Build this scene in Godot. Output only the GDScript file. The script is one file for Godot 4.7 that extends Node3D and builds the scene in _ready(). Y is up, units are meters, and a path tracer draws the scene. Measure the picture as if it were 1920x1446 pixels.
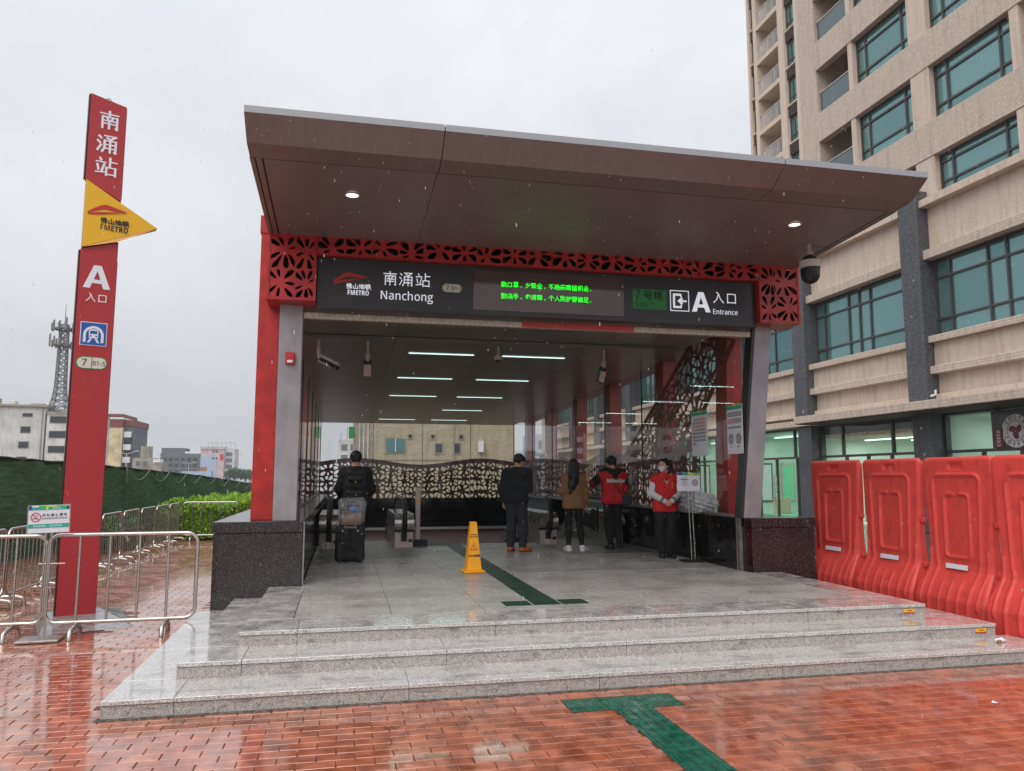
extends Node3D
# A rainy metro station entrance. World: x along the facade, -z into the station, y up, metres.

var M := {}
var names := {}
var rng := RandomNumberGenerator.new()
const EYE := Vector3(0, 1.725, 0)
const FLOOR := 0.384

class MB:
	var v := PackedVector3Array()
	var n := PackedVector3Array()
	var uv := PackedVector2Array()
	var t := Transform3D()
	func clear_turn() -> void:
		t = Transform3D()
	func tri(a: Vector3, b: Vector3, c: Vector3) -> void:
		a = t * a; b = t * b; c = t * c
		var m := (b - a).cross(c - a).normalized()
		v.append(a); v.append(c); v.append(b)
		n.append(m); n.append(m); n.append(m)
	func trin(a: Vector3, b: Vector3, c: Vector3, na: Vector3, nb: Vector3, nc: Vector3) -> void:
		v.append(t * a); v.append(t * c); v.append(t * b)
		n.append((t.basis * na).normalized()); n.append((t.basis * nc).normalized()); n.append((t.basis * nb).normalized())
	func quad(a: Vector3, b: Vector3, c: Vector3, d: Vector3) -> void:
		tri(a, b, c); tri(a, c, d)
	func quadn(a: Vector3, b: Vector3, c: Vector3, d: Vector3, na: Vector3, nb: Vector3, nc: Vector3, nd: Vector3) -> void:
		trin(a, b, c, na, nb, nc); trin(a, c, d, na, nc, nd)
	func box(lo: Vector3, hi: Vector3) -> void:
		var p := [lo, Vector3(hi.x, lo.y, lo.z), Vector3(hi.x, hi.y, lo.z), Vector3(lo.x, hi.y, lo.z), Vector3(lo.x, lo.y, hi.z), Vector3(hi.x, lo.y, hi.z), hi, Vector3(lo.x, hi.y, hi.z)]
		quad(p[4], p[5], p[6], p[7]); quad(p[1], p[0], p[3], p[2]); quad(p[5], p[1], p[2], p[6])
		quad(p[0], p[4], p[7], p[3]); quad(p[7], p[6], p[2], p[3]); quad(p[0], p[1], p[5], p[4])
	func cbox(lo: Vector3, hi: Vector3, b: float) -> void:      # a box with chamfered edges
		b = minf(b, 0.45 * minf(hi.x - lo.x, minf(hi.y - lo.y, hi.z - lo.z)))
		var c := (lo + hi) / 2.0
		var h := (hi - lo) / 2.0
		var q := func(i: int, sx: float, sy: float, sz: float) -> Vector3:
			var e := h - Vector3(b, b, b)
			e[i] = h[i]
			return c + Vector3(sx, sy, sz) * e
		for i in 3:
			var j := (i + 1) % 3
			var k := (i + 2) % 3
			for s in [-1.0, 1.0]:
				var pts := []
				for w in [[-1.0, -1.0], [1.0, -1.0], [1.0, 1.0], [-1.0, 1.0]]:
					var g := Vector3()
					g[i] = s; g[j] = w[0]; g[k] = w[1]
					pts.append(q.call(i, g.x, g.y, g.z))
				if s > 0: quad(pts[0], pts[1], pts[2], pts[3])
				else: quad(pts[3], pts[2], pts[1], pts[0])
			for sj in [-1.0, 1.0]:
				for sk in [-1.0, 1.0]:
					var a := Vector3(); a[i] = -1; a[j] = sj; a[k] = sk
					var d := Vector3(); d[i] = 1; d[j] = sj; d[k] = sk
					var p0: Vector3 = q.call(j, a.x, a.y, a.z)
					var p1: Vector3 = q.call(j, d.x, d.y, d.z)
					var p2: Vector3 = q.call(k, d.x, d.y, d.z)
					var p3: Vector3 = q.call(k, a.x, a.y, a.z)
					if sj * sk > 0: quad(p1, p0, p3, p2)
					else: quad(p0, p1, p2, p3)
		for sx in [-1.0, 1.0]:
			for sy in [-1.0, 1.0]:
				for sz in [-1.0, 1.0]:
					var a: Vector3 = q.call(0, sx, sy, sz)
					var d: Vector3 = q.call(1, sx, sy, sz)
					var e: Vector3 = q.call(2, sx, sy, sz)
					if sx * sy * sz > 0: tri(a, d, e)
					else: tri(d, a, e)
	func bar(a: Vector3, b: Vector3, w: float, d: float) -> void:    # a square bar from a to b
		var ax := (b - a).normalized()
		var s := ax.cross(Vector3.UP if absf(ax.y) < 0.95 else Vector3.RIGHT).normalized()
		var u := s.cross(ax)
		s *= w / 2.0; u *= d / 2.0
		var p := [a - s - u, a + s - u, a + s + u, a - s + u, b - s - u, b + s - u, b + s + u, b - s + u]
		for i in 4:
			var j := (i + 1) % 4
			quad(p[j], p[i], p[i + 4], p[j + 4])
		quad(p[0], p[1], p[2], p[3]); quad(p[7], p[6], p[5], p[4])
	func tube(path: Array, r, sides := 8, closed := false, caps := true) -> void:
		var m := path.size()
		var rings := []
		var normals := []
		var side := Vector3.ZERO
		for i in m:
			var dir: Vector3
			if closed: dir = (path[(i + 1) % m] - path[(i - 1 + m) % m]).normalized()
			else: dir = (path[mini(i + 1, m - 1)] - path[maxi(i - 1, 0)]).normalized()
			if side == Vector3.ZERO:
				side = dir.cross(Vector3.UP if absf(dir.y) < 0.9 else Vector3.RIGHT).normalized()
			side = (side - dir * side.dot(dir)).normalized()
			var up := side.cross(dir)
			var rr: float = r[i] if r is Array else r
			var ring := []
			var nn := []
			for k in sides:
				var a := TAU * k / sides
				var d := side * cos(a) + up * sin(a)
				ring.append(path[i] + d * rr)
				nn.append(d)
			rings.append(ring); normals.append(nn)
		for i in (m if closed else m - 1):
			var j := (i + 1) % m
			for k in sides:
				var l := (k + 1) % sides
				quadn(rings[i][l], rings[i][k], rings[j][k], rings[j][l], normals[i][l], normals[i][k], normals[j][k], normals[j][l])
		if caps and not closed:
			for k in range(1, sides - 1):
				tri(rings[0][0], rings[0][k], rings[0][k + 1])
				tri(rings[m - 1][0], rings[m - 1][k + 1], rings[m - 1][k])
	func lathe(profile: Array, at: Vector3, sides := 20) -> void:   # points (radius, height), upwards
		for i in profile.size() - 1:
			var a: Vector2 = profile[i]
			var b: Vector2 = profile[i + 1]
			var nn := Vector2(b.y - a.y, a.x - b.x).normalized()
			for k in sides:
				var p := TAU * k / sides
				var q := TAU * (k + 1) / sides
				var cp := Vector3(cos(p), 0, -sin(p))
				var cq := Vector3(cos(q), 0, -sin(q))
				var np := cp * nn.x + Vector3.UP * nn.y
				var nq := cq * nn.x + Vector3.UP * nn.y
				quadn(at + cp * a.x + Vector3.UP * a.y, at + cq * a.x + Vector3.UP * a.y, at + cq * b.x + Vector3.UP * b.y, at + cp * b.x + Vector3.UP * b.y, np, nq, nq, np)
	func prism(poly: PackedVector2Array, z0: float, z1: float) -> void:   # a polygon in xy, extruded along z
		if Geometry2D.is_polygon_clockwise(poly):
			poly.reverse()
		var ids := Geometry2D.triangulate_polygon(poly)
		for i in range(0, ids.size(), 3):
			var a := poly[ids[i]]
			var b := poly[ids[i + 1]]
			var c := poly[ids[i + 2]]
			if (b - a).cross(c - a) < 0:
				var s := b; b = c; c = s
			tri(Vector3(a.x, a.y, z1), Vector3(b.x, b.y, z1), Vector3(c.x, c.y, z1))
			tri(Vector3(a.x, a.y, z0), Vector3(c.x, c.y, z0), Vector3(b.x, b.y, z0))
		for i in poly.size():
			var a := poly[i]
			var b := poly[(i + 1) % poly.size()]
			quad(Vector3(a.x, a.y, z0), Vector3(b.x, b.y, z0), Vector3(b.x, b.y, z1), Vector3(a.x, a.y, z1))
	func disc(c: Vector2, r: float, z0: float, z1: float, sides := 24) -> void:
		var p := PackedVector2Array()
		for k in sides: p.append(c + Vector2(cos(TAU * k / sides), sin(TAU * k / sides)) * r)
		prism(p, z0, z1)
	func ring(c: Vector2, r0: float, r1: float, z0: float, z1: float, sides := 32, from := 0.0, to := TAU) -> void:
		for k in sides:
			var a := from + (to - from) * k / sides
			var b := from + (to - from) * (k + 1) / sides
			var ca := Vector2(cos(a), sin(a))
			var cb := Vector2(cos(b), sin(b))
			prism(PackedVector2Array([c + ca * r0, c + ca * r1, c + cb * r1, c + cb * r0]), z0, z1)
	func grid(f: Callable, nu: int, nv: int) -> void:    # a smooth sheet through f(u, v), u and v from 0 to 1
		var p := []
		for j in nv + 1:
			var row := []
			for i in nu + 1: row.append(f.call(float(i) / nu, float(j) / nv))
			p.append(row)
		var nn := []
		for j in nv + 1:
			var row := []
			for i in nu + 1:
				var du: Vector3 = p[j][mini(i + 1, nu)] - p[j][maxi(i - 1, 0)]
				var dv: Vector3 = p[mini(j + 1, nv)][i] - p[maxi(j - 1, 0)][i]
				row.append(du.cross(dv).normalized())
			nn.append(row)
		for j in nv:
			for i in nu:
				quadn(p[j][i], p[j][i + 1], p[j + 1][i + 1], p[j + 1][i], nn[j][i], nn[j][i + 1], nn[j + 1][i + 1], nn[j + 1][i])
	func ball(c: Vector3, r: Vector3, nu := 14, nv := 9) -> void:
		for j in nv:
			for i in nu:
				var q := []
				var qn := []
				for w in [[i, j], [i + 1, j], [i + 1, j + 1], [i, j + 1]]:
					var a: float = TAU * w[0] / nu
					var b: float = PI * (float(w[1]) / nv - 0.5)
					var d := Vector3(cos(a) * cos(b), sin(b), -sin(a) * cos(b))
					q.append(c + d * r); qn.append((d / r).normalized())
				quadn(q[0], q[1], q[2], q[3], qn[0], qn[1], qn[2], qn[3])
	func mesh() -> ArrayMesh:
		var a := []
		a.resize(Mesh.ARRAY_MAX)
		a[Mesh.ARRAY_VERTEX] = v
		a[Mesh.ARRAY_NORMAL] = n
		if uv.size() == v.size(): a[Mesh.ARRAY_TEX_UV] = uv
		var m := ArrayMesh.new()
		if v.size(): m.add_surface_from_arrays(Mesh.PRIMITIVE_TRIANGLES, a)
		return m

# ---- naming and tagging ------------------------------------------------------------------------
func numbered(called: String) -> String:
	var k: int = names.get(called, 0)
	names[called] = k + 1
	return called if k == 0 else "%s_%03d" % [called, k]

func tag(o: Node, label := "", category := "", group := "", kind := "") -> Node:
	if label: o.set_meta("label", label)
	if category: o.set_meta("category", category)
	if group: o.set_meta("group", group)
	if kind: o.set_meta("kind", kind)
	return o

func thing(called: String, label: String, category: String, at := Vector3.ZERO, turn := 0.0, group := "") -> Node3D:
	var o := Node3D.new()
	o.name = numbered(called)
	add_child(o)
	o.position = at
	o.rotation.y = turn
	tag(o, label, category, group)
	return o

func ground_thing(called: String) -> Node3D:          # a piece of the setting whose children are its pieces
	var o := Node3D.new()
	o.name = called
	add_child(o)
	o.set_meta("kind", "structure")
	return o

func put(parent: Node3D, called: String, shape, m: Material, at := Vector3.ZERO) -> MeshInstance3D:
	var o := MeshInstance3D.new()
	o.name = numbered(called) if parent == self else called
	o.mesh = shape.mesh() if shape is MB else shape
	o.material_override = m
	o.position = at
	parent.add_child(o, true)
	return o

func piece(parent: Node3D, called: String, m: Material, lo: Vector3, hi: Vector3, b := 0.0) -> MeshInstance3D:
	var mb := MB.new()
	if b > 0.0: mb.cbox(lo, hi, b)
	else: mb.box(lo, hi)
	return put(parent, called, mb, m)

func copy_thing(o: Node3D, called: String, label: String, at: Vector3, turn: float) -> Node3D:
	var c: Node3D = o.duplicate()
	c.name = numbered(called)
	add_child(c)
	c.position = at
	c.rotation = Vector3(0, turn, 0)
	c.set_meta("label", label)
	return c

# ---- lettering -----------------------------------------------------------------------------------
# Each character is a set of pen strokes on a grid of 20 by 20: two characters a point, x to the right and y down.
const GLYPH := {
	"南": "24i4 a1a7 474j 47h7hjgi 889a d8ca 6bfb 6efe abaj", "涌": "2345 183a 1i4c 72h2d5 94d6 77h7hjgi 777f5j 7bhb 7fhf c7cj",
	"站": "4254 1696 293e 886f 1h9g d1da d5j5 abaj abibij aiii", "佛": "5119 464j 74h4h878 787cicigfg a1ae8j e1ej",
	"山": "a2ah 383hhh h8hi", "地": "1777 424f 1g7e 89i6icgc d1de a4ahihje", "铁": "4116 3585 2989 1d8d 595i8g b297 a5i5 9aja e1ea9j eajj",
	"入": "72a4dcii a57d2i", "口": "343i 34g4gi 3hgh", "号": "414842 42f2f8 48f8 1bib 7b6effejbj", "线": "5127 2767 742c 2c7b 1h7f 96i5 8bja c1daiijf h89i f1h3",
	"此": "262h 616g 6899 1i9g d1dhjhje d9j5", "处": "5219 4594 942i 389e 9ejj e2ef e8ic", "禁": "1595 515a 551a 5699 b5j5 f1fa f5ba f6ja 5cfc 2fif afaj 6g3j egij",
	"止": "a2ah a9h9 575h 1hjh", "停": "5119 464j c1d3 73j3 95h5h898 9598 7d7bjbjc 9dhd dddjbi", "车": "34h4 8149 49h9 2ejf a6aj",
	"小": "a1aj8i 563d f5je", "心": "2a1g 667hghgd 93c6 f7jd", "滑": "2345 183a 1i4c 91h1h6 9196 d4h4 d4d6 76j6j8 9a9j 9ahahj 9dhd 9ghg",
	"戴": "2393 5156 16j6 d1eaijjg i8cg 38a8ac3c 383c 3aaa 2eae 4c4g 9c9g 1gbg 4g2j 8gaj", "罩": "3135 31h1h5 35h5 7175 d1d5 a5a8 a7g7 595e 59f9fe 5bfb 5efe 1gjg aeaj",
	"少": "a1ab8a 544a f4i9 h93j", "聚": "1292 3239 727a 3575 1998 b2h2a9 c3j9 aaaj 9d2i 4b9c ibbe bdji", "会": "a129 a1j9 6aea 3dhd 8d4i4ihi egij",
	"不": "23i3 b32c a6aj baif", "给": "5127 2767 742c 2c7b 1h7f d18a d1ja b9g9 9c9j 9cicij 9ihi", "病": "b1b3 33j3 333d1j 0b3a 69j9 7c7j 7cicij c9cd8h ceg h",
	"毒": "23i3 45g5 17j7 a1a7 593g hghg 3ghg 59g9fj 1djd 9afa", "留": "3139 3975 5377 b2h2g8e8 d2b9 3b3j 3bhbhj 3fhf 3jhj abaj", "机": "1696 515j 572d 589c b2bd8j b2h2hijijg",
	"勤": "1393 3135 7175 3575 575j 2b2787 878b 2b8b 2e8e 1iai a6i6hjfi e1eaaj", "洗": "2345 183a 1i4c a296 96i6 d1db 7bjb bb7j ebeijijf", "手": "f133 37h7 1cjc a2aj8i",
	"多": "a137 84f43a 6679 b94e 8ci c ici4j 8ebg", "消": "2345 183a 1i4c d1d7 92a5 i2g5 878j 87h7hjgi 8bhb 8fhf", "个": "a11a a1ja a6aj", "人": "a2a82j a8jj",
	"防": "212j 2181 8157 578c8c5d e1f3 95j5 d5c98j cbibhjfi", "护": "1686 414j2i 1d8a d1e3 b5i5i9 b9i9 b5bb8j", "要": "12i2 3539 35h5h9 39h9 8289 c2c9 9b5ffj fd3j 1djd",
	"做": "5119 464j 75d5 a2aa 7b7i 7bdbdi 7hdh g1e8 f5j5 i5dj faji", "足": "4248 42g2g8 48g8 a8ah acgc 4c2i 4gaijj", "、": "6fai", ",": "8f9g7j", "。": "5g6f7g6h5g",
}

func g36(ch: String) -> float:
	var c := ch.unicode_at(0)
	return float(c - 48 if c < 58 else c - 87)

func strokes(mb: MB, text: String, x: float, y: float, size: float, weight: float, depth: float, pitch := 1.0, bold_h := 1.0) -> void:
	# writes from the left edge x, centred on y, in the plane z = 0 of mb.t
	var k := 0
	var lift := 0.0
	for ch in text:
		for s in GLYPH.get(ch, "").split(" ", false):
			var pts := []
			for i in range(0, s.length() - 1, 2):
				pts.append(Vector2(x + (k * pitch) * size + g36(s[i]) / 20.0 * size, y + (0.5 - g36(s[i + 1]) / 20.0) * size))
			for i in pts.size() - 1:
				var a: Vector2 = pts[i]
				var b: Vector2 = pts[i + 1]
				if a.distance_to(b) < 1e-5: continue
				var d := (b - a).normalized()
				var w := weight * (bold_h if absf(d.x) > 0.9 else 1.0)
				var nn := Vector2(-d.y, d.x) * w / 2.0
				a -= d * weight * 0.4
				b += d * weight * 0.4
				lift = fmod(lift + 0.00013, 0.001)
				var z := depth + lift
				var q := [a - nn, b - nn, b + nn, a + nn]
				var p := []
				for e in q: p.append(Vector3(e.x, e.y, z))
				mb.quad(p[0], p[1], p[2], p[3])
				for e in 4:
					var f := (e + 1) % 4
					mb.quad(Vector3(q[e].x, q[e].y, 0), Vector3(q[f].x, q[f].y, 0), p[f], p[e])
		k += 1

func letters(parent: Node3D, called: String, text: String, m: Material, at: Vector3, height: float, bold := false, wide := 1.0, depth := 0.003) -> MeshInstance3D:
	# capital height in metres, centred at «at»
	var f := SystemFont.new()
	f.font_names = ["Droid Sans"]
	f.font_weight = 700 if bold else 400
	var tm := TextMesh.new()
	tm.font = f
	tm.font_size = 64
	tm.text = text
	tm.depth = depth
	tm.pixel_size = height / 46.0
	var o := put(parent, called, tm, m, at)
	o.scale = Vector3(wide, 1, 1)
	return o

# ---- bodies: a distance field of tapered capsules, meshed as surface nets -----------------------------
func flesh(mb: MB, caps: Array, cell: float, k: float, cuts := []) -> void:
	var lo := Vector3(1e9, 1e9, 1e9)
	var hi := -lo
	for c in caps:
		var r: float = maxf(c[2], c[3]) + k * 0.3 + cell * 2.0
		for e in 2:
			lo = lo.min(c[e] - Vector3(r, r, r))
			hi = hi.max(c[e] + Vector3(r, r, r))
	var nx := int((hi.x - lo.x) / cell) + 2
	var ny := int((hi.y - lo.y) / cell) + 2
	var nz := int((hi.z - lo.z) / cell) + 2
	var f := PackedFloat32Array()
	f.resize(nx * ny * nz)
	f.fill(1.0)
	for c in caps:
		var a: Vector3 = c[0]
		var b: Vector3 = c[1]
		var ra: float = c[2]
		var rb: float = c[3]
		var ab := b - a
		var l2 := maxf(ab.length_squared(), 1e-9)
		var r := maxf(ra, rb) + k + cell * 2.0
		var p0 := ((a.min(b) - Vector3(r, r, r) - lo) / cell).floor()
		var p1 := ((a.max(b) + Vector3(r, r, r) - lo) / cell).ceil()
		for z in range(maxi(0, int(p0.z)), mini(nz, int(p1.z) + 1)):
			for y in range(maxi(0, int(p0.y)), mini(ny, int(p1.y) + 1)):
				var at := (z * ny + y) * nx
				for x in range(maxi(0, int(p0.x)), mini(nx, int(p1.x) + 1)):
					var p := lo + Vector3(x, y, z) * cell
					var h := clampf((p - a).dot(ab) / l2, 0.0, 1.0)
					var d := (p - a - ab * h).length() - lerpf(ra, rb, h)
					var o := f[at + x]
					var e := maxf(k - absf(d - o), 0.0) / k
					f[at + x] = minf(d, o) - e * e * k * 0.25
	for c in cuts:                                    # [normal, offset]: what lies beyond the plane is cut off
		var nn: Vector3 = c[0]
		for z in nz:
			for y in ny:
				var at := (z * ny + y) * nx
				for x in nx:
					f[at + x] = maxf(f[at + x], nn.dot(lo + Vector3(x, y, z) * cell) - float(c[1]))
	var id := {}
	var pts := PackedVector3Array()
	var nrm := PackedVector3Array()
	var step := [0, 1, nx, nx + 1, nx * ny, nx * ny + 1, nx * ny + nx, nx * ny + nx + 1]
	var off := [Vector3(0, 0, 0), Vector3(1, 0, 0), Vector3(0, 1, 0), Vector3(1, 1, 0), Vector3(0, 0, 1), Vector3(1, 0, 1), Vector3(0, 1, 1), Vector3(1, 1, 1)]
	var edges := [[0, 1], [2, 3], [4, 5], [6, 7], [0, 2], [1, 3], [4, 6], [5, 7], [0, 4], [1, 5], [2, 6], [3, 7]]
	for z in nz - 1:
		for y in ny - 1:
			var at := (z * ny + y) * nx
			for x in nx - 1:
				var i := at + x
				var f0 := f[i]
				if f0 > cell * 2.5 or f0 < -cell * 2.5: continue
				var neg := 0
				for s in step:
					if f[i + s] < 0.0: neg += 1
				if neg == 0 or neg == 8: continue
				var sum := Vector3.ZERO
				var num := 0
				for e in edges:
					var u := f[i + step[e[0]]]
					var w := f[i + step[e[1]]]
					if (u < 0.0) != (w < 0.0):
						sum += off[e[0]].lerp(off[e[1]], u / (u - w))
						num += 1
				id[i] = pts.size()
				pts.append(lo + (Vector3(x, y, z) + sum / num) * cell)
				nrm.append(Vector3(f[i + 1] + f[i + step[3]] + f[i + step[5]] + f[i + step[7]] - f0 - f[i + step[2]] - f[i + step[4]] - f[i + step[6]],
					f[i + step[2]] + f[i + step[3]] + f[i + step[6]] + f[i + step[7]] - f0 - f[i + 1] - f[i + step[4]] - f[i + step[5]],
					f[i + step[4]] + f[i + step[5]] + f[i + step[6]] + f[i + step[7]] - f0 - f[i + 1] - f[i + step[2]] - f[i + step[3]]).normalized())
	var axis := [1, nx, nx * ny]
	for i in id:
		for a in 3:
			var u := axis[(a + 1) % 3] as int
			var w := axis[(a + 2) % 3] as int
			var g0: float = f[i]
			var g1: float = f[i + axis[a]]
			if (g0 < 0.0) == (g1 < 0.0): continue
			if not (id.has(i - u) and id.has(i - w) and id.has(i - u - w)): continue
			var q: Array = [id[i - u - w], id[i - w], id[i], id[i - u]]
			if g0 > 0.0: q.reverse()
			mb.quadn(pts[q[0]], pts[q[1]], pts[q[2]], pts[q[3]], nrm[q[0]], nrm[q[1]], nrm[q[2]], nrm[q[3]])

# ---- perforated sheets ------------------------------------------------------------------------------
func pierced(mb: MB, poly: PackedVector2Array, c: Vector2, hole: PackedVector2Array, th: float) -> void:
	# a convex plate with one hole that is star-shaped about c; both wind the same way
	var m := hole.size()
	var edge := []
	var ang := []
	for p in hole:
		var d := (p - c).normalized()
		var best := 1e9
		for i in poly.size():
			var a := poly[i]
			var s := poly[(i + 1) % poly.size()] - a
			var den := d.cross(s)
			if absf(den) < 1e-9: continue
			var tt := (a - c).cross(s) / den
			var uu := (a - c).cross(d) / den
			if tt > 0.0 and uu > -1e-4 and uu < 1.0001: best = minf(best, tt)
		edge.append(c + d * best)
		ang.append(best)
	for i in m:                                      # keep the hole inside the plate
		var d := hole[i] - c
		if d.length() > ang[i] * 0.84: hole[i] = c + d.normalized() * ang[i] * 0.84
	for i in m:
		var j := (i + 1) % m
		var ring := [edge[i]]
		var a0 := (hole[i] - c).angle()
		var span := fposmod((hole[j] - c).angle() - a0, TAU)
		var inner := []
		for p in poly:
			var a := fposmod((p - c).angle() - a0, TAU)
			if a > 1e-3 and a < span - 1e-3: inner.append([a, p])
		inner.sort_custom(func(x, y): return x[0] < y[0])
		for e in inner: ring.append(e[1])
		ring.append(edge[j])
		for side in 2:
			var z := th / 2.0 if side == 0 else -th / 2.0
			var h := Vector3(hole[i].x, hole[i].y, z)
			for e in ring.size() - 1:
				var a := Vector3(ring[e].x, ring[e].y, z)
				var b := Vector3(ring[e + 1].x, ring[e + 1].y, z)
				if side == 0: mb.tri(h, a, b)
				else: mb.tri(h, b, a)
			var l := Vector3(edge[j].x, edge[j].y, z)
			var o := Vector3(hole[j].x, hole[j].y, z)
			if side == 0: mb.tri(h, l, o)
			else: mb.tri(h, o, l)
		mb.quad(Vector3(hole[j].x, hole[j].y, -th / 2), Vector3(hole[i].x, hole[i].y, -th / 2), Vector3(hole[i].x, hole[i].y, th / 2), Vector3(hole[j].x, hole[j].y, th / 2))

func petals(mb: MB, quad: Array, n: int, th: float, fat := 0.5, long := 0.40, wob := 0.12) -> void:
	# one flower: the four-cornered plate is cut into n sectors round a centre, each with a petal-shaped hole
	var mid: Vector2 = (quad[0] + quad[1] + quad[2] + quad[3]) / 4.0
	var size: float = (quad[2] - quad[0]).length()
	mid += Vector2(rng.randf_range(-wob, wob), rng.randf_range(-wob, wob)) * size
	var cuts := []
	var total := 4.0
	var start := rng.randf()
	for i in n: cuts.append(fmod(start + total * (i + rng.randf_range(-0.15, 0.15)) / n + total, total))
	cuts.sort()
	var at := func(s: float) -> Vector2:
		var e := int(s) % 4
		return quad[e].lerp(quad[(e + 1) % 4], s - floorf(s))
	for i in n:
		var s0: float = cuts[i]
		var s1: float = cuts[(i + 1) % n] + (total if i == n - 1 else 0.0)
		var poly := PackedVector2Array([mid, at.call(s0)])
		for e in range(int(floorf(s0)) + 1, int(ceilf(s1))): poly.append(quad[e % 4])
		poly.append(at.call(fmod(s1, total)))
		var c := Vector2.ZERO
		for p in poly: c += p
		c /= poly.size()
		c = c.lerp(mid, -0.04)
		var u := (c - mid).normalized()
		var w := Vector2(-u.y, u.x)
		var l := (c - mid).length()
		var hole := PackedVector2Array()
		var a: float = l * long * 1.6 * rng.randf_range(0.85, 1.1)
		var b: float = minf(l * fat, size * 0.16) * rng.randf_range(0.75, 1.1)
		for k in 9:
			var ph := TAU * k / 9
			hole.append(c + u * a * cos(ph) + w * b * sin(ph) * (1.0 + 0.3 * cos(ph)))
		pierced(mb, poly, c, hole, th)

# ---- materials ----------------------------------------------------------------------------------------
func rgb(r: float, g: float, b: float) -> Color:
	return Color(r / 255.0, g / 255.0, b / 255.0)

func mat(called: String, c: Color, rough := 0.6, metal := 0.0, spec := 0.5) -> StandardMaterial3D:
	var m := StandardMaterial3D.new()
	m.resource_name = called
	m.albedo_color = c
	m.roughness = rough
	m.metallic = metal
	m.metallic_specular = spec
	M[called] = m
	return m

func speckle(cols: Array, share: Array, size: int, grain: int, s: int) -> ImageTexture:   # mineral grains
	var r := RandomNumberGenerator.new()
	r.seed = s
	var im := Image.create(size, size, false, Image.FORMAT_RGB8)
	im.fill(cols[0])
	var total := size * size / (grain * grain)
	for k in range(1, cols.size()):
		for i in int(total * share[k]):
			var g := maxi(1, r.randi_range(grain - 1, grain + 1))
			var x := r.randi_range(0, size - g)
			var y := r.randi_range(0, size - g)
			var f := r.randf_range(0.85, 1.15)
			var c: Color = cols[k]
			c = Color(clampf(c.r * f, 0, 1), clampf(c.g * f, 0, 1), clampf(c.b * f, 0, 1))
			im.fill_rect(Rect2i(x, y, g, maxi(1, g + r.randi_range(-1, 1))), c)
	return ImageTexture.create_from_image(im)

func cloudy(s: int, freq: float, lo: Color, hi: Color, oct := 4, size := 256, a := 0.25, b := 0.75) -> NoiseTexture2D:
	var f := FastNoiseLite.new()
	f.seed = s
	f.noise_type = FastNoiseLite.TYPE_SIMPLEX_SMOOTH
	f.frequency = freq
	f.fractal_octaves = oct
	var n := NoiseTexture2D.new()
	n.width = size
	n.height = size
	n.seamless = true
	n.noise = f
	var g := Gradient.new()
	g.offsets = PackedFloat32Array([a, b])
	g.colors = PackedColorArray([lo, hi])
	n.color_ramp = g
	return n

func bumps(s: int, freq: float, strength: float, size := 256) -> NoiseTexture2D:
	var f := FastNoiseLite.new()
	f.seed = s
	f.frequency = freq
	f.fractal_octaves = 4
	var n := NoiseTexture2D.new()
	n.width = size
	n.height = size
	n.seamless = true
	n.noise = f
	n.as_normal_map = true
	n.bump_strength = strength
	return n

func lay(m: StandardMaterial3D, tile: float, tex: Texture2D = null, rough: Texture2D = null, nrm: Texture2D = null, ns := 1.0) -> StandardMaterial3D:
	m.uv1_triplanar = true
	m.uv1_world_triplanar = true
	m.uv1_scale = Vector3.ONE / tile
	if tex: m.albedo_texture = tex
	if rough:
		m.roughness_texture = rough
		m.roughness_texture_channel = BaseMaterial3D.TEXTURE_CHANNEL_RED
	if nrm:
		m.normal_enabled = true
		m.normal_texture = nrm
		m.normal_scale = ns
	return m

func glow(called: String, c: Color, e: float) -> StandardMaterial3D:
	var m := mat(called, c, 0.5)
	m.emission_enabled = true
	m.emission = c
	m.emission_energy_multiplier = e
	return m

var puddles: NoiseTexture2D = null
func wet_film(m: StandardMaterial3D) -> void:     # rain water standing on a surface
	m.clearcoat_enabled = true
	m.clearcoat = 1.0
	m.clearcoat_roughness = 0.07
	if puddles == null: puddles = cloudy(44, 0.008, Color(0.62, 0.62, 0.62), Color(1, 1, 1), 4, 256, 0.3, 0.6)
	m.clearcoat_texture = puddles

func glassy(called: String, c: Color, alpha: float) -> StandardMaterial3D:
	var m := mat(called, Color(c.r, c.g, c.b, alpha), 0.02, 0.0, 0.5)
	m.transparency = BaseMaterial3D.TRANSPARENCY_ALPHA
	return m

func tile_grid(size: int, nx: int, ny: int, c: Color, joint: Color, vary: float, s: int, w := 1, brickwork := false) -> ImageTexture:
	var r := RandomNumberGenerator.new()
	r.seed = s
	var im := Image.create(size, size, false, Image.FORMAT_RGB8)
	im.fill(joint)
	for j in ny:
		for i in range(-1, nx + 1):
			var f := 1.0 + r.randf_range(-vary, vary)
			var x := size * i / nx + (size / nx / 2 if brickwork and j % 2 else 0)
			im.fill_rect(Rect2i(x, size * j / ny, size / nx - w, size / ny - w), Color(minf(c.r * f, 1), minf(c.g * f, 1), minf(c.b * f, 1)))
	return ImageTexture.create_from_image(im)

func weather(called: String, tex: Texture2D, scale: Vector3) -> void:   # stains and grime over a material's own grain
	var m: StandardMaterial3D = M[called]
	m.detail_enabled = true
	m.detail_blend_mode = BaseMaterial3D.BLEND_MODE_MUL
	m.detail_uv_layer = BaseMaterial3D.DETAIL_UV_2
	m.detail_albedo = tex
	m.uv2_triplanar = true
	m.uv2_world_triplanar = true
	m.uv2_scale = scale

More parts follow.
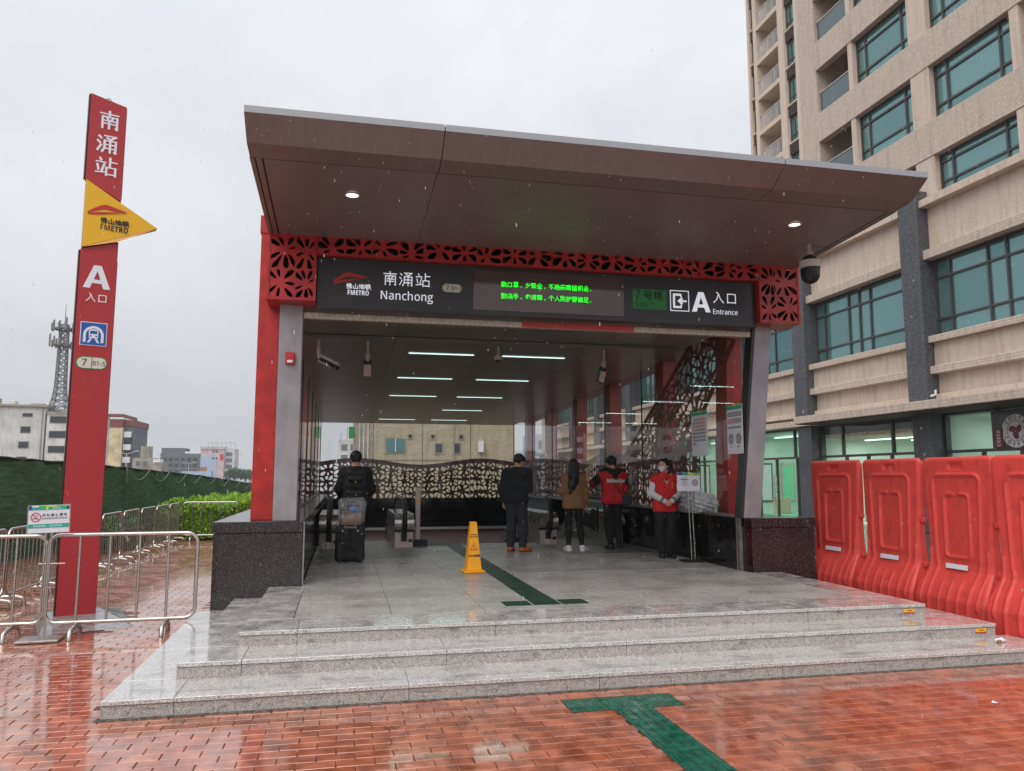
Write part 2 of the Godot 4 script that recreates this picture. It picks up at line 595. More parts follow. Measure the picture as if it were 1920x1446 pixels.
func grime() -> void:
	var spots := cloudy(61, 0.02, Color(0.82, 0.815, 0.81), Color(1, 1, 1), 5, 256, 0.14, 0.34)
	var soft := cloudy(62, 0.012, Color(0.90, 0.895, 0.89), Color(1, 1, 1), 5, 256, 0.25, 0.6)
	var runs := cloudy(63, 0.03, Color(0.93, 0.925, 0.92), Color(1, 1, 1), 4, 256, 0.22, 0.55)
	var faint := cloudy(65, 0.02, Color(0.965, 0.963, 0.96), Color(1, 1, 1), 4, 256, 0.22, 0.55)
	var scuff := cloudy(64, 0.04, Color(0.90, 0.90, 0.90), Color(1, 1, 1), 5, 256, 0.16, 0.34)
	weather("granite", spots, Vector3(0.28, 0.28, 0.45))
	weather("granite_riser", spots, Vector3(0.5, 2.2, 0.5))
	weather("granite_floor", soft, Vector3(0.22, 0.22, 0.3))
	for i in 4: weather("brick%d" % i, spots, Vector3(0.45, 0.45, 0.45))
	weather("brick_many", spots, Vector3(0.45, 0.45, 0.45))
	for e in ["mosaic", "fine_tile", "plain_wall", "stone_column"]: weather(e, runs, Vector3(0.5, 0.045, 0.5))
	for e in ["render_white", "render_cream", "render_dun", "beige_tile"]: weather(e, runs, Vector3(0.25, 0.03, 0.25))
	for e in ["canopy", "fascia", "grey_panel", "red_steel"]: weather(e, faint, Vector3(1.1, 0.25, 1.1))
	weather("barrier_red", scuff, Vector3(0.8, 0.35, 0.8))
	weather("tactile_green", spots, Vector3(0.9, 0.9, 0.9))
	weather("tactile_dark", soft, Vector3(0.9, 0.9, 0.9))
	weather("fence_green", runs, Vector3(0.3, 0.3, 0.12))
	weather("cement", spots, Vector3(0.6, 0.6, 0.6))

func make_materials() -> void:
	var wet := cloudy(5, 0.012, Color(0.10, 0.10, 0.10), Color(0.42, 0.42, 0.42), 4, 256)
	var damp := cloudy(6, 0.02, Color(0.16, 0.16, 0.16), Color(0.5, 0.5, 0.5), 5, 256, 0.3, 0.7)
	# granites
	var g_light := speckle([rgb(200, 199, 198), rgb(224, 222, 220), rgb(154, 152, 151), rgb(116, 114, 114), rgb(196, 188, 183)], [0, 0.5, 0.35, 0.16, 0.25], 512, 2, 3)
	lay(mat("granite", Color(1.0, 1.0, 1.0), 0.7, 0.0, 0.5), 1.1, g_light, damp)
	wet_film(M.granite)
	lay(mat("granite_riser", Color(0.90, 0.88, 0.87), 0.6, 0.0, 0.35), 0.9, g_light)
	lay(mat("granite_floor", Color(0.9, 0.895, 0.885), 0.75, 0.0, 0.5), 1.3, g_light, cloudy(16, 0.006, Color(0.36, 0.36, 0.36), Color(0.5, 0.5, 0.5), 3, 256, 0.3, 0.7))
	M.granite_floor.uv1_scale = Vector3.ONE / 1.3
	var g_dark := speckle([rgb(52, 48, 48), rgb(34, 31, 32), rgb(84, 77, 76), rgb(114, 108, 107), rgb(60, 53, 52)], [0, 0.5, 0.22, 0.07, 0.3], 512, 4, 4)
	lay(mat("granite_dark", Color(0.9, 0.88, 0.88), 0.14, 0.0, 0.5), 0.9, g_dark)
	lay(mat("granite_black", Color(0.36, 0.34, 0.34), 0.08, 0.0, 0.5), 0.9, g_dark)
	lay(mat("stone_column", Color(1.2, 1.25, 1.3), 0.45), 2.5, speckle([rgb(72, 73, 77), rgb(58, 59, 63), rgb(92, 93, 97), rgb(122, 122, 126)], [0, 0.5, 0.3, 0.08], 512, 3, 8))
	M.stone_column.albedo_color = Color(0.98, 0.98, 1.0)
	# brick paving
	var b_tex := cloudy(7, 0.03, Color(0.80, 0.78, 0.77), Color(1, 1, 1), 5, 256)
	for i in 4:
		var c: Color = [rgb(184, 107, 76), rgb(190, 114, 84), rgb(176, 100, 71), rgb(186, 116, 92)][i]
		lay(mat("brick%d" % i, c, 0.9, 0.0, 0.55), 1.7, b_tex, wet, bumps(9, 0.06, 2.0), 0.07)
		wet_film(M["brick%d" % i])
	lay(mat("brick_many", Color.WHITE, 0.85, 0.0, 0.55), 1.7, b_tex, wet, bumps(9, 0.06, 2.0), 0.07)
	wet_film(M.brick_many)
	M.brick_many.vertex_color_use_as_albedo = true
	lay(mat("bedding", rgb(112, 58, 44), 0.5), 2.0, cloudy(11, 0.04, Color(0.7, 0.7, 0.7), Color(1, 1, 1)))
	lay(mat("ground", rgb(112, 92, 84), 0.4), 4.0, cloudy(12, 0.03, Color(0.7, 0.7, 0.7), Color(1, 1, 1)), wet)
	lay(mat("cement", rgb(150, 150, 150), 0.45), 1.5, cloudy(13, 0.03, Color(0.75, 0.75, 0.76), Color(1, 1, 1), 5), damp)
	lay(mat("grout", rgb(110, 100, 92), 0.7), 1.0, cloudy(14, 0.05, Color(0.6, 0.6, 0.6), Color(1, 1, 1), 5))
	lay(mat("tactile_green", rgb(22, 98, 78), 0.55), 0.8, cloudy(15, 0.03, Color(0.72, 0.76, 0.75), Color(1, 1, 1), 5), damp)
	lay(mat("tactile_dark", rgb(30, 66, 48), 0.4), 0.8, cloudy(15, 0.03, Color(0.72, 0.76, 0.75), Color(1, 1, 1), 5))
	# metals of the station
	lay(mat("canopy", rgb(140, 129, 129), 0.42, 0.3), 2.2, cloudy(17, 0.012, Color(0.96, 0.955, 0.955), Color(1, 1, 1), 3))
	lay(mat("fascia", rgb(136, 124, 121), 0.38, 0.3), 1.6, cloudy(18, 0.02, Color(0.965, 0.96, 0.96), Color(1, 1, 1), 4))
	M.fascia.uv1_scale = Vector3(2.2, 0.25, 0.25)
	mat("trim", rgb(168, 170, 174), 0.35, 0.4)
	lay(mat("ceiling", rgb(126, 126, 116), 0.3, 0.3), 3.0, cloudy(19, 0.01, Color(0.9, 0.9, 0.9), Color(1, 1, 1), 3))
	lay(mat("red_steel", rgb(188, 44, 38), 0.33, 0.0, 0.5), 1.4, cloudy(20, 0.02, Color(0.88, 0.86, 0.86), Color(1, 1, 1), 4))
	mat("dark_red", rgb(112, 46, 44), 0.4)
	lay(mat("grey_panel", rgb(158, 153, 157), 0.38, 0.15), 2.0, cloudy(21, 0.015, Color(0.93, 0.93, 0.93), Color(1, 1, 1), 3))
	mat("joint_dark", rgb(60, 58, 56), 0.8)
	mat("void", rgb(12, 11, 12), 0.9, 0.0, 0.1)
	mat("sign_black", rgb(46, 43, 45), 0.3)
	mat("black", rgb(22, 22, 24), 0.5)
	mat("rubber", rgb(16, 16, 17), 0.42)
	lay(mat("steel", rgb(196, 192, 188), 0.24, 0.9), 0.7, null, cloudy(22, 0.02, Color(0.5, 0.5, 0.5), Color(1, 1, 1), 4))
	M.steel.roughness = 0.34
	lay(mat("brushed", rgb(176, 170, 166), 0.42, 0.75), 1.0, cloudy(23, 0.02, Color(0.85, 0.85, 0.85), Color(1, 1, 1), 4))
	lay(mat("rail_steel", rgb(190, 178, 166), 0.38, 0.5), 0.6, cloudy(24, 0.03, Color(0.88, 0.86, 0.84), Color(1, 1, 1), 5))
	lay(mat("tape_red", rgb(206, 54, 48), 0.35), 0.5, cloudy(25, 0.05, Color(0.8, 0.75, 0.75), Color(1, 1, 1), 5))
	mat("white", rgb(226, 226, 230), 0.5)
	mat("paper", rgb(222, 222, 232), 0.35)
	mat("pole_pink", rgb(196, 178, 174), 0.5)
	mat("cam_white", rgb(205, 198, 194), 0.4)
	glassy("pane", rgb(70, 96, 84), 0.15)
	glassy("shop_pane", rgb(70, 150, 125), 0.09)
	glassy("clear", rgb(230, 235, 238), 0.16)
	glassy("film", rgb(214, 220, 224), 0.42)
	mat("window_teal", rgb(118, 156, 156), 0.04, 0.58)
	mat("window_teal_dark", rgb(84, 126, 128), 0.04, 0.5)
	mat("window_grey", rgb(120, 128, 134), 0.1, 0.3)
	mat("window_teal_mid", rgb(104, 142, 143), 0.05, 0.52)
	mat("balcony_pane", rgb(98, 112, 114), 0.08, 0.45)
	mat("window_dark", rgb(52, 56, 60), 0.12, 0.1)
	mat("window_frame", rgb(66, 60, 60), 0.4)
	# the building on the right
	lay(mat("mosaic", Color.WHITE, 0.5), 1.3, tile_grid(256, 16, 16, rgb(206, 190, 175), rgb(168, 152, 140), 0.05, 31, 3, true))
	lay(mat("fine_tile", Color.WHITE, 0.55), 1.2, tile_grid(256, 12, 32, rgb(210, 193, 177), rgb(191, 174, 158), 0.03, 32, 1, true), null, null)
	lay(mat("plain_wall", rgb(206, 190, 174), 0.7), 3.5, cloudy(33, 0.012, Color(0.95, 0.94, 0.93), Color(1, 1, 1), 5))
	mat("balcony_dark", rgb(74, 66, 60), 0.8)
	mat("louvre", rgb(70, 56, 50), 0.7)
	mat("slat_wood", rgb(206, 176, 148), 0.6)
	mat("slat_dark", rgb(58, 48, 44), 0.7)
	mat("shop_white", rgb(206, 222, 212), 0.6)
	mat("shop_mint", rgb(130, 226, 186), 0.3)
	mat("shop_lime", rgb(196, 206, 96), 0.6)
	lay(mat("poster_dark", rgb(44, 34, 34), 0.2), 1.0, cloudy(34, 0.03, Color(0.35, 0.3, 0.3), Color(1, 1, 1), 4))
	mat("cup_red", rgb(112, 28, 40), 0.4)
	# lettering and lamps
	mat("ink", rgb(34, 33, 36), 0.5)
	mat("sign_white", rgb(228, 232, 240), 0.5)
	glow("sign_letters_glow", rgb(222, 228, 236), 0.4)
	glow("led_green", Color(0.05, 1.0, 0.12), 0.95)
	glow("lamp_glow", rgb(206, 236, 230), 1.25)
	glow("downlight_glow", rgb(255, 248, 235), 1.6)
	mat("line_green", rgb(38, 138, 62), 0.4)
	mat("pill_white", rgb(216, 214, 202), 0.4)
	mat("metro_blue", rgb(28, 92, 170), 0.35)
	mat("yellow_sign", rgb(232, 180, 22), 0.35)
	mat("yellow_shade", rgb(196, 128, 20), 0.35)
	mat("logo_red", rgb(186, 46, 40), 0.4)
	mat("pylon_red", rgb(172, 44, 48), 0.36)
	mat("led_board", rgb(96, 84, 80), 0.06, 0.35)
	mat("notice_teal", rgb(26, 156, 140), 0.4)
	mat("notice_green", rgb(96, 178, 62), 0.4)
	mat("notice_lime", rgb(196, 206, 84), 0.4)
	mat("notice_blue", rgb(44, 62, 132), 0.4)
	mat("cone_yellow", rgb(246, 168, 14), 0.38)
	mat("ban_red", rgb(196, 46, 50), 0.4)
	# barriers, fence, plants
	lay(mat("barrier_red", rgb(216, 72, 64), 0.36, 0.0, 0.45), 1.6, cloudy(41, 0.02, Color(0.96, 0.95, 0.95), Color(1, 1, 1), 5), cloudy(43, 0.008, Color(0.46, 0.46, 0.46), Color(0.75, 0.75, 0.75), 3))
	M.barrier_red.roughness = 0.8
	lay(mat("fence_green", rgb(76, 118, 84), 0.85), 1.4, cloudy(42, 0.03, Color(0.72, 0.76, 0.72), Color(1, 1, 1), 5), null, bumps(45, 0.03, 4.0), 0.5)
	M.fence_green.uv1_scale = Vector3(0.25, 1.6, 0.25)
	mat("fence_edge", rgb(26, 32, 28), 0.8)
	mat("wire", rgb(150, 148, 140), 0.5, 0.4)
	mat("stem", rgb(70, 58, 40), 0.9)
	for i in 3:
		var lf := mat("leaf%d" % i, [rgb(134, 172, 48), rgb(160, 192, 58), rgb(82, 122, 40)][i], 0.45)
		lf.backlight_enabled = true
		lf.backlight = [rgb(70, 110, 20), rgb(90, 130, 24), rgb(40, 70, 16)][i]
	mat("tree_leaf", rgb(66, 92, 56), 0.7)
	# far buildings
	lay(mat("render_white", rgb(222, 222, 218), 0.8), 9.0, cloudy(51, 0.012, Color(0.9, 0.895, 0.89), Color(1, 1, 1), 5))
	lay(mat("render_cream", rgb(226, 208, 168), 0.8), 9.0, cloudy(52, 0.012, Color(0.86, 0.85, 0.83), Color(1, 1, 1), 5))
	lay(mat("render_grey", rgb(104, 108, 116), 0.8), 9.0, cloudy(53, 0.012, Color(0.88, 0.88, 0.88), Color(1, 1, 1), 5))
	lay(mat("render_dun", rgb(172, 164, 152), 0.8), 9.0, cloudy(54, 0.012, Color(0.82, 0.82, 0.82), Color(1, 1, 1), 5))
	lay(mat("render_pink", rgb(206, 186, 190), 0.8), 9.0, cloudy(55, 0.012, Color(0.9, 0.9, 0.9), Color(1, 1, 1), 5))
	mat("render_blue", rgb(168, 184, 208), 0.8)
	mat("roof_maroon", rgb(122, 56, 50), 0.7)
	lay(mat("beige_tile", Color.WHITE, 0.6), 4.0, tile_grid(512, 16, 32, rgb(176, 168, 140), rgb(150, 142, 117), 0.05, 56, 2))
	mat("mast_steel", rgb(112, 110, 110), 0.6, 0.3)
	# people
	grime()
	mat("skin", rgb(206, 154, 126), 0.55)
	mat("hair", rgb(20, 17, 17), 0.5)
	mat("hair_long", rgb(34, 22, 20), 0.45)
	mat("cloth_black", rgb(22, 21, 23), 0.85)
	mat("cloth_charcoal", rgb(46, 45, 50), 0.9)
	mat("cloth_ink", rgb(32, 32, 36), 0.9)
	mat("cloth_tan", rgb(140, 104, 68), 0.9)
	mat("cloth_red", rgb(204, 32, 36), 0.8)
	mat("cloth_white", rgb(214, 212, 214), 0.85)
	mat("denim", rgb(38, 44, 58), 0.9)
	mat("shoe_orange", rgb(196, 92, 40), 0.7)
	mat("sole_brown", rgb(96, 66, 46), 0.7)
	mat("mask", rgb(214, 220, 228), 0.8)
	mat("bag_grey", rgb(44, 46, 50), 0.7)
	mat("bag_blue", rgb(44, 120, 206), 0.4)
	mat("carton", rgb(150, 112, 82), 0.8)
	mat("case_black", rgb(28, 28, 32), 0.75)
	var folds := bumps(71, 0.018, 9.0)
	for e in ["cloth_black", "cloth_charcoal", "cloth_ink", "cloth_tan", "cloth_red", "cloth_white", "denim", "case_black"]:
		lay(M[e], 0.55, null, null, folds, 1.0)
		M[e].uv1_scale = Vector3(2.6, 1.5, 2.6)

# ---- the place -----------------------------------------------------------------------------------------
func _ready() -> void:
	rng.seed = 20220223
	var cam := Camera3D.new()
	cam.name = "camera"
	add_child(cam)
	cam.position = EYE
	cam.rotation_degrees = Vector3(6.78, -12.4, 0)
	cam.fov = 53.64
	cam.near = 0.05
	cam.far = 1500.0
	var env := Environment.new()
	env.background_mode = Environment.BG_SKY
	env.tonemap_mode = Environment.TONE_MAPPER_LINEAR
	env.tonemap_exposure = 1.42
	env.sdfgi_enabled = true
	env.ssao_enabled = true
	env.ssil_enabled = true
	env.fog_enabled = FOG > 0.0
	env.fog_density = FOG
	env.fog_light_color = rgb(222, 228, 234)
	env.sky = Sky.new()
	var pano := PanoramaSkyMaterial.new()
	pano.panorama = overcast()
	env.sky.sky_material = pano
	env.background_energy_multiplier = 1.0
	var we := WorldEnvironment.new()
	we.name = "environment"
	we.environment = env
	add_child(we)
	var sun := DirectionalLight3D.new()
	sun.name = "sun"
	add_child(sun)
	sun.rotation_degrees = Vector3(-52, -38, 0)
	sun.light_color = Color(1.0, 0.98, 0.95)
	sun.light_energy = 0.55
	sun.light_angular_distance = 60.0
	sun.shadow_enabled = true
	make_materials()
	build_ground()
	build_steps()
	build_station()
	build_canopy()
	build_right_building()
	build_far_tower()
	build_city()
	build_escalators()
	build_station_sign()
	build_pylon()
	build_water_barriers()
	build_crowd_barriers()
	build_fence_and_hedge()
	build_fittings()
	build_stands()
	build_people()
	build_small_things()

const FOG := 0.0006

func overcast() -> ImageTexture:
	var w := 768
	var h := 384
	var f := FastNoiseLite.new()
	f.seed = 77
	f.noise_type = FastNoiseLite.TYPE_SIMPLEX_SMOOTH
	f.frequency = 0.85
	f.fractal_octaves = 5
	f.domain_warp_enabled = true
	f.domain_warp_amplitude = 0.35
	f.domain_warp_frequency = 1.2
	var im := Image.create(w, h, false, Image.FORMAT_RGBF)
	for j in h:
		var e := PI * (0.5 - (j + 0.5) / h)
		var y := sin(e)
		for i in w:
			var a := TAU * (i + 0.5) / w
			var d := Vector3(cos(a) * cos(e), y, sin(a) * cos(e))
			var c: Color
			if y >= 0.0:
				var p := d / (0.35 + y)
				var b := f.get_noise_3d(p.x, p.y * 0.6, p.z)
				var k := (0.465 + 0.325 * y) * (1.0 + 0.24 * b)
				var cool := clampf(0.5 - b, 0.0, 1.0)
				c = Color(k * (0.985 - 0.035 * cool), k * (1.0 - 0.012 * cool), k * (1.045 + 0.01 * cool))
			else:
				c = Color(0.22, 0.205, 0.195).lerp(Color(0.46, 0.47, 0.48), clampf(1.0 + y * 12.0, 0.0, 1.0))
			im.set_pixel(i, j, c)
	return ImageTexture.create_from_image(im)

func pixel(p: Vector3) -> Vector2:                 # where the photograph's lens sees a point (to choose which pieces show largest)
	var yaw := deg_to_rad(12.4)
	var pit := deg_to_rad(6.78)
	var fw := Vector3(sin(yaw) * cos(pit), sin(pit), -cos(yaw) * cos(pit))
	var rt := Vector3(cos(yaw), 0, sin(yaw))
	var up := rt.cross(fw)
	var q := p - EYE
	var z := q.dot(fw)
	if z < 0.1: return Vector2(-9999, -9999)
	return Vector2(960 + 1430 * q.dot(rt) / z, 723 - 1430 * q.dot(up) / z)

# ---- ground, paving, steps --------------------------------------------------------------------------------
const BW := 0.2355
const BD := 0.1175

func build_ground() -> void:
	var g := MB.new()
	g.quad(Vector3(-500, -0.06, 300), Vector3(500, -0.06, 300), Vector3(500, -0.06, -900), Vector3(-500, -0.06, -900))
	tag(put(self, "ground", g, M.ground), "", "", "", "structure")
	var paving := ground_thing("brick_paving")
	piece(paving, "bedding", M.bedding, Vector3(-9.0, -0.055, -27.0), Vector3(9.5, -0.0065, -2.6))
	var shapes := []
	for k in 4:
		var mb := MB.new()
		mb.t = Transform3D(Basis.from_euler(Vector3(rng.randf_range(-0.004, 0.004), 0, rng.randf_range(-0.004, 0.004))), Vector3.ZERO)
		mb.cbox(Vector3(-BW / 2 + 0.0028, -0.045, -BD / 2 + 0.0028), Vector3(BW / 2 - 0.0028, 0, BD / 2 - 0.0028), 0.0035)
		shapes.append(mb.mesh())
	var spots := []
	for j in range(0, 196):
		var z := -3.2 - j * BD
		for i in range(-40, 42):
			var x := i * BW + (BW / 2 if j % 2 else 0.0) + rng.randf_range(-0.002, 0.002)
			if x < -8.6 or x > 8.6: continue
			if z < -6.28 and x > -1.72: continue
			# bricks cut to fit round the green tiles
			var from := x - BW / 2
			var to := x + BW / 2
			var hole := Vector2(9, 9)
			if z > -5.935 - BD / 2 and z < -5.635 + BD / 2: hole = Vector2(1.688, 2.586)
			elif z >= -5.635: hole = Vector2(2.02, 2.32)
			if from > hole.x and to < hole.y: continue
			if from < hole.x and to > hole.x: to = hole.x
			elif to > hole.y and from < hole.y: from = hole.y
			if to - from < 0.02: continue
			x = (from + to) / 2
			var cut := (to - from) / BW
			if z < -9.43 and z > -10.86 and x > -3.5 and x < -2.55: continue
			if x < -7.2 and z > -8: continue
			var p := Vector3(x, rng.randf_range(-0.0018, 0.0012), z)
			var s := pixel(p)
			var seen := s.x > -20 and s.x < 1940 and s.y < 1460
			spots.append([p, seen, cut])
	var single := 0
	var many := []
	for s in spots:
		if s[1] and single < 300:
			single += 1
			var o := MeshInstance3D.new()
			o.name = "brick"
			o.mesh = shapes[rng.randi() % 4]
			o.material_override = M["brick%d" % (rng.randi() % 4)]
			o.position = s[0]
			o.scale.x = s[2]
			paving.add_child(o, true)
		else: many.append(s)
	var mm := MultiMesh.new()
	mm.transform_format = MultiMesh.TRANSFORM_3D
	mm.use_colors = true
	mm.mesh = shapes[0]
	mm.instance_count = many.size()
	for i in many.size():
		mm.set_instance_transform(i, Transform3D(Basis.from_euler(Vector3(rng.randf_range(-0.004, 0.004), 0, rng.randf_range(-0.004, 0.004))).scaled(Vector3(many[i][2], 1, 1)), many[i][0]))
		mm.set_instance_color(i, M["brick%d" % (rng.randi() % 4)].albedo_color.srgb_to_linear() * rng.randf_range(0.88, 1.08))
	var rest := MultiMeshInstance3D.new()
	rest.name = "bricks"
	rest.multimesh = mm
	rest.material_override = M.brick_many
	rest.set_meta("kind", "stuff")
	paving.add_child(rest)
	# green tactile tiles let into the bricks
	var green := ground_thing("tactile_paving")
	var dome := tactile(false)
	var ribs := tactile(true)
	for i in 3: tac(green, "tactile_tile", dome, M.tactile_green, Vector3(1.84 + 0.297 * i, 0.002, -5.785))
	for k in 8: tac(green, "tactile_tile", ribs, M.tactile_green, Vector3(2.17, 0.002, -5.485 - -0.297 * k))

func tactile(ribbed: bool) -> ArrayMesh:
	var mb := MB.new()
	mb.cbox(Vector3(-0.1465, -0.03, -0.1465), Vector3(0.1465, 0, 0.1465), 0.003)
	if ribbed:
		for k in 4: mb.cbox(Vector3(-0.1175 + k * 0.07, -0.001, -0.13), Vector3(-0.0925 + k * 0.07, 0.005, 0.13), 0.004)
	else:
		for a in 5:
			for b in 5: mb.lathe([Vector2(0.0145, -0.001), Vector2(0.012, 0.004), Vector2(0.006, 0.0055), Vector2(0.0, 0.0056)], Vector3(-0.116 + a * 0.058, 0, -0.116 + b * 0.058), 8)
	return mb.mesh()

func tac(parent: Node3D, called: String, mesh: ArrayMesh, m: Material, at: Vector3, turn := 0.0) -> void:
	var o := put(parent, called, mesh, m, at + Vector3(0, rng.randf_range(-0.001, 0.001), 0))
	o.rotation.y = turn

func build_steps() -> void:
	var st := ground_thing("steps")
	# three flights of slabs: [left, right, front, back of the tread, bottom, top]
	var rows := [[-1.65, 6.62, -6.17, -6.72, 0.0, 0.128], [-1.25, 6.45, -6.68, -7.22, 0.128, 0.256], [-0.85, 6.06, -7.17, -7.72, 0.256, FLOOR]]
	for k in 3:
		var r: Array = rows[k]
		var cuts := [r[0], r[0] + 0.49]
		var x: float = r[0] + 0.49
		while x < r[1] - 0.8:
			x += [1.62, 1.78, 1.70, 1.55, 1.66][(cuts.size() + k * 2) % 5]
			cuts.append(minf(x, r[1]))
		cuts[-1] = r[1]
		for i in cuts.size() - 1:
			piece(st, "tread_slab", M.granite, Vector3(cuts[i] + 0.0015, r[5] - 0.034, r[3]), Vector3(cuts[i + 1] - 0.0015, r[5], r[2] + 0.012), 0.004)
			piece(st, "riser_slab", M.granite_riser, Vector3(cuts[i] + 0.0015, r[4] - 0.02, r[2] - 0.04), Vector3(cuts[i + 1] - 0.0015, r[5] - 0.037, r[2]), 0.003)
		# the side of the flight, back to the plinth
		var zz: float = r[3] - 0.003
		while zz > -9.9:
			var z2 := maxf(zz - 1.1, -9.94)
			piece(st, "side_slab", M.granite, Vector3(r[0], r[5] - 0.034, z2), Vector3(r[0] + 0.42, r[5], zz - 0.003), 0.004)
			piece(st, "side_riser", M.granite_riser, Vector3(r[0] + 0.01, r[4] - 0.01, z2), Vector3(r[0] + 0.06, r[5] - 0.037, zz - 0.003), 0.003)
			if r[1] < 6.6: piece(st, "side_slab", M.granite, Vector3(r[1] - 0.42, r[5] - 0.034, z2), Vector3(r[1], r[5], zz - 0.003), 0.004)
			zz = z2
		# rough bed under the slabs
		piece(st, "core", M.grout, Vector3(r[0] + 0.03, -0.05, -9.93), Vector3(r[1] - 0.03, r[5] - 0.036, r[2] - 0.03))
	piece(st, "mortar_joint", M.grout, Vector3(-1.68, -0.02, -6.2), Vector3(6.6, 0.004, -6.12))
	# platform tiles, outdoors and under the roof
	var pl := ground_thing("platform_floor")
	piece(pl, "bed", M.joint_dark, Vector3(-0.46, 0.1, -15.36), Vector3(6.02, FLOOR - 0.006, -7.74))
	for j in 9:
		var z0 := -7.725 - 0.925 * j
		var z1 := z0 - 0.925
		if j == 3: z0 -= 0.05
		if j >= 3:
			z0 -= 0.0
		if z1 < -15.4: z1 = -15.4
		if z0 < -15.3: break
		for i in 7:
			var x0 := -0.425 + 0.925 * i
			var x1 := x0 + 0.925
			if j >= 2 and i == 0: x0 = -0.465
			if i == 6:
				x1 = 5.635 if j < 3 else 5.6
			piece(pl, "floor_tile", M.granite_floor, Vector3(x0 + 0.003, FLOOR - 0.03, z1 + 0.003), Vector3(x1 - 0.003, FLOOR + rng.randf_range(-0.0008, 0.0), z0 - 0.003), 0.002)
	piece(pl, "gutter", M.void, Vector3(-0.46, FLOOR - 0.05, -10.55), Vector3(5.6, FLOOR - 0.012, -10.5))
	# the dark green guiding strip on the platform
	var strip := ground_thing("tactile_strip")
	var dome := tactile(false)
	var ribs := tactile(true)
	var y := FLOOR + 0.003
	for i in 3: tac(strip, "tactile_tile", ribs, M.tactile_dark, Vector3(1.83 + 0.31 * i, y, -8.1), PI / 2)
	var z := -8.40
	while z > -15.2:
		tac(strip, "tactile_tile", ribs, M.tactile_dark, Vector3(2.14, y, z))
		z -= 0.297
	for i in 4: tac(strip, "tactile_tile", dome, M.tactile_dark, Vector3(1.6 + 0.297 * i, y, -15.22))
	# stair-edge stickers
	for e in [[Vector3(5.86, 0.315, -7.166), "yellow step-edge sticker on the riser of the topmost step"], [Vector3(6.27, 0.19, -6.676), "yellow step-edge sticker on the riser of the middle step"], [Vector3(5.96, 0.70, -10.005), "tiny yellow sticker on the brown granite plinth beside the red barriers"]]:
		var s := thing("step_sticker", e[1], "sticker", e[0], 0.0, "yellow warning stickers")
		var small: float = 0.55 if e[0].y > 0.5 else 1.0
		piece(s, "label", M.yellow_sign, Vector3(-0.065 * small, -0.012, 0.0), Vector3(0.065 * small, 0.022 * small, 0.004))
		piece(s, "red_stripe", M.ban_red, Vector3(-0.065 * small, -0.021, 0.0), Vector3(0.065 * small, -0.0125, 0.005))
		if small == 1.0: piece(s, "arrow_mark", M.ink, Vector3(-0.02, 0.003, 0.0), Vector3(0.03, 0.009, 0.006))

# ---- the entrance pavilion --------------------------------------------------------------------------------
const BACK := -25.4
func ceil_y(z: float) -> float:
	return 3.9 + 0.0291 * (z + 9.95)

func mapped(origin: Vector3, ax: Vector3, ay: Vector3) -> Transform3D:
	return Transform3D(Basis(ax, ay, ax.cross(ay)), origin)

func lace(parent: Node3D, called: String, m: Material, tr: Transform3D, x0: float, x1: float, y0: float, top: Callable, tile: float, th := 0.012) -> void:
	# a sheet of flowers between y0 and a waving top edge
	var mb := MB.new()
	mb.t = tr
	var nx := maxi(1, int(round((x1 - x0) / tile)))
	var w := (x1 - x0) / nx
	for i in nx:
		var xa := x0 + i * w
		var xb := xa + w
		var ny := maxi(1, int(round((top.call((xa + xb) / 2) - y0) / tile)))
		var edge := func(x: float, j: int) -> Vector2:
			var jig := 0.0 if j == 0 or j == ny else 0.05 * sin(x * 31.0 + j * 5.0)
			return Vector2(x, lerpf(y0, top.call(x), float(j) / ny) + jig)
		for j in ny:
			petals(mb, [edge.call(xa, j), edge.call(xb, j), edge.call(xb, j + 1), edge.call(xa, j + 1)], 6 + (i * 7 + j * 3) % 3, th, 0.28, 0.30)
	put(parent, called, mb, m)

func wave(x: float) -> float:
	return 2.09 + 0.105 * sin(x * TAU / 4.15 + 0.95)

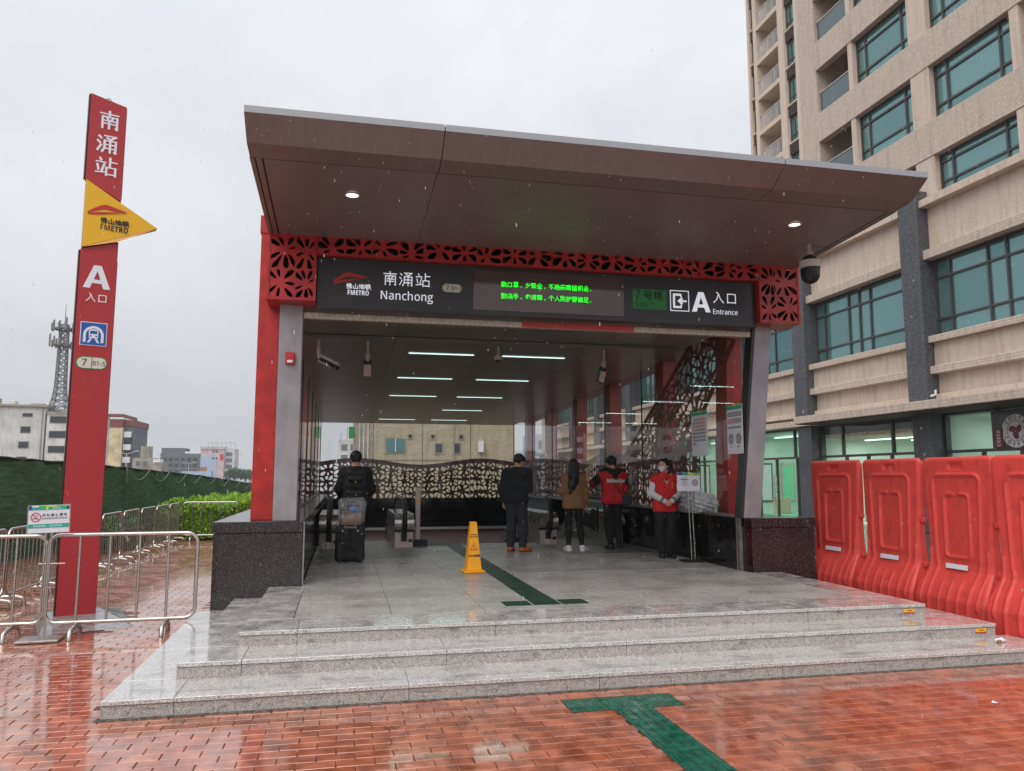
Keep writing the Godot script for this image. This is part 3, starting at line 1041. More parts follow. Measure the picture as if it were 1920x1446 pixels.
func build_station() -> void:
	var s := thing("station_pavilion", "glass and grey-panelled metro entrance pavilion with red steel frame and wide canopy", "building")
	# granite plinths
	var pl := MB.new()
	pl.cbox(Vector3(-1.52, -0.02, BACK), Vector3(-0.475, 1.03, -9.95), 0.004)
	put(s, "granite_plinth", pl, M.granite_dark)
	piece(s, "plinth_cap", M.granite_dark, Vector3(-1.53, 1.035, BACK), Vector3(-0.47, 1.17, -9.935), 0.006)
	var pr := MB.new()
	pr.cbox(Vector3(5.685, -0.02, -10.42), Vector3(6.68, 0.99, -10.0), 0.004)
	put(s, "granite_plinth", pr, M.granite_dark)
	piece(s, "plinth_cap", M.granite_dark, Vector3(5.68, 0.995, -10.42), Vector3(6.69, 1.13, -9.985), 0.006)
	var x := -10.43
	while x > BACK + 0.2:
		var e := maxf(x - 1.5, BACK)
		piece(s, "plinth_slab", M.granite_black, Vector3(5.6, 0.3, e + 0.003), Vector3(6.6, 1.0, x - 0.003), 0.003)
		piece(s, "plinth_cap", M.granite_black, Vector3(5.575, 1.005, e + 0.002), Vector3(6.6, 1.13, x - 0.002), 0.005)
		x = e
	piece(s, "plinth_slab", M.granite_black, Vector3(5.6, 0.3, -10.42), Vector3(5.68, 1.0, -10.01), 0.003)
	piece(s, "plinth_cap", M.granite_black, Vector3(5.575, 1.005, -10.42), Vector3(5.675, 1.13, -10.0), 0.005)
	for zz in [-10.13, -10.2]: piece(s, "guide_channel", M.brushed, Vector3(5.555, FLOOR, zz - 0.018), Vector3(5.598, 1.13, zz + 0.018))
	piece(s, "guide_channel", M.brushed, Vector3(-0.468, FLOOR, -10.02), Vector3(-0.45, 1.16, -9.98))
	# the well of the escalators
	piece(s, "parapet", M.granite_black, Vector3(-0.5, 0.08, BACK - 0.2), Vector3(5.6, 1.0, BACK))
	for i in 6: piece(s, "well_panel", M.white, Vector3(-0.5 + 1.02 * i + 0.004, -5.5, BACK - 0.2), Vector3(-0.5 + 1.02 * (i + 1) - 0.004, 0.075, BACK - 0.01), 0.003)
	piece(s, "well_wall", M.grey_panel, Vector3(-0.6, -5.5, BACK), Vector3(-0.5, FLOOR, -15.4))
	piece(s, "well_wall", M.grey_panel, Vector3(5.6, -5.5, BACK), Vector3(5.7, 0.3, -15.4))
	piece(s, "well_wall", M.grey_panel, Vector3(-0.5, -5.5, -15.55), Vector3(5.6, 0.37, -15.4))
	piece(s, "well_floor", M.cement, Vector3(-0.6, -5.6, BACK), Vector3(5.7, -5.5, -15.4))
	# grey front columns; the right one leans outwards
	piece(s, "grey_column", M.grey_panel, Vector3(-0.85, 1.17, -10.28), Vector3(-0.56, 3.93, -10.05), 0.006)
	var rc := MB.new()
	rc.t = Transform3D(Basis(Vector3(1, 0, 0), Vector3(0.103, 1, 0), Vector3(0, 0, 1)), Vector3(5.6, 1.13, -10.05))
	rc.cbox(Vector3(0, 0, -0.23), Vector3(0.265, 2.8, 0), 0.006)
	put(s, "grey_column", rc, M.grey_panel)
	var ce := MB.new()
	ce.t = Transform3D(Basis(Vector3(1, 0, 0), Vector3(0.103, 1, 0), Vector3(0, 0, 1)), Vector3(5.565, 1.13, -10.07))
	ce.cbox(Vector3(0, 0, -0.2), Vector3(0.032, 2.78, 0), 0.004)
	put(s, "column_edge", ce, M.sign_black)
	# ceiling panels inside: three columns of panels
	var xs := [-0.76, 0.75, 2.4, 4.05, 5.65]
	var z := -10.0
	var first := true
	while z > BACK + 0.1:
		var z2 := z - (1.9 if first else 1.36)
		if z2 < BACK + 0.5: z2 = BACK
		for i in 4:
			var mb := MB.new()
			var y0 := ceil_y(z) + (0.06 if first else 0.0)
			var y1 := ceil_y(z2) + (0.06 if first else 0.0)
			var a := Vector3(xs[i] + 0.003, y0, z - 0.003)
			var b := Vector3(xs[i + 1] - 0.003, y0, z - 0.003)
			var c := Vector3(xs[i + 1] - 0.003, y1, z2 + 0.003)
			var d := Vector3(xs[i] + 0.003, y1, z2 + 0.003)
			var u := Vector3(0, 0.05, 0)
			mb.quad(a, d, c, b)
			mb.quad(a + u, b + u, c + u, d + u)
			mb.quad(a, b, b + u, a + u); mb.quad(c, d, d + u, c + u); mb.quad(b, c, c + u, b + u); mb.quad(d, a, a + u, d + u)
			put(s, "ceiling_panel", mb, M.ceiling)
		z = z2
		first = false
	# roof slab over the ceiling
	var rf := MB.new()
	rf.t = mapped(Vector3(0, 0, 0), Vector3(0, 0, -1), Vector3(0, 1, 0))
	rf.prism(PackedVector2Array([Vector2(10.3, 4.05), Vector2(25.9, 3.58), Vector2(25.9, 4.35), Vector2(10.3, 4.83)]), -1.0, 6.46)
	put(s, "roof", rf, M.canopy)
	# frameless glass: left, right, back
	var joints := [-10.3, -11.7, -13.93, -16.1, -18.27, -20.5, -22.8, BACK]
	for i in joints.size() - 1:
		var za: float = joints[i] - 0.008
		var zb: float = joints[i + 1] + 0.008
		var mb := MB.new()
		mb.quad(Vector3(5.65, 1.13, za), Vector3(5.65, 1.13, zb), Vector3(5.65, ceil_y(zb), zb), Vector3(5.65, ceil_y(za), za))
		put(s, "glass_pane", mb, M.pane)
		var ml := MB.new()
		ml.quad(Vector3(-0.74, 1.17, zb), Vector3(-0.74, 1.17, za), Vector3(-0.74, ceil_y(za), za), Vector3(-0.74, ceil_y(zb), zb))
		put(s, "glass_pane", ml, M.pane)
		for side in [5.65, -0.74]:
			piece(s, "silicone_joint", M.sign_black, Vector3(side - 0.012, 1.13, zb - 0.016), Vector3(side + 0.012, ceil_y(zb), zb - 0.001))
	var bx := [-0.74, 0.93, 2.55, 4.15, 5.65]
	for i in 4:
		var mb := MB.new()
		mb.quad(Vector3(bx[i] + 0.008, 1.0, BACK), Vector3(bx[i + 1] - 0.008, 1.0, BACK), Vector3(bx[i + 1] - 0.008, ceil_y(BACK), BACK), Vector3(bx[i] + 0.008, ceil_y(BACK), BACK))
		put(s, "glass_pane", mb, M.pane)
		piece(s, "silicone_joint", M.sign_black, Vector3(bx[i + 1] - 0.007, 1.0, BACK - 0.01), Vector3(bx[i + 1] + 0.007, ceil_y(BACK), BACK + 0.01))
	for side in [5.66, -0.75]: piece(s, "sill_rail", M.brushed, Vector3(side - 0.03, 1.131 if side > 0 else 1.171, BACK), Vector3(side + 0.03, 1.165 if side > 0 else 1.2, -10.31))
	# red steel posts outside the glass
	for k in 6:
		var zc: float = [-10.45, -14.0, -16.8, -19.6, -22.3, -25.2][k]
		var hw := 0.19 if k else 0.16
		if k == 0:
			piece(s, "red_post", M.red_steel, Vector3(-1.14, 1.17, -10.75), Vector3(-0.87, 5.16, -10.3), 0.006)
			piece(s, "post_flange", M.red_steel, Vector3(-1.155, 4.93, -10.76), Vector3(-0.86, 5.17, -10.285), 0.004)
			var lean := MB.new()
			lean.t = Transform3D(Basis(Vector3(1, 0, 0), Vector3(0.02, 1, 0), Vector3(0, 0, 1)), Vector3(6.0, 1.0, -11.45))
			lean.cbox(Vector3(0, 0, -0.19), Vector3(0.28, 3.6, 0.19), 0.006)
			put(s, "red_post", lean, M.red_steel)
			continue
		for side in [-1.14, 6.0]:
			var mb := MB.new()
			mb.t = Transform3D(Basis(Vector3(1, 0, 0), Vector3(0.0, 1, 0.05 * (1 if k % 2 else -1)), Vector3(0, 0, 1)), Vector3(side, 1.0, zc))
			mb.cbox(Vector3(0, 0, -hw), Vector3(0.28, 3.2, hw), 0.006)
			put(s, "red_post", mb, M.red_steel)
	# perforated flower screens: back wall, both sides, and the slanting brace on the right
	var back := mapped(Vector3(0, 0, BACK - 0.08), Vector3(1, 0, 0), Vector3(0, 1, 0))
	for i in 4:
		lace(s, "lace_screen", M.dark_red, back, bx[i] + 0.01, bx[i + 1] - 0.01, 1.0, func(x): return wave(x), 0.37)
	var wb := MB.new()
	wb.t = back
	var poly := PackedVector2Array()
	for i in 33: poly.append(Vector2(-0.74 + 6.39 * i / 32.0, wave(-0.74 + 6.39 * i / 32.0) - 0.004))
	for i in 33: poly.append(Vector2(5.65 - 6.39 * i / 32.0, wave(5.65 - 6.39 * i / 32.0) + 0.12))
	wb.prism(poly, -0.008, 0.008)
	put(s, "screen_rim", wb, M.dark_red)
	for side in 2:
		var tr := mapped(Vector3(5.76, 0, 0), Vector3(0, 0, 1), Vector3(0, 1, 0)) if side == 0 else mapped(Vector3(-0.86, 0, 0), Vector3(0, 0, 1), Vector3(0, 1, 0))
		for i in range(1, joints.size() - 1):
			lace(s, "lace_screen", M.dark_red, tr, joints[i + 1] + 0.01, joints[i] - 0.01, 1.13, func(x): return wave(x) - 0.05, 0.37)
		var rim := MB.new()
		rim.t = tr
		poly = PackedVector2Array()
		for i in 65: poly.append(Vector2(BACK + 13.7 * i / 64.0, wave(BACK + 13.7 * i / 64.0) - 0.054))
		for i in 65: poly.append(Vector2(BACK + 13.7 - 13.7 * i / 64.0, wave(BACK + 13.7 - 13.7 * i / 64.0) + 0.07))
		rim.prism(poly, -0.008, 0.008)
		put(s, "screen_rim", rim, M.dark_red)
	var dg := MB.new()
	dg.t = mapped(Vector3(5.9, 0, 0), Vector3(0, 0, 1), Vector3(0, 1, 0))
	var ta := Vector2(-11.7, 4.3)
	var tb := Vector2(-10.72, 3.82)
	var ba := Vector2(-15.9, 1.95)
	var bb := Vector2(-13.0, 1.75)
	for i in 8:
		for j in 3:
			var q := []
			for w in [[i, j], [i, j + 1], [i + 1, j + 1], [i + 1, j]]:
				var f := pow(w[0] / 8.0, 0.9)
				q.append(ta.lerp(ba, f).lerp(tb.lerp(bb, f), w[1] / 3.0))
			petals(dg, q if (q[1] - q[0]).cross(q[3] - q[0]) > 0 else [q[3], q[2], q[1], q[0]], 7 + (i + j * 2) % 3, 0.012, 0.40, 0.36)
	put(s, "lace_brace", dg, M.dark_red)
	for e in [[ta, ba], [tb, bb]]:
		var mb := MB.new()
		mb.bar(Vector3(5.9, e[0].y, e[0].x), Vector3(5.9, e[1].y, e[1].x), 0.05, 0.05)
		put(s, "brace_edge", mb, M.dark_red)
	# red boxes and band over the opening, pierced with leaves
	for side in 2:
		var x0 := -1.0 if side == 0 else 5.82
		var x1 := -0.4 if side == 0 else 6.47
		var bk := MB.new()
		bk.t = mapped(Vector3(0, 0, -9.8), Vector3(1, 0, 0), Vector3(0, 1, 0))
		var xm := (x0 + x1) / 2.0 + (0.04 if side == 0 else -0.05)
		for i in 2:
			for j in 2:
				var xa := x0 + 0.03 if i == 0 else xm
				var xb := xm if i == 0 else x1 - 0.03
				var ya := 3.96 if j == 0 else 4.33
				var yb := 4.33 if j == 0 else 4.75
				petals(bk, [Vector2(xa, ya), Vector2(xb, ya), Vector2(xb, yb), Vector2(xa, yb)], 7 + (i + j) % 2, 0.006, 0.19, 0.36, 0.14)
		put(s, "pierced_box_front", bk, M.red_steel)
		var fr := MB.new()
		for b in [[x0, x0 + 0.03, 3.93, 4.78], [x1 - 0.03, x1, 3.93, 4.78], [x0 + 0.03, x1 - 0.03, 3.93, 3.96], [x0 + 0.03, x1 - 0.03, 4.75, 4.78]]:
			fr.box(Vector3(b[0], b[2], -9.82), Vector3(b[1], b[3], -9.785))
		fr.box(Vector3(x0, 3.93, -10.3), Vector3(x0 + 0.015, 4.78, -9.82))
		fr.box(Vector3(x1 - 0.015, 3.93, -10.3), Vector3(x1, 4.78, -9.82))
		fr.box(Vector3(x0 + 0.015, 3.93, -10.3), Vector3(x1 - 0.015, 3.945, -9.82))
		put(s, "box_frame", fr, M.red_steel)
		piece(s, "box_backing", M.void, Vector3(x0 + 0.02, 3.95, -10.0), Vector3(x1 - 0.02, 4.77, -9.96))
	for half in 2:
		var band := MB.new()
		band.t = mapped(Vector3(0, 0, -9.8), Vector3(1, 0, 0), Vector3(0, 1, 0))
		var a := -0.395 if half == 0 else 2.72
		var b := 2.71 if half == 0 else 5.815
		for i in 9:
			var xa := a + (b - a) * i / 9.0
			var xb := a + (b - a) * (i + 1) / 9.0
			var ym := 4.655 + 0.02 * sin(i * 2.0)
			petals(band, [Vector2(xa, 4.56), Vector2(xb, 4.56), Vector2(xb, 4.78), Vector2(xa, 4.78)], 5 + i % 2, 0.006, 0.30, 0.40, 0.14)
		put(s, "pierced_band", band, M.red_steel)
		piece(s, "band_backing", M.void, Vector3(a, 4.57, -9.98), Vector3(b, 4.77, -9.94))
	piece(s, "band_soffit", M.red_steel, Vector3(-0.395, 4.545, -9.93), Vector3(5.815, 4.558, -9.79))
	# roller-shutter rail under the sign with a strip of red film left on it
	piece(s, "shutter_rail", M.rail_steel, Vector3(-0.56, 3.765, -10.2), Vector3(5.84, 3.85, -10.1), 0.006)
	piece(s, "red_film", M.tape_red, Vector3(2.36, 3.77, -10.099), Vector3(4.0, 3.848, -10.092))
	for k in 9: piece(s, "rail_hanger", M.pole_pink, Vector3(0.05 + 0.72 * k, 3.851, -10.15), Vector3(0.075 + 0.72 * k, 3.93, -10.12))
	var pipe := MB.new()
	pipe.tube([Vector3(-0.5, 3.905, -10.02), Vector3(5.8, 3.915, -10.02)], 0.011, 6)
	put(s, "conduit_pipe", pipe, M.dark_red)

func build_canopy() -> void:
	# the canopy belongs to the pavilion but is seen apart: folded fascia, soffit panels, edge trims
	var s := get_node("station_pavilion")
	var cuts := [-1.0, 0.9, 4.64, 6.46]
	var prof := [Vector2(-7.165, 5.182), Vector2(-7.17, 5.118), Vector2(-7.44, 4.935), Vector2(-7.72, 4.905)]
	for i in 3:
		var a: float = cuts[i] + 0.005
		var b: float = cuts[i + 1] - 0.005
		for k in 3:
			var p: Vector2 = prof[k]
			var q: Vector2 = prof[k + 1]
			var mb := MB.new()
			var d := Vector2(q.y - p.y, p.x - q.x).normalized() * 0.03
			mb.t = mapped(Vector3.ZERO, Vector3(0, 0, 1), Vector3(0, 1, 0))
			var g := Vector2(0.0, 0.0)
			mb.prism(PackedVector2Array([p, q, q + Vector2(-0.03, 0.015), p + Vector2(-0.03, 0.0 if k == 0 else 0.01)]), -b, -a)
			put(s, "trim_panel" if k == 0 else "fascia_panel", mb, M.trim if k == 0 else M.fascia)
	# soffit: two rows of panels
	var zs := [-7.735, -8.95, -9.8]
	var fy := func(z: float) -> float: return 4.905 + (z + 7.72) * 0.0605
	var sx := [-0.87, 0.89, 4.64, 6.36]
	for i in 3:
		for j in 2:
			var mb := MB.new()
			mb.t = mapped(Vector3.ZERO, Vector3(0, 0, 1), Vector3(0, 1, 0))
			mb.prism(PackedVector2Array([Vector2(zs[j] - 0.003, fy.call(zs[j])), Vector2(zs[j + 1] + 0.003, fy.call(zs[j + 1])), Vector2(zs[j + 1] + 0.003, fy.call(zs[j + 1]) + 0.03), Vector2(zs[j] - 0.003, fy.call(zs[j]) + 0.03)]), -sx[i + 1] + 0.003, -sx[i] - 0.003)
			put(s, "soffit_panel", mb, M.canopy)
	for e in [[-1.0, -0.955], [-0.94, -0.885], [6.375, 6.41], [6.42, 6.46]]:
		var mb := MB.new()
		mb.t = mapped(Vector3.ZERO, Vector3(0, 0, 1), Vector3(0, 1, 0))
		mb.prism(PackedVector2Array([Vector2(-7.72, 4.9), Vector2(-9.9, 4.77), Vector2(-9.9, 4.84), Vector2(-7.72, 4.97)]), -e[1], -e[0])
		put(s, "edge_trim", mb, M.fascia)
	var top := MB.new()
	top.t = mapped(Vector3.ZERO, Vector3(0, 0, 1), Vector3(0, 1, 0))
	top.prism(PackedVector2Array([Vector2(-7.2, 5.175), Vector2(-7.3, 5.12), Vector2(-7.6, 4.96), Vector2(-9.9, 4.84), Vector2(-10.6, 4.84), Vector2(-10.6, 5.0)]), -6.45, 0.99)
	put(s, "canopy_body", top, M.fascia)
	# two round downlights let into the soffit
	for k in 2:
		var c: Vector3 = [Vector3(0.02, 4.859, -8.44), Vector3(5.46, 4.867, -8.3)][k]
		var l := thing("downlight", ["round recessed downlight glowing in the canopy soffit above the left end of the sign", "round recessed downlight glowing in the canopy soffit near the dome camera"][k], "light", c, 0.0, "canopy downlights")
		var mb := MB.new()
		mb.lathe([Vector2(0.0, -0.004), Vector2(0.068, -0.004)], Vector3.ZERO, 24)
		put(l, "lamp_face", mb, M.downlight_glow)
		var rg := MB.new()
		rg.lathe([Vector2(0.069, -0.002), Vector2(0.072, -0.009), Vector2(0.086, -0.007), Vector2(0.09, 0.002)], Vector3.ZERO, 24)
		put(l, "lamp_ring", rg, M.trim)
		var sp := SpotLight3D.new()
		sp.name = "lamp_light"
		sp.position = Vector3(0, -0.03, 0)
		sp.rotation_degrees = Vector3(-90, 0, 0)
		sp.spot_angle = 60.0
		sp.spot_range = 12.0
		sp.spot_attenuation = 2.0
		sp.light_energy = 0.35
		sp.light_size = 0.06
		sp.light_color = Color(1, 0.97, 0.92)
		sp.shadow_enabled = true
		l.add_child(sp)

# ---- buildings ----------------------------------------------------------------------------------------------
const SC := 1.85
func by(y10: float) -> float:                      # heights were read off a plane ten metres away
	return 1.725 + (y10 - 1.725) * SC

func window_unit(parent: Node3D, at: Transform3D, w: float, h: float, cols: Array, rows: Array, glass: Material, d := 0.07, bar := 0.07) -> void:
	# a framed window in the xy plane of «at» (origin at its lower left corner): frame > panes
	var fr := MB.new()
	fr.t = at
	var xs := [0.0]
	for c in cols: xs.append(xs[-1] + c)
	var ys := [0.0]
	for c in rows: ys.append(ys[-1] + c)
	for i in xs.size():
		var x: float = clampf(xs[i] / xs[-1] * w, bar / 2, w - bar / 2)
		fr.box(Vector3(x - bar / 2, 0, -d), Vector3(x + bar / 2, h, d * 0.3))
	for j in ys.size():
		var y: float = clampf(ys[j] / ys[-1] * h, bar / 2, h - bar / 2)
		for i in xs.size() - 1:
			var x0: float = clampf(xs[i] / xs[-1] * w, bar / 2, w - bar / 2) + bar / 2 + 0.001
			var x1: float = clampf(xs[i + 1] / xs[-1] * w, bar / 2, w - bar / 2) - bar / 2 - 0.001
			fr.box(Vector3(x0, y - bar / 2, -d), Vector3(x1, y + bar / 2, d * 0.22))
	var f := put(parent, "window", fr, M.window_frame)
	for i in xs.size() - 1:
		for j in ys.size() - 1:
			var p := MB.new()
			var x0: float = xs[i] / xs[-1] * w
			var x1: float = xs[i + 1] / xs[-1] * w
			var y0: float = ys[j] / ys[-1] * h
			var y1: float = ys[j + 1] / ys[-1] * h
			p.t = at * Transform3D(Basis.from_euler(Vector3(rng.randf_range(-0.006, 0.006), rng.randf_range(-0.006, 0.006), 0)), Vector3((x0 + x1) / 2, (y0 + y1) / 2, -d * 0.5))
			p.box(Vector3(-(x1 - x0) / 2 + 0.01, -(y1 - y0) / 2 + 0.01, -0.012), Vector3((x1 - x0) / 2 - 0.01, (y1 - y0) / 2 - 0.01, 0))
			put(f, "pane", p, M.window_teal_mid if glass == M.window_teal and (i * 5 + j * 3 + int(w * 10.0)) % 4 == 0 else glass)

func facing_left(x: float, y: float, z_left: float) -> Transform3D:
	# a plane that looks towards -x; its own x runs towards +z (rightwards for someone who faces it)
	return Transform3D(Basis(Vector3(0, 0, 1), Vector3(0, 1, 0), Vector3(-1, 0, 0)), Vector3(x, y, z_left))

func build_right_building() -> void:
	var b := thing("shop_building", "beige tiled building on the right with teal windows, dark stone pillars and shops below", "building")
	var wall := 18.5
	var zn := -8.0                                   # nearer end, outside the frame
	var zf := -72.0
	# podium core behind the facade, from the first floor upwards
	piece(b, "core_wall", M.plain_wall, Vector3(wall + 0.3, by(2.95), zf), Vector3(wall + 14.0, by(6.6), zn))
	var cols := []
	for k in range(-1, 8): cols.append(-21.08 - 6.46 * k)
	# plain wall strips and ledges, bay by bay between the pillars
	for k in cols.size() - 1:
		var z1: float = cols[k] - 0.42
		var z0: float = cols[k + 1] + 0.42
		var near := k <= 1
		piece(b, "plain_wall", M.plain_wall, Vector3(wall, by(3.05), z0), Vector3(wall + 0.3, by(4.02), z1))
		piece(b, "wall_panel", M.fine_tile, Vector3(wall - 0.02, by(5.63), z0), Vector3(wall + 0.3, by(6.45), z1))
		var side := 0.16
		for e in [[3.02, 3.125, 0.14, M.fine_tile], [3.47, 3.60, 0.3, M.mosaic], [4.015, 4.13, 0.3, M.mosaic], [5.485, 5.65, 0.3, M.mosaic], [6.43, 6.56, 0.34, M.fine_tile]]:
			piece(b, "ledge", e[3], Vector3(wall - e[2], by(e[0]), z0 - side), Vector3(wall + 0.05, by(e[1]), z1 + side), 0.01)
		piece(b, "recess_wall", M.plain_wall, Vector3(wall - 0.1, by(3.6), z0), Vector3(wall + 0.02, by(4.01), z1))
		window_unit(b, facing_left(wall + 0.12, by(4.135), z0), z1 - z0, by(5.48) - by(4.135), [0.1, 0.24, 0.1, 0.1, 0.28, 0.1] if k % 2 else [0.11, 0.26, 0.12, 0.12, 0.26, 0.13], [0.22, 0.54, 0.24], M.window_teal if k < 2 else M.window_teal_dark)
	for k in cols.size():
		var z: float = cols[k]
		piece(b, "stone_pillar", M.stone_column, Vector3(wall - 0.47, by(2.9), z - 0.42), Vector3(wall + 0.28, by(6.56) + (0.35 if k < 2 else 0.0), z + 0.42), 0.02)
		piece(b, "pillar_foot", M.stone_column, Vector3(wall - 0.36, -0.05, z - 0.46), Vector3(wall + 0.3, by(2.85), z + 0.46), 0.02)
		for y in [2.2, 3.9, 5.6, 7.3, 9.0]: piece(b, "stone_joint", M.black, Vector3(wall - 0.472, y, z - 0.421), Vector3(wall - 0.46, y + 0.012, z + 0.421))
	# shop awning on the nearer part, a tiled ledge on the rest
	piece(b, "awning", M.mosaic, Vector3(17.0, by(2.82) - 0.03, -26.5), Vector3(wall + 0.1, by(2.95), zn), 0.01)
	piece(b, "awning_soffit", M.balcony_dark, Vector3(17.06, by(2.82) - 0.06, -26.4), Vector3(wall, by(2.82) - 0.032, zn))
	piece(b, "tiled_ledge", M.mosaic, Vector3(wall - 0.55, by(2.80), zf), Vector3(wall + 0.1, by(2.93), -26.6), 0.01)
	# shop fronts at street level
	for k in cols.size() - 1:
		if k > 3: break
		var z1: float = cols[k] - 0.46
		var z0: float = cols[k + 1] + 0.46
		var h := by(2.80)
		var tr := facing_left(wall + 0.05, 0.0, z0)
		var w := z1 - z0
		var spl: Array = [[0.0, 0.37, 1.0], [0.0, 0.25, 0.74, 1.0], [0.0, 0.3, 0.84, 1.0], [0.0, 0.25, 0.5, 0.75, 1.0]][k]
		var lowers: Array = [[0.0, 0.26, 0.5, 0.74, 1.0], [0.0, 0.28, 0.5, 0.72, 1.0], [0.0, 0.32, 0.58, 0.86, 1.0], [0.0, 0.25, 0.5, 0.75, 1.0]][k]
		var fr := MB.new()
		fr.t = tr
		var tr_y := by(2.14)
		for x in spl: fr.box(Vector3(clampf(x * w, 0.04, w - 0.04) - 0.04, tr_y + 0.04, -0.08), Vector3(clampf(x * w, 0.04, w - 0.04) + 0.04, h, 0.03))
		for x in lowers: fr.box(Vector3(clampf(x * w, 0.04, w - 0.04) - 0.04, 0.0, -0.08), Vector3(clampf(x * w, 0.04, w - 0.04) + 0.04, tr_y - 0.05, 0.028))
		fr.box(Vector3(0, tr_y - 0.05, -0.08), Vector3(w, tr_y + 0.04, 0.034))
		fr.box(Vector3(0, h - 0.08, -0.08), Vector3(w, h, 0.036))
		var f := put(b, "shop_front", fr, M.window_frame)
		for pair in [[spl, tr_y + 0.045, h - 0.085], [lowers, 0.06, tr_y - 0.055]]:
			for i in pair[0].size() - 1:
				var p := MB.new()
				p.t = tr
				p.quad(Vector3(pair[0][i] * w + 0.045, pair[1], -0.03), Vector3(pair[0][i + 1] * w - 0.045, pair[1], -0.03), Vector3(pair[0][i + 1] * w - 0.045, pair[2], -0.03), Vector3(pair[0][i] * w + 0.045, pair[2], -0.03))
				put(f, "pane", p, M.shop_pane)
		for s in [-1, 1]:
			if k != 2: continue
			var hd := MB.new()
			hd.t = tr
			hd.tube([Vector3(w * 0.58 + 0.09 * s, 0.5, 0.08), Vector3(w * 0.58 + 0.09 * s, 1.75, 0.08)], 0.018, 8)
			put(f, "handle", hd, M.steel)
		# the room behind
		var room := 7.0
		var z_a := z0
		var z_b := z1
		piece(b, "shop_floor", M.shop_mint if k >= 2 else M.shop_white, Vector3(wall + 0.1, -0.06, z_a), Vector3(wall + room, 0.0, z_b))
		piece(b, "shop_back_wall", M.shop_white if k != 1 else M.shop_lime, Vector3(wall + room, -0.06, z_a), Vector3(wall + room + 0.15, 3.9, z_b))
		piece(b, "shop_side_wall", M.shop_white, Vector3(wall + 0.1, -0.06, z_a - 0.14), Vector3(wall + room, 3.9, z_a - 0.002))
		piece(b, "shop_side_wall", M.shop_white, Vector3(wall + 0.1, -0.06, z_b + 0.002), Vector3(wall + room, 3.9, z_b + 0.14))
		piece(b, "shop_ceiling", M.slat_dark if k == 1 else M.shop_white, Vector3(wall + 0.15, 3.36 if k == 1 else 3.6, z_a), Vector3(wall + room, 3.98, z_b))
		if k == 1:
			for i in 22:
				piece(b, "ceiling_slat", M.slat_wood, Vector3(wall + 0.2, 3.22, z_a + 0.2 + i * 0.26), Vector3(wall + room - 0.1, 3.34, z_a + 0.30 + i * 0.26))
		for i in 4:
			var q := MB.new()
			q.box(Vector3(wall + room - 0.12, 0.9 + 0.3 * (i % 2), z_a + 0.7 + 1.3 * i), Vector3(wall + room - 0.002, 2.1, z_a + 1.5 + 1.3 * i))
			put(b, "wall_shelf", q, [M.slat_wood, M.window_grey, M.notice_lime, M.cup_red][(i + k) % 4])
		for i in 5:
			piece(b, "wall_frame", [M.window_frame, M.slat_wood][i % 2], Vector3(wall + 1.0 + 1.2 * i, 0.5, z_a), Vector3(wall + 1.75 + 1.2 * i, 2.35, z_a + 0.05))
			piece(b, "wall_picture", [M.white, M.shop_mint, M.window_grey][i % 3], Vector3(wall + 1.08 + 1.2 * i, 0.58, z_a + 0.051), Vector3(wall + 1.67 + 1.2 * i, 2.27, z_a + 0.06))
		for i in 3:
			piece(b, "shop_table", M.black if i % 2 else M.slat_wood, Vector3(wall + 1.2 + i, 0.0, z_a + 0.9 + 1.5 * i), Vector3(wall + 1.75 + i, 0.74, z_a + 1.5 + 1.5 * i), 0.02)
		for i in 3:
			var lg := thing("shop_lamp", ["white lamp in the coffee shop at the frame edge", "white lamp under the slatted shop ceiling", "white lamp in the mint-floored shop with glass doors", "white lamp in the shop behind the station glass"][k] + [", first behind the window", ", second behind the window", ", deepest in the room"][i], "light", Vector3(wall + 1.6 + 1.7 * i, 3.1 if k == 1 else 3.5, (z_a + z_b) / 2 + 0.5 * (i - 1)), 0.0, ["ceiling lamps in the coffee shop", "ceiling lamps in the slatted shop", "ceiling lamps in the mint shop", "ceiling lamps in the shop behind the station"][k])
			piece(lg, "lamp_glow_tube", M.lamp_glow, Vector3(-0.07, 0, -1.6), Vector3(0.07, 0.05, 1.6))
			var al := AreaLight3D.new()
			al.name = "lamp_light"
			al.area_size = Vector2(0.14, 3.2)
			al.position = Vector3(0, -0.02, 0)
			al.rotation_degrees = Vector3(-90, 0, 0)
			al.light_energy = 3.6 if k == 1 else 1.7
			al.light_color = Color(0.9, 1.0, 0.94)
			al.shadow_enabled = true
			lg.add_child(al)
	piece(b, "street_wall", M.plain_wall, Vector3(wall, -0.05, zf), Vector3(wall + 0.3, by(2.8), cols[4] + 0.46))
	# coffee posters in the nearest shop window
	var cz: float = cols[0] - 0.46
	var ps := thing("coffee_poster", "dark coffee poster with round white bean logo behind the shop window at the frame edge", "poster", Vector3(wall + 0.0, 0, 0))
	piece(ps, "poster_sheet", M.poster_dark, Vector3(-0.02, by(2.16), -18.75), Vector3(-0.008, by(2.74), -15.2))
	piece(ps, "cup", M.cup_red, Vector3(-0.03, by(2.16), -18.72), Vector3(-0.021, by(2.47), -18.36))
	var ca := MB.new()
	ca.t = facing_left(-0.024, by(2.41), -17.93)
	ca.disc(Vector2.ZERO, 0.47, 0.0, 0.006, 40)
	put(ps, "logo_disc", ca, M.white)
	var cb := MB.new()
	cb.t = facing_left(-0.031, by(2.41), -17.93)
	cb.ring(Vector2.ZERO, 0.275, 0.29, 0, 0.004, 40)
	for a in [0.5, 2.6, 4.7]:
		var c := Vector2(cos(a), sin(a)) * 0.12
		var bean := PackedVector2Array()
		for i in 20:
			var p := Vector2(cos(TAU * i / 20) * 0.125, sin(TAU * i / 20) * 0.085)
			bean.append(c + p.rotated(a + 0.6))
		cb.prism(bean, 0.0, 0.006)
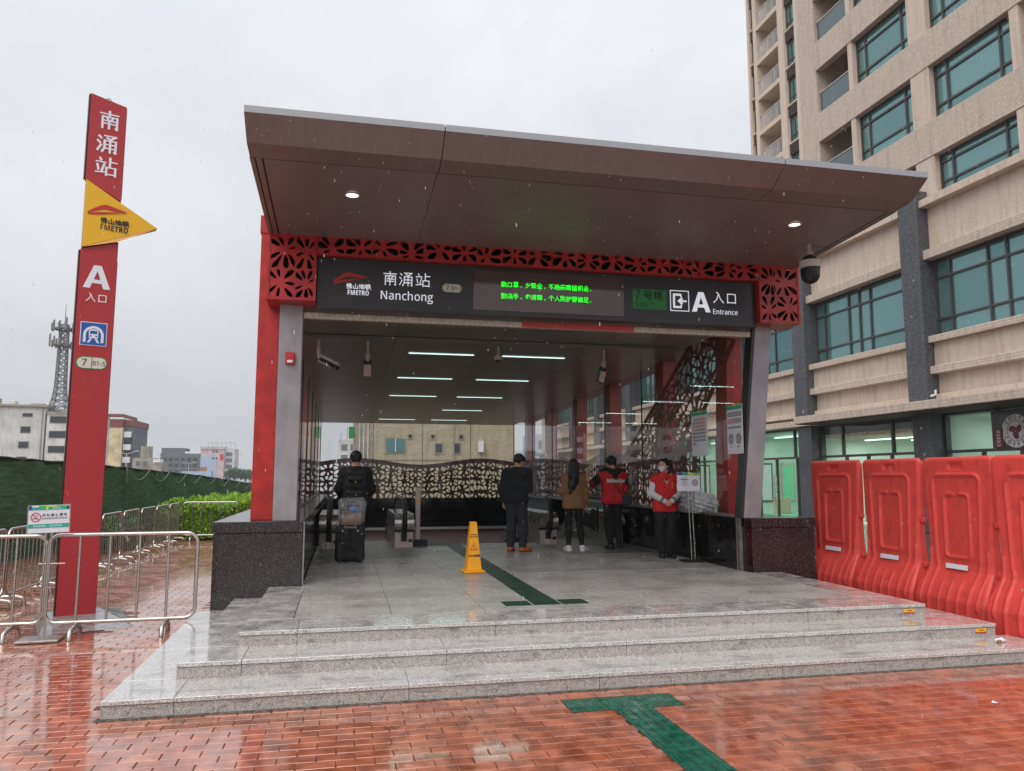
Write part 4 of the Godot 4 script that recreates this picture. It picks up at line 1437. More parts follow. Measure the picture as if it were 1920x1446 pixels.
	put(ps, "logo_beans", cb, M.cup_red)
	for e in [["COSTA", 1.0], ["COFFEE", -1.0]]:
		var txt: String = e[0]
		for i in txt.length():
			var a: float = PI / 2 * e[1] - e[1] * (i - (txt.length() - 1) / 2.0) * 0.42
			var l := letters(ps, "lettering", txt[i], M.cup_red, Vector3.ZERO, 0.115, true)
			l.transform = facing_left(-0.031, by(2.41), -17.93) * Transform3D(Basis(Vector3(0, 0, 1), a - PI / 2 * e[1]), Vector3(cos(a), sin(a), 0) * 0.38)
	var lc := letters(ps, "lettering", "COSTA", M.white, Vector3.ZERO, 0.11, true)
	lc.transform = facing_left(-0.032, by(2.31), -18.52) * Transform3D(Basis(Vector3(0, 0, 1), PI / 2), Vector3.ZERO)
	# upper floors: bands, pilasters, windows and open balconies
	var z_end := -14.74 * SC
	var storey := (11.249 - 9.6) * SC
	var base := by(7.973)                              # a sill line
	piece(b, "tower_back", M.plain_wall, Vector3(wall + 1.8, by(6.5), z_end), Vector3(wall + 14.0, by(15.5), zn))
	piece(b, "tower_end", M.fine_tile, Vector3(wall + 0.02, by(6.5), z_end), Vector3(wall + 1.8, by(15.5), z_end + 0.1))
	piece(b, "corner_wall", M.mosaic, Vector3(wall, by(6.6), z_end - 0.01), Vector3(wall + 0.3, by(15.5), -14.13 * SC))
	piece(b, "balcony_return", M.mosaic, Vector3(wall + 0.3, by(6.6), -14.13 * SC - 0.2), Vector3(wall + 1.8, by(15.5), -14.13 * SC))
	for k in range(-1, 5):
		var y0 := base + storey * k                    # sill
		var y1 := y0 + (8.98 - 7.973) * SC             # head
		var low := y0
		if k == -1: low = by(6.66)
		# band under this sill
		var band0 := y1 - storey if k > -1 else by(6.56)
		if k > -1: piece(b, "mosaic_band", M.mosaic, Vector3(wall - 0.03, band0, -14.13 * SC), Vector3(wall + 0.28, y0, zn), 0.01)
		else: piece(b, "sill_band", M.mosaic, Vector3(wall - 0.05, by(6.45), -14.13 * SC), Vector3(wall + 0.28, by(6.645), zn), 0.01)
		# pilasters
		for p in [[-13.06, -12.93], [-11.38, -10.94], [-9.25, -9.08], [-8.0, -7.6]]:
			piece(b, "pilaster", M.fine_tile, Vector3(wall, low, p[0] * SC), Vector3(wall + 0.3, y1, p[1] * SC))
		for p in [[-12.93, -11.38], [-10.94, -9.25]]:
			var w: float = (p[1] - p[0]) * SC
			window_unit(b, facing_left(wall + 0.22, low, p[0] * SC), w, y1 - low, [0.17, 0.65, 0.18], [0.25, 0.53, 0.22], M.window_teal)
		# balcony
		for p in [[-14.13, -13.06], [-9.08, -8.0]]:
			var za: float = p[0] * SC
			var zb: float = p[1] * SC
			piece(b, "balcony_floor", M.plain_wall, Vector3(wall + 0.28, low - 0.16, za), Vector3(wall + 1.8, low, zb))
			piece(b, "balcony_door", M.window_dark, Vector3(wall + 1.72, low, za + 0.3), Vector3(wall + 1.79, y1 - 0.3, zb - 0.2))
			var pn := MB.new()
			pn.quad(Vector3(wall + 0.12, low + 0.06, zb - 0.03), Vector3(wall + 0.12, low + 0.06, za + 0.05), Vector3(wall + 0.12, low + 0.86, za + 0.05), Vector3(wall + 0.12, low + 0.86, zb - 0.03))
			put(b, "balcony_glass", pn, M.balcony_pane)
			piece(b, "balcony_rail", M.steel, Vector3(wall + 0.09, low + 0.87, za + 0.02), Vector3(wall + 0.15, low + 0.92, zb - 0.01), 0.008)
			piece(b, "rail_post", M.steel, Vector3(wall + 0.1, low, zb - 0.06), Vector3(wall + 0.14, low + 0.87, zb - 0.02))
	# a small bent pipe by the pillar
	var pipe := MB.new()
	pipe.tube([Vector3(17.98, by(3.17), -20.25), Vector3(17.98, by(3.1), -20.25), Vector3(17.98, by(3.08), -20.35), Vector3(17.98, by(3.08), -20.45)], 0.035, 8)
	put(b, "drain_pipe", pipe, M.white)

func build_far_tower() -> void:
	var t := thing("apartment_tower", "tall beige apartment tower with stacked glass balconies rising behind the shop building", "building")
	var X := 32.8
	var K := 3.28
	var z_left := -16.92 * K
	var z_right := -42.0
	piece(t, "core_wall", M.plain_wall, Vector3(X + 1.6, 0, z_left + 0.3), Vector3(X + 18, 62, z_right))
	var pil := [[-16.92, -16.83], [-16.63, -16.49], [-15.53, -15.29], [-14.86, -13.6]]
	for p in pil: piece(t, "pilaster", M.fine_tile, Vector3(X - 0.05, 0, p[0] * K), Vector3(X + 1.62, 62, p[1] * K))
	piece(t, "end_wall", M.fine_tile, Vector3(X + 1.6, 0, z_left), Vector3(X + 18, 62, z_left + 0.3))
	var storey := 3.05
	for k in range(-9, 9):
		var y := 36.1 + storey * k
		# balcony bay
		var za := -16.49 * K
		var zb := -15.53 * K
		piece(t, "balcony_slab", M.plain_wall, Vector3(X, y - 0.42, za), Vector3(X + 1.6, y, zb), 0.02)
		if k < -4: continue
		piece(t, "slab_edge", M.fine_tile, Vector3(X - 0.06, y - 0.5, za - 0.01), Vector3(X - 0.001, y - 0.22, zb + 0.01))
		piece(t, "balcony_door", M.window_dark, Vector3(X + 1.52, y + 0.02, za + 0.4), Vector3(X + 1.59, y + 2.2, zb - 0.4))
		var n := 4
		for i in n:
			var a := za + (zb - za) * i / n
			var b := za + (zb - za) * (i + 1) / n
			var pn := MB.new()
			pn.quad(Vector3(X + 0.08, y + 0.12, a + 0.03), Vector3(X + 0.08, y + 0.12, b - 0.03), Vector3(X + 0.08, y + 1.1, b - 0.03), Vector3(X + 0.08, y + 1.1, a + 0.03))
			put(t, "balcony_glass", pn, M.clear)
			piece(t, "rail_post", M.steel, Vector3(X + 0.05, y, b - 0.03), Vector3(X + 0.1, y + 1.15, b + 0.02))
		piece(t, "balcony_rail", M.steel, Vector3(X + 0.04, y + 1.12, za), Vector3(X + 0.12, y + 1.18, zb))
		# window strips and the louvres between them
		for p in [[-16.83, -16.63], [-15.29, -14.86]]:
			var w: float = (p[1] - p[0]) * K
			window_unit(t, facing_left(X + 0.25, y + 0.15, p[0] * K), w, 1.95, [0.4, 0.6] if w > 1 else [1.0], [0.3, 0.7], M.window_teal_dark, 0.08, 0.07)
			for q in 6: piece(t, "louvre", M.louvre, Vector3(X + 0.1, y - 0.78 + q * 0.13, p[0] * K), Vector3(X + 0.24, y - 0.70 + q * 0.13, p[1] * K))
			piece(t, "louvre_back", M.black, Vector3(X + 0.3, y - 0.9, p[0] * K), Vector3(X + 0.4, y + 0.14, p[1] * K))
			piece(t, "sill", M.fine_tile, Vector3(X + 0.02, y + 0.03, p[0] * K), Vector3(X + 0.26, y + 0.13, p[1] * K))

func city_block(called: String, label: String, at: Vector3, turn: float, w: float, d: float, h: float, m: Material) -> Node3D:
	var b := thing(called, label, "building", at, turn)
	piece(b, "wall", m, Vector3(0, -0.1, -d), Vector3(w, h, 0))
	return b

func dark_window(b: Node3D, x: float, y: float, w: float, h: float, m: Material, z := 0.0) -> void:
	var f := piece(b, "window", M.render_dun, Vector3(x - 0.12, y - 0.12, z), Vector3(x + w + 0.12, y + h + 0.12, z + 0.06))
	piece(f, "pane", m, Vector3(x, y, z + 0.061), Vector3(x + w, y + h, z + 0.1))

func build_city() -> void:
	# white factory block with the antenna mast on its roof (image left)
	var z := -150.0
	var w := city_block("white_block", "weathered white five-storey block with small square windows beside the antenna mast", Vector3(-62.6, 0, z + 2.0), 0.16, 10.8, 14.0, 13.9, M.render_white)
	piece(w, "cornice", M.render_dun, Vector3(-0.4, 13.9, -14.3), Vector3(11.1, 14.25, 0.5))
	for e in [[1.0, 1.6, 1.5, M.render_dun], [4.2, 1.0, 1.1, M.render_white], [7.6, 2.2, 0.7, M.render_dun]]: piece(w, "roof_tank", e[3], Vector3(e[0], 14.25, -7.0), Vector3(e[0] + e[1], 14.25 + e[2], -4.5), 0.1)
	for k in 5: dark_window(w, 7.4 - 0.15 * k, 12.0 - 2.65 * k - (0.0 if k else -0.2), 1.4, 1.0 if k else 0.5, M.window_dark)
	piece(w, "drain_pipe", M.render_dun, Vector3(10.3, 0, 0.0), Vector3(10.45, 14.0, 0.2))
	var w2 := city_block("white_annex", "white stair block with long strip windows below the antenna mast", Vector3(-51.75, 0, z), 0.0, 7.0, 12.0, 12.6, M.render_white)
	for k in 5: dark_window(w2, 0.6, 11.2 - 2.65 * k, 4.1, 1.1, M.window_dark)
	piece(w2, "parapet", M.render_dun, Vector3(-0.1, 12.6, -12.0), Vector3(7.0, 13.2, 0.1))
	antenna(Vector3(-50.9, 13.2, z - 3.0))
	# cream block with maroon top right of the pylon
	z = -190.0
	var c := city_block("cream_block", "cream apartment block with maroon roof band and balconies right of the red pylon", Vector3(-52.9, 0, z), 0.0, 3.2, 12.0, 15.8, M.render_cream)
	piece(c, "roof", M.roof_maroon, Vector3(-0.2, 12.9, -12.1), Vector3(3.25, 15.9, 0.15))
	piece(c, "roof_line", M.white, Vector3(-0.3, 14.7, -12.2), Vector3(3.35, 15.1, 0.3))
	var cs := piece(c, "side_wing", M.render_grey, Vector3(3.25, -0.1, -14.0), Vector3(5.3, 13.2, -1.2))
	piece(cs, "roof", M.roof_maroon, Vector3(3.2, 13.2, -14.1), Vector3(5.5, 14.6, -1.0))
	for k in 5:
		piece(c, "balcony_wall", M.white, Vector3(3.3, 10.6 - 2.9 * k, -1.2), Vector3(4.9, 11.9 - 2.9 * k, -0.6))
		piece(c, "window", M.window_dark, Vector3(3.4, 9.1 - 2.9 * k, -1.19), Vector3(5.1, 10.4 - 2.9 * k, -1.1))
	# low houses
	var lo := city_block("low_house", "low dun house with a square roof tower between the cream and grey blocks", Vector3(-47.2, 0, z), 0.0, 4.0, 8.0, 5.9, M.render_dun)
	piece(lo, "roof_tower", M.render_dun, Vector3(1.5, 6.0, -4.0), Vector3(3.3, 8.6, -0.4))
	for k in 2: dark_window(lo, 0.8 + 1.5 * k, 4.2, 0.7, 0.9, M.window_grey)
	var lo2 := city_block("low_annex", "small pale annex with stacked terraces beside the square roof tower", Vector3(-43.2, 0, z + 1.0), 0.0, 2.6, 6.0, 4.9, M.render_dun)
	piece(lo2, "terrace", M.white, Vector3(0.4, 4.9, -4.0), Vector3(2.0, 5.6, -0.5))
	# grey and pink blocks farther off
	z = -300.0
	var g := city_block("grey_block", "dark grey five-storey block with rows of windows in the far distance", Vector3(-65.3, 0, z), 0.0, 13.7, 12.0, 10.0, M.render_grey)
	piece(g, "roof_house", M.render_grey, Vector3(0.2, 10.0, -11.0), Vector3(8.0, 12.0, -0.6))
	piece(g, "railing", M.white, Vector3(8.3, 10.0, -0.3), Vector3(13.7, 10.7, -0.2))
	for i in 6:
		for k in 3: piece(g, "window", M.window_dark, Vector3(0.9 + 2.1 * i, 7.2 - 2.2 * k, 0.0), Vector3(2.2 + 2.1 * i, 8.4 - 2.2 * k, 0.08))
	var p := city_block("pink_block", "tall pale pink and blue block with rooftop frame in the far distance", Vector3(-51.5, 0, z), 0.0, 8.2, 12.0, 12.2, M.render_pink)
	piece(p, "blue_panel", M.render_blue, Vector3(0.1, 0, 0.0), Vector3(5.6, 9.0, 0.06))
	piece(p, "cornice", M.render_pink, Vector3(-0.2, 11.6, -12.1), Vector3(8.3, 12.5, 0.3))
	for i in 2:
		for k in 2: piece(p, "window", M.window_dark, Vector3(4.1 + 1.2 * i, 8.0 + 2.5 * k, 0.07), Vector3(4.7 + 1.2 * i, 8.6 + 2.5 * k, 0.14))
	piece(p, "banner", M.ban_red, Vector3(6.7, 7.6, 0.0), Vector3(8.0, 9.8, 0.1))
	var ps := piece(p, "side_wing", M.render_white, Vector3(8.2, 0, -14.0), Vector3(11.6, 12.0, -2.0))
	for k in 5: piece(ps, "window", M.window_grey, Vector3(8.6, 9.2 - 2.3 * k, -2.0), Vector3(10.8, 10.6 - 2.3 * k, -1.9))
	var fr := MB.new()
	for i in 7: fr.bar(Vector3(2.0 + 1.6 * i, 12.5, -3), Vector3(2.0 + 1.6 * i, 14.2, -3), 0.15, 0.15)
	fr.bar(Vector3(2.0, 14.2, -3), Vector3(11.6, 14.2, -3), 0.15, 0.15)
	put(p, "roof_frame", fr, M.render_dun)
	var shed := city_block("blue_shed", "low pale blue shed roof in front of the far grey and pink blocks", Vector3(-50.5, 0, -262.0), 0.0, 9.0, 4.0, 3.3, M.render_blue)
	piece(shed, "hoarding", M.carton, Vector3(5.4, 3.3, -0.5), Vector3(7.6, 4.6, -0.3))
	# street lamps
	for e in [[Vector3(-51.7, 0, -280), "twin-armed street lamp standing before the far grey block", 6.0], [Vector3(-37.8, 0, -148), "twin-armed street lamp standing before the low dun houses", 5.7], [Vector3(-36.5, 0, -300), "twin-armed street lamp by the far trees near the red post", 4.6], [Vector3(-54, 0, -240), "thin twin-armed street lamp left of the far grey block", 7.0]]:
		var l := thing("street_lamp", e[1], "street lamp", e[0], 0.0, "street lamps beyond the green fence")
		var hgt: float = e[2]
		var mb := MB.new()
		mb.tube([Vector3.ZERO, Vector3(0, hgt, 0)], [0.12, 0.07], 6)
		put(l, "pole", mb, M.render_white)
		for s in [-1, 1]:
			var arm := MB.new()
			arm.tube([Vector3(0, hgt - 0.1, 0), Vector3(1.7 * s, hgt + 0.5, 0)], 0.05, 6)
			put(l, "arm", arm, M.render_white)
			piece(l, "lamp_head", M.white, Vector3(1.7 * s - 0.35, hgt + 0.44, -0.12), Vector3(1.7 * s + 0.35, hgt + 0.56, 0.12))
	# trees at the end of the fence
	for i in 4:
		var tr := thing("distant_tree", ["rounded grey-green tree nearest to the far pink block", "wide grey-green tree low beside the far street lamp", "pale hazy tree between the red post and the far lamp", "darker hazy tree close behind the left red post"][i], "tree", Vector3(-34.5 + i * 3.2, 0, -262.0 - 3 * i), 0.0, "hazy trees beyond the fence")
		var mb := MB.new()
		mb.tube([Vector3.ZERO, Vector3(0.2, 2.6, 0)], [0.3, 0.16], 6)
		put(tr, "trunk", mb, M.stem)
		var mm := MultiMesh.new()
		mm.transform_format = MultiMesh.TRANSFORM_3D
		mm.mesh = leaf(0.75)
		mm.instance_count = 420
		for k in 420:
			var d := Vector3(rng.randfn(), rng.randfn() * 0.8, rng.randfn()).normalized() * pow(rng.randf(), 0.4)
			var blob := Vector3([0.0, -1.2, 1.3][k % 3], [3.0, 2.3, 2.6][k % 3] - i * 0.3, 0)
			mm.set_instance_transform(k, Transform3D(Basis.from_euler(Vector3(rng.randf() * TAU, rng.randf() * TAU, 0)), blob + d * Vector3(1.9, 1.5, 1.9)))
		var fo := MultiMeshInstance3D.new()
		fo.name = "crown"
		fo.multimesh = mm
		fo.material_override = M.tree_leaf
		fo.set_meta("kind", "stuff")
		tr.add_child(fo)
	# what stands behind the pavilion and shows through its glass
	var be := city_block("beige_block", "old beige tiled block with a sliding window seen through the back glass", Vector3(2.34, 0, -61.0), 0.0, 11.3, 12.0, 9.5, M.beige_tile)
	dark_window(be, 0.92, 3.62, 1.42, 1.05, M.window_teal_dark)
	piece(be, "window_bar", M.white, Vector3(1.6, 3.62, 0.1), Vector3(1.66, 4.67, 0.14))
	for e in [[4.8, 3.62, 0.52, 0.68], [6.22, 3.62, 0.52, 0.68], [2.65, 4.75, 0.25, 0.25], [4.45, 4.75, 0.25, 0.25], [6.75, 4.75, 0.25, 0.25]]: dark_window(be, e[0], e[1], e[2], e[3], M.window_dark)
	var ac := piece(be, "air_conditioner", M.white, Vector3(8.25, 3.65, 0.0), Vector3(8.65, 4.55, 0.4))
	piece(be, "pipe", M.render_dun, Vector3(6.2, 0, 0.0), Vector3(6.3, 9.0, 0.12))
	piece(be, "cable", M.render_dun, Vector3(0, 3.0, 0.0), Vector3(6.2, 3.05, 0.06))
	var al := city_block("alley_block", "narrow stained beige wall with drain pipes and green hatch beside the beige block", Vector3(0.8, 0, -61.6), 0.0, 1.535, 12.0, 9.5, M.render_dun)
	for k in 3: piece(al, "drain_pipe", M.render_white, Vector3(0.35 + 0.33 * k, 0, 0.0), Vector3(0.43 + 0.33 * k, 9.0, 0.12))
	piece(al, "green_shutter", M.line_green, Vector3(-0.45, 4.7, -0.5), Vector3(-0.02, 5.6, 0.1))
	var ro := city_block("rooftop_block", "distant pale block with rooftop aerials seen left of the traveller with the backpack", Vector3(-0.8, 0, -118.0), 0.0, 4.6, 8.0, 7.2, M.render_white)
	for k in 3:
		for i in 3: piece(ro, "window", M.window_grey, Vector3(0.4 + 1.35 * i, 5.6 - 1.6 * k, 0.0), Vector3(1.3 + 1.35 * i, 6.5 - 1.6 * k, 0.08))
	for i in 5: piece(ro, "aerial", M.mast_steel, Vector3(0.3 + 0.9 * i, 7.2, -2.0), Vector3(0.38 + 0.9 * i, 8.3 + 0.9 * (i % 2), -1.92))
	# hazy city right of the beige block
	for e in [["hillside_block", "pale hazy block right of the beige block seen through the back corner glass", Vector3(30.0, 0, -120.0), 7.0, 8.5, M.render_blue], ["garage_block", "low grey garage row right of the beige block", Vector3(17.5, 0, -70.0), 8.0, 3.4, M.render_grey]]:
		var q := city_block(e[0], e[1], e[2], 0.0, e[3], 8.0, e[4], e[5])
		for i in 3: dark_window(q, 0.8 + 2.2 * i, e[4] - 2.2, 1.1, 1.1, M.window_grey)

func antenna(at: Vector3) -> void:
	var t := thing("antenna_mast", "grey lattice telecom mast with two antenna platforms on the white block's roof", "mast", at)
	var mb := MB.new()
	var r := func(y: float) -> float: return 1.15 + (1.0 * pow(1.0 - y / 5.0, 2.0) if y < 5.0 else 0.0) + maxf(0.0, 8.0 - y) * 0.03 - (0.02 * y if y > 8 else 0.16)
	var hgt := 16.2
	var n := 14
	for k in n:
		var y0 := hgt * k / n
		var y1 := hgt * (k + 1) / n
		for c in 4:
			var a := PI / 4 + PI / 2 * c
			var b := a + PI / 2
			var p0: Vector3 = Vector3(cos(a), 0, sin(a)) * r.call(y0) + Vector3(0, y0, 0)
			var p1: Vector3 = Vector3(cos(a), 0, sin(a)) * r.call(y1) + Vector3(0, y1, 0)
			var q0: Vector3 = Vector3(cos(b), 0, sin(b)) * r.call(y0) + Vector3(0, y0, 0)
			var q1: Vector3 = Vector3(cos(b), 0, sin(b)) * r.call(y1) + Vector3(0, y1, 0)
			mb.bar(p0, p1, 0.16, 0.16)
			mb.bar(p1, q1, 0.13, 0.13)
			mb.bar(p0, q1, 0.1, 0.1)
			mb.bar(q0, p1, 0.1, 0.1)
	put(t, "lattice", mb, M.mast_steel)
	for y: float in [12.4, 15.4]:
		var pf := MB.new()
		pf.ring(Vector2.ZERO, 0.9, 1.95, -0.09, 0.09, 18)
		var o := put(t, "platform", pf, M.mast_steel, Vector3(0, y, 0))
		o.rotation.x = -PI / 2
		var an := MB.new()
		for k in 11:
			var a := TAU * k / 11 + y
			var c := Vector3(cos(a), 0, sin(a)) * (2.0 + 0.2 * (k % 2))
			an.box(c + Vector3(-0.12, y - 0.35, -0.12), c + Vector3(0.12, y + 1.0 + 0.5 * (k % 3), 0.12))
			an.bar(Vector3(cos(a), 0, sin(a)) * 1.9 + Vector3(0, y + 0.7, 0), Vector3(cos(a + 0.57), 0, sin(a + 0.57)) * 1.9 + Vector3(0, y + 0.7, 0), 0.05, 0.05)
		put(t, "antenna_panels", an, M.mast_steel)
	var rod := MB.new()
	rod.tube([Vector3(0, 16.2, 0), Vector3(0, 20.2, 0)], [0.09, 0.03], 6)
	put(t, "lightning_rod", rod, M.mast_steel)

func leaf(s: float) -> ArrayMesh:
	var mb := MB.new()
	for k in 3:
		mb.t = Transform3D(Basis.from_euler(Vector3(0.5 * k - 0.4, 2.1 * k, 0.3)), Vector3.ZERO)
		var p := [Vector3(0, 0, 0), Vector3(0.22 * s, 0.05 * s, 0.45 * s), Vector3(0, 0.0, s), Vector3(-0.22 * s, 0.05 * s, 0.45 * s)]
		mb.tri(p[0], p[1], p[2])
		mb.tri(p[0], p[2], p[3])
	return mb.mesh()

# ---- escalators ------------------------------------------------------------------------------------------------
func build_escalators() -> void:
	for k in 2:
		var x0: float = [-0.40, 3.80][k]
		var e := thing("escalator", ["steel escalator going down on the left in front of the traveller with the suitcase", "steel escalator going down on the right in front of the three people"][k], "escalator", Vector3(x0, FLOOR, -14.75), 0.0, "escalators down to the station")
		var wide := 1.02
		# floor plate and comb
		piece(e, "floor_plate", M.brushed, Vector3(0.02, 0.001, -1.4), Vector3(1.7, 0.006, 1.9) if k == 0 else Vector3(1.72, 0.006, 1.9))
		piece(e, "comb", M.cone_yellow, Vector3(0.4, 0.0062, -1.44), Vector3(0.4 + wide - 0.1, 0.016, -1.4))
		for i in 14:
			var y := 0.0 - maxf(0.0, (i - 1) * 0.2)
			piece(e, "step", M.mast_steel, Vector3(0.36, y - 0.22, -1.46 - 0.4 * (i + 1)), Vector3(0.36 + wide, y - 0.004, -1.46 - 0.4 * i), 0.01)
		for s in 2:
			var xa := 0.0 if s == 0 else wide + 0.36
			var nx := 0.34
			# lower casing with a front plate
			var cs := MB.new()
			cs.t = mapped(Vector3.ZERO, Vector3(0, 0, -1), Vector3.UP)
			cs.prism(PackedVector2Array([Vector2(0.0, 0.0), Vector2(2.2, 0.0), Vector2(8.2, -3.4), Vector2(8.2, -2.9), Vector2(2.3, 0.29), Vector2(0.0, 0.29)]), xa, xa + nx)
			put(e, "casing", cs, M.brushed)
			var deck := MB.new()
			deck.t = mapped(Vector3.ZERO, Vector3(0, 0, -1), Vector3.UP)
			var pr := PackedVector2Array()
			for i in 9:
				var a := -PI / 2 - PI * i / 8.0
				pr.append(Vector2(0.1 + cos(a) * 0.22, 0.46 + sin(a) * 0.165))
			pr.append_array(PackedVector2Array([Vector2(2.3, 0.625), Vector2(8.2, -2.5), Vector2(8.2, -2.83), Vector2(2.35, 0.295)]))
			deck.prism(pr, xa - 0.012, xa + nx + 0.012)
			put(e, "deck", deck, M.steel)
			var bal := MB.new()
			bal.t = mapped(Vector3.ZERO, Vector3(0, 0, -1), Vector3.UP)
			var bp := PackedVector2Array()
			for i in 11:
				var a := -PI / 2 - PI * i / 10.0
				bp.append(Vector2(0.16 + cos(a) * 0.36, 0.53 + sin(a) * 0.33))
			bp.append_array(PackedVector2Array([Vector2(2.2, 0.86), Vector2(8.2, -2.2), Vector2(8.2, -2.6), Vector2(2.2, 0.6), Vector2(0.3, 0.55)]))
			bal.prism(bp, xa + nx / 2 - 0.012, xa + nx / 2 + 0.012)
			put(e, "balustrade", bal, M.clear)
			var hr := MB.new()
			var path := []
			for i in 11:
				var a := -PI / 2 - PI * i / 10.0
				path.append(Vector3(xa + nx / 2, 0.53 + sin(a) * 0.36, -0.16 - cos(a) * 0.39))
			path.append(Vector3(xa + nx / 2, 0.89, -1.2)); path.append(Vector3(xa + nx / 2, 0.885, -2.2)); path.append(Vector3(xa + nx / 2, -2.17, -8.2))
			hr.tube(path, 0.046, 8)
			put(e, "handrail", hr, M.rubber)
			piece(e, "inlet", M.black, Vector3(xa + 0.115, 0.12, 0.0125), Vector3(xa + 0.225, 0.27, 0.03))
			piece(e, "front_plate", M.pole_pink, Vector3(xa + 0.005, 0.0, 0.002), Vector3(xa + nx - 0.005, 0.285, 0.012))
			piece(e, "button_box", M.black, Vector3(xa + 0.255, 0.1, 0.0125), Vector3(xa + 0.325, 0.16, 0.018))
		if k == 0:
			piece(e, "number_plate", M.pill_white, Vector3(0.06, 0.0, 0.0315), Vector3(0.18, 0.13, 0.036))
			letters(e, "lettering", "8", M.ink, Vector3(0.12, 0.065, 0.038), 0.08)
		else:
			piece(e, "label_plate", M.pill_white, Vector3(0.11, 0.03, 0.0125), Vector3(0.2, 0.11, 0.017))
	# the little post with a round red badge beside the left escalator, and one beside the right
	for k in 2:
		var p := thing("speaker_post", ["pink-grey slim post with red badge right of the left escalator", "pink-grey slim post with red badge behind the red-jacketed person"][k], "post", Vector3([1.42, 5.28][k], FLOOR, -15.05), 0.0, "slim posts beside the escalators")
		piece(p, "post", M.pole_pink, Vector3(-0.03, 0, -0.04), Vector3(0.06, 1.12, 0.04), 0.008)
		piece(p, "post_collar", M.cone_yellow, Vector3(-0.033, 0.86, -0.043), Vector3(0.063, 0.89, 0.043))
		piece(p, "foot_box", M.black, Vector3(-0.07, 0, -0.1), Vector3(0.2, 0.13, 0.1), 0.01)
		var mb := MB.new()
		mb.ring(Vector2(-0.16, 0.57), 0.035, 0.06, 0.05, 0.062, 18)
		put(p, "badge", mb, M.logo_red)

# ---- the sign over the opening -------------------------------------------------------------------------------------
func fm_logo(parent: Node3D, at: Vector3, w: float, m: Material) -> void:
	# a swept ribbon like a train in motion
	var mb := MB.new()
	mb.t = Transform3D(Basis(), at)
	var up := PackedVector2Array()
	var lo := PackedVector2Array()
	for i in 15:
		var f := i / 14.0
		var x := w * f
		var y := w * (0.30 * sin(minf(f * 1.75, 1.0) * PI * 0.5) - 0.24 * maxf(0.0, f - 0.42))
		up.append(Vector2(x, y))
		lo.append(Vector2(x, y - w * (0.02 + 0.15 * pow(sin(PI * clampf(f, 0.02, 0.98)), 0.8) * (1.0 - 0.55 * f))))
	lo.reverse()
	var p := up.duplicate()
	p.append_array(lo)
	mb.prism(p, 0.0, 0.003)
	var slit := PackedVector2Array([Vector2(0.0, -0.03 * w), Vector2(w * 0.18, 0.02 * w), Vector2(w * 0.5, 0.065 * w), Vector2(w * 0.98, 0.14 * w), Vector2(w * 0.55, 0.03 * w), Vector2(w * 0.25, -0.055 * w), Vector2(0.02 * w, -0.09 * w)])
	mb.prism(slit, 0.0, 0.003)
	put(parent, "emblem", mb, m)

func pill(parent: Node3D, at: Vector3, w: float, h: float, flip := false) -> void:
	for e in [[0.0, M.line_green, 0.004], [h * 0.07, M.pill_white, 0.006]]:
		var mb := MB.new()
		mb.t = Transform3D(Basis(), at)
		var p := PackedVector2Array()
		var r: float = h / 2 - e[0]
		for i in 13: p.append(Vector2(w / 2 - h / 2, 0) + Vector2(cos(-PI / 2 + PI * i / 12), sin(-PI / 2 + PI * i / 12)) * r)
		for i in 13: p.append(Vector2(-w / 2 + h / 2, 0) + Vector2(cos(PI / 2 + PI * i / 12), sin(PI / 2 + PI * i / 12)) * r)
		mb.prism(p, 0.0, e[2])
		put(parent, "line_badge", mb, e[1])
	piece(parent, "divider", M.line_green, at + Vector3(-0.004, -h / 2, 0.006), at + Vector3(0.004, h / 2, 0.008))
	letters(parent, "lettering", "7", M.ink, at + Vector3(-w * 0.24, 0, 0.008), h * 0.56)
	letters(parent, "lettering", "01-5", M.ink, at + Vector3(w * 0.23, -h * 0.02, 0.008), h * 0.34)

func glyphs(parent: Node3D, text: String, m: Material, at: Vector3, size: float, weight: float, pitch := 1.0, depth := 0.004) -> void:
	for k in text.length():
		var mb := MB.new()
		strokes(mb, text[k], 0.0, 0.0, size, weight, depth)
		if mb.v.size() == 0: continue
		put(parent, "lettering", mb, m, at + Vector3(k * pitch * size, 0, 0))

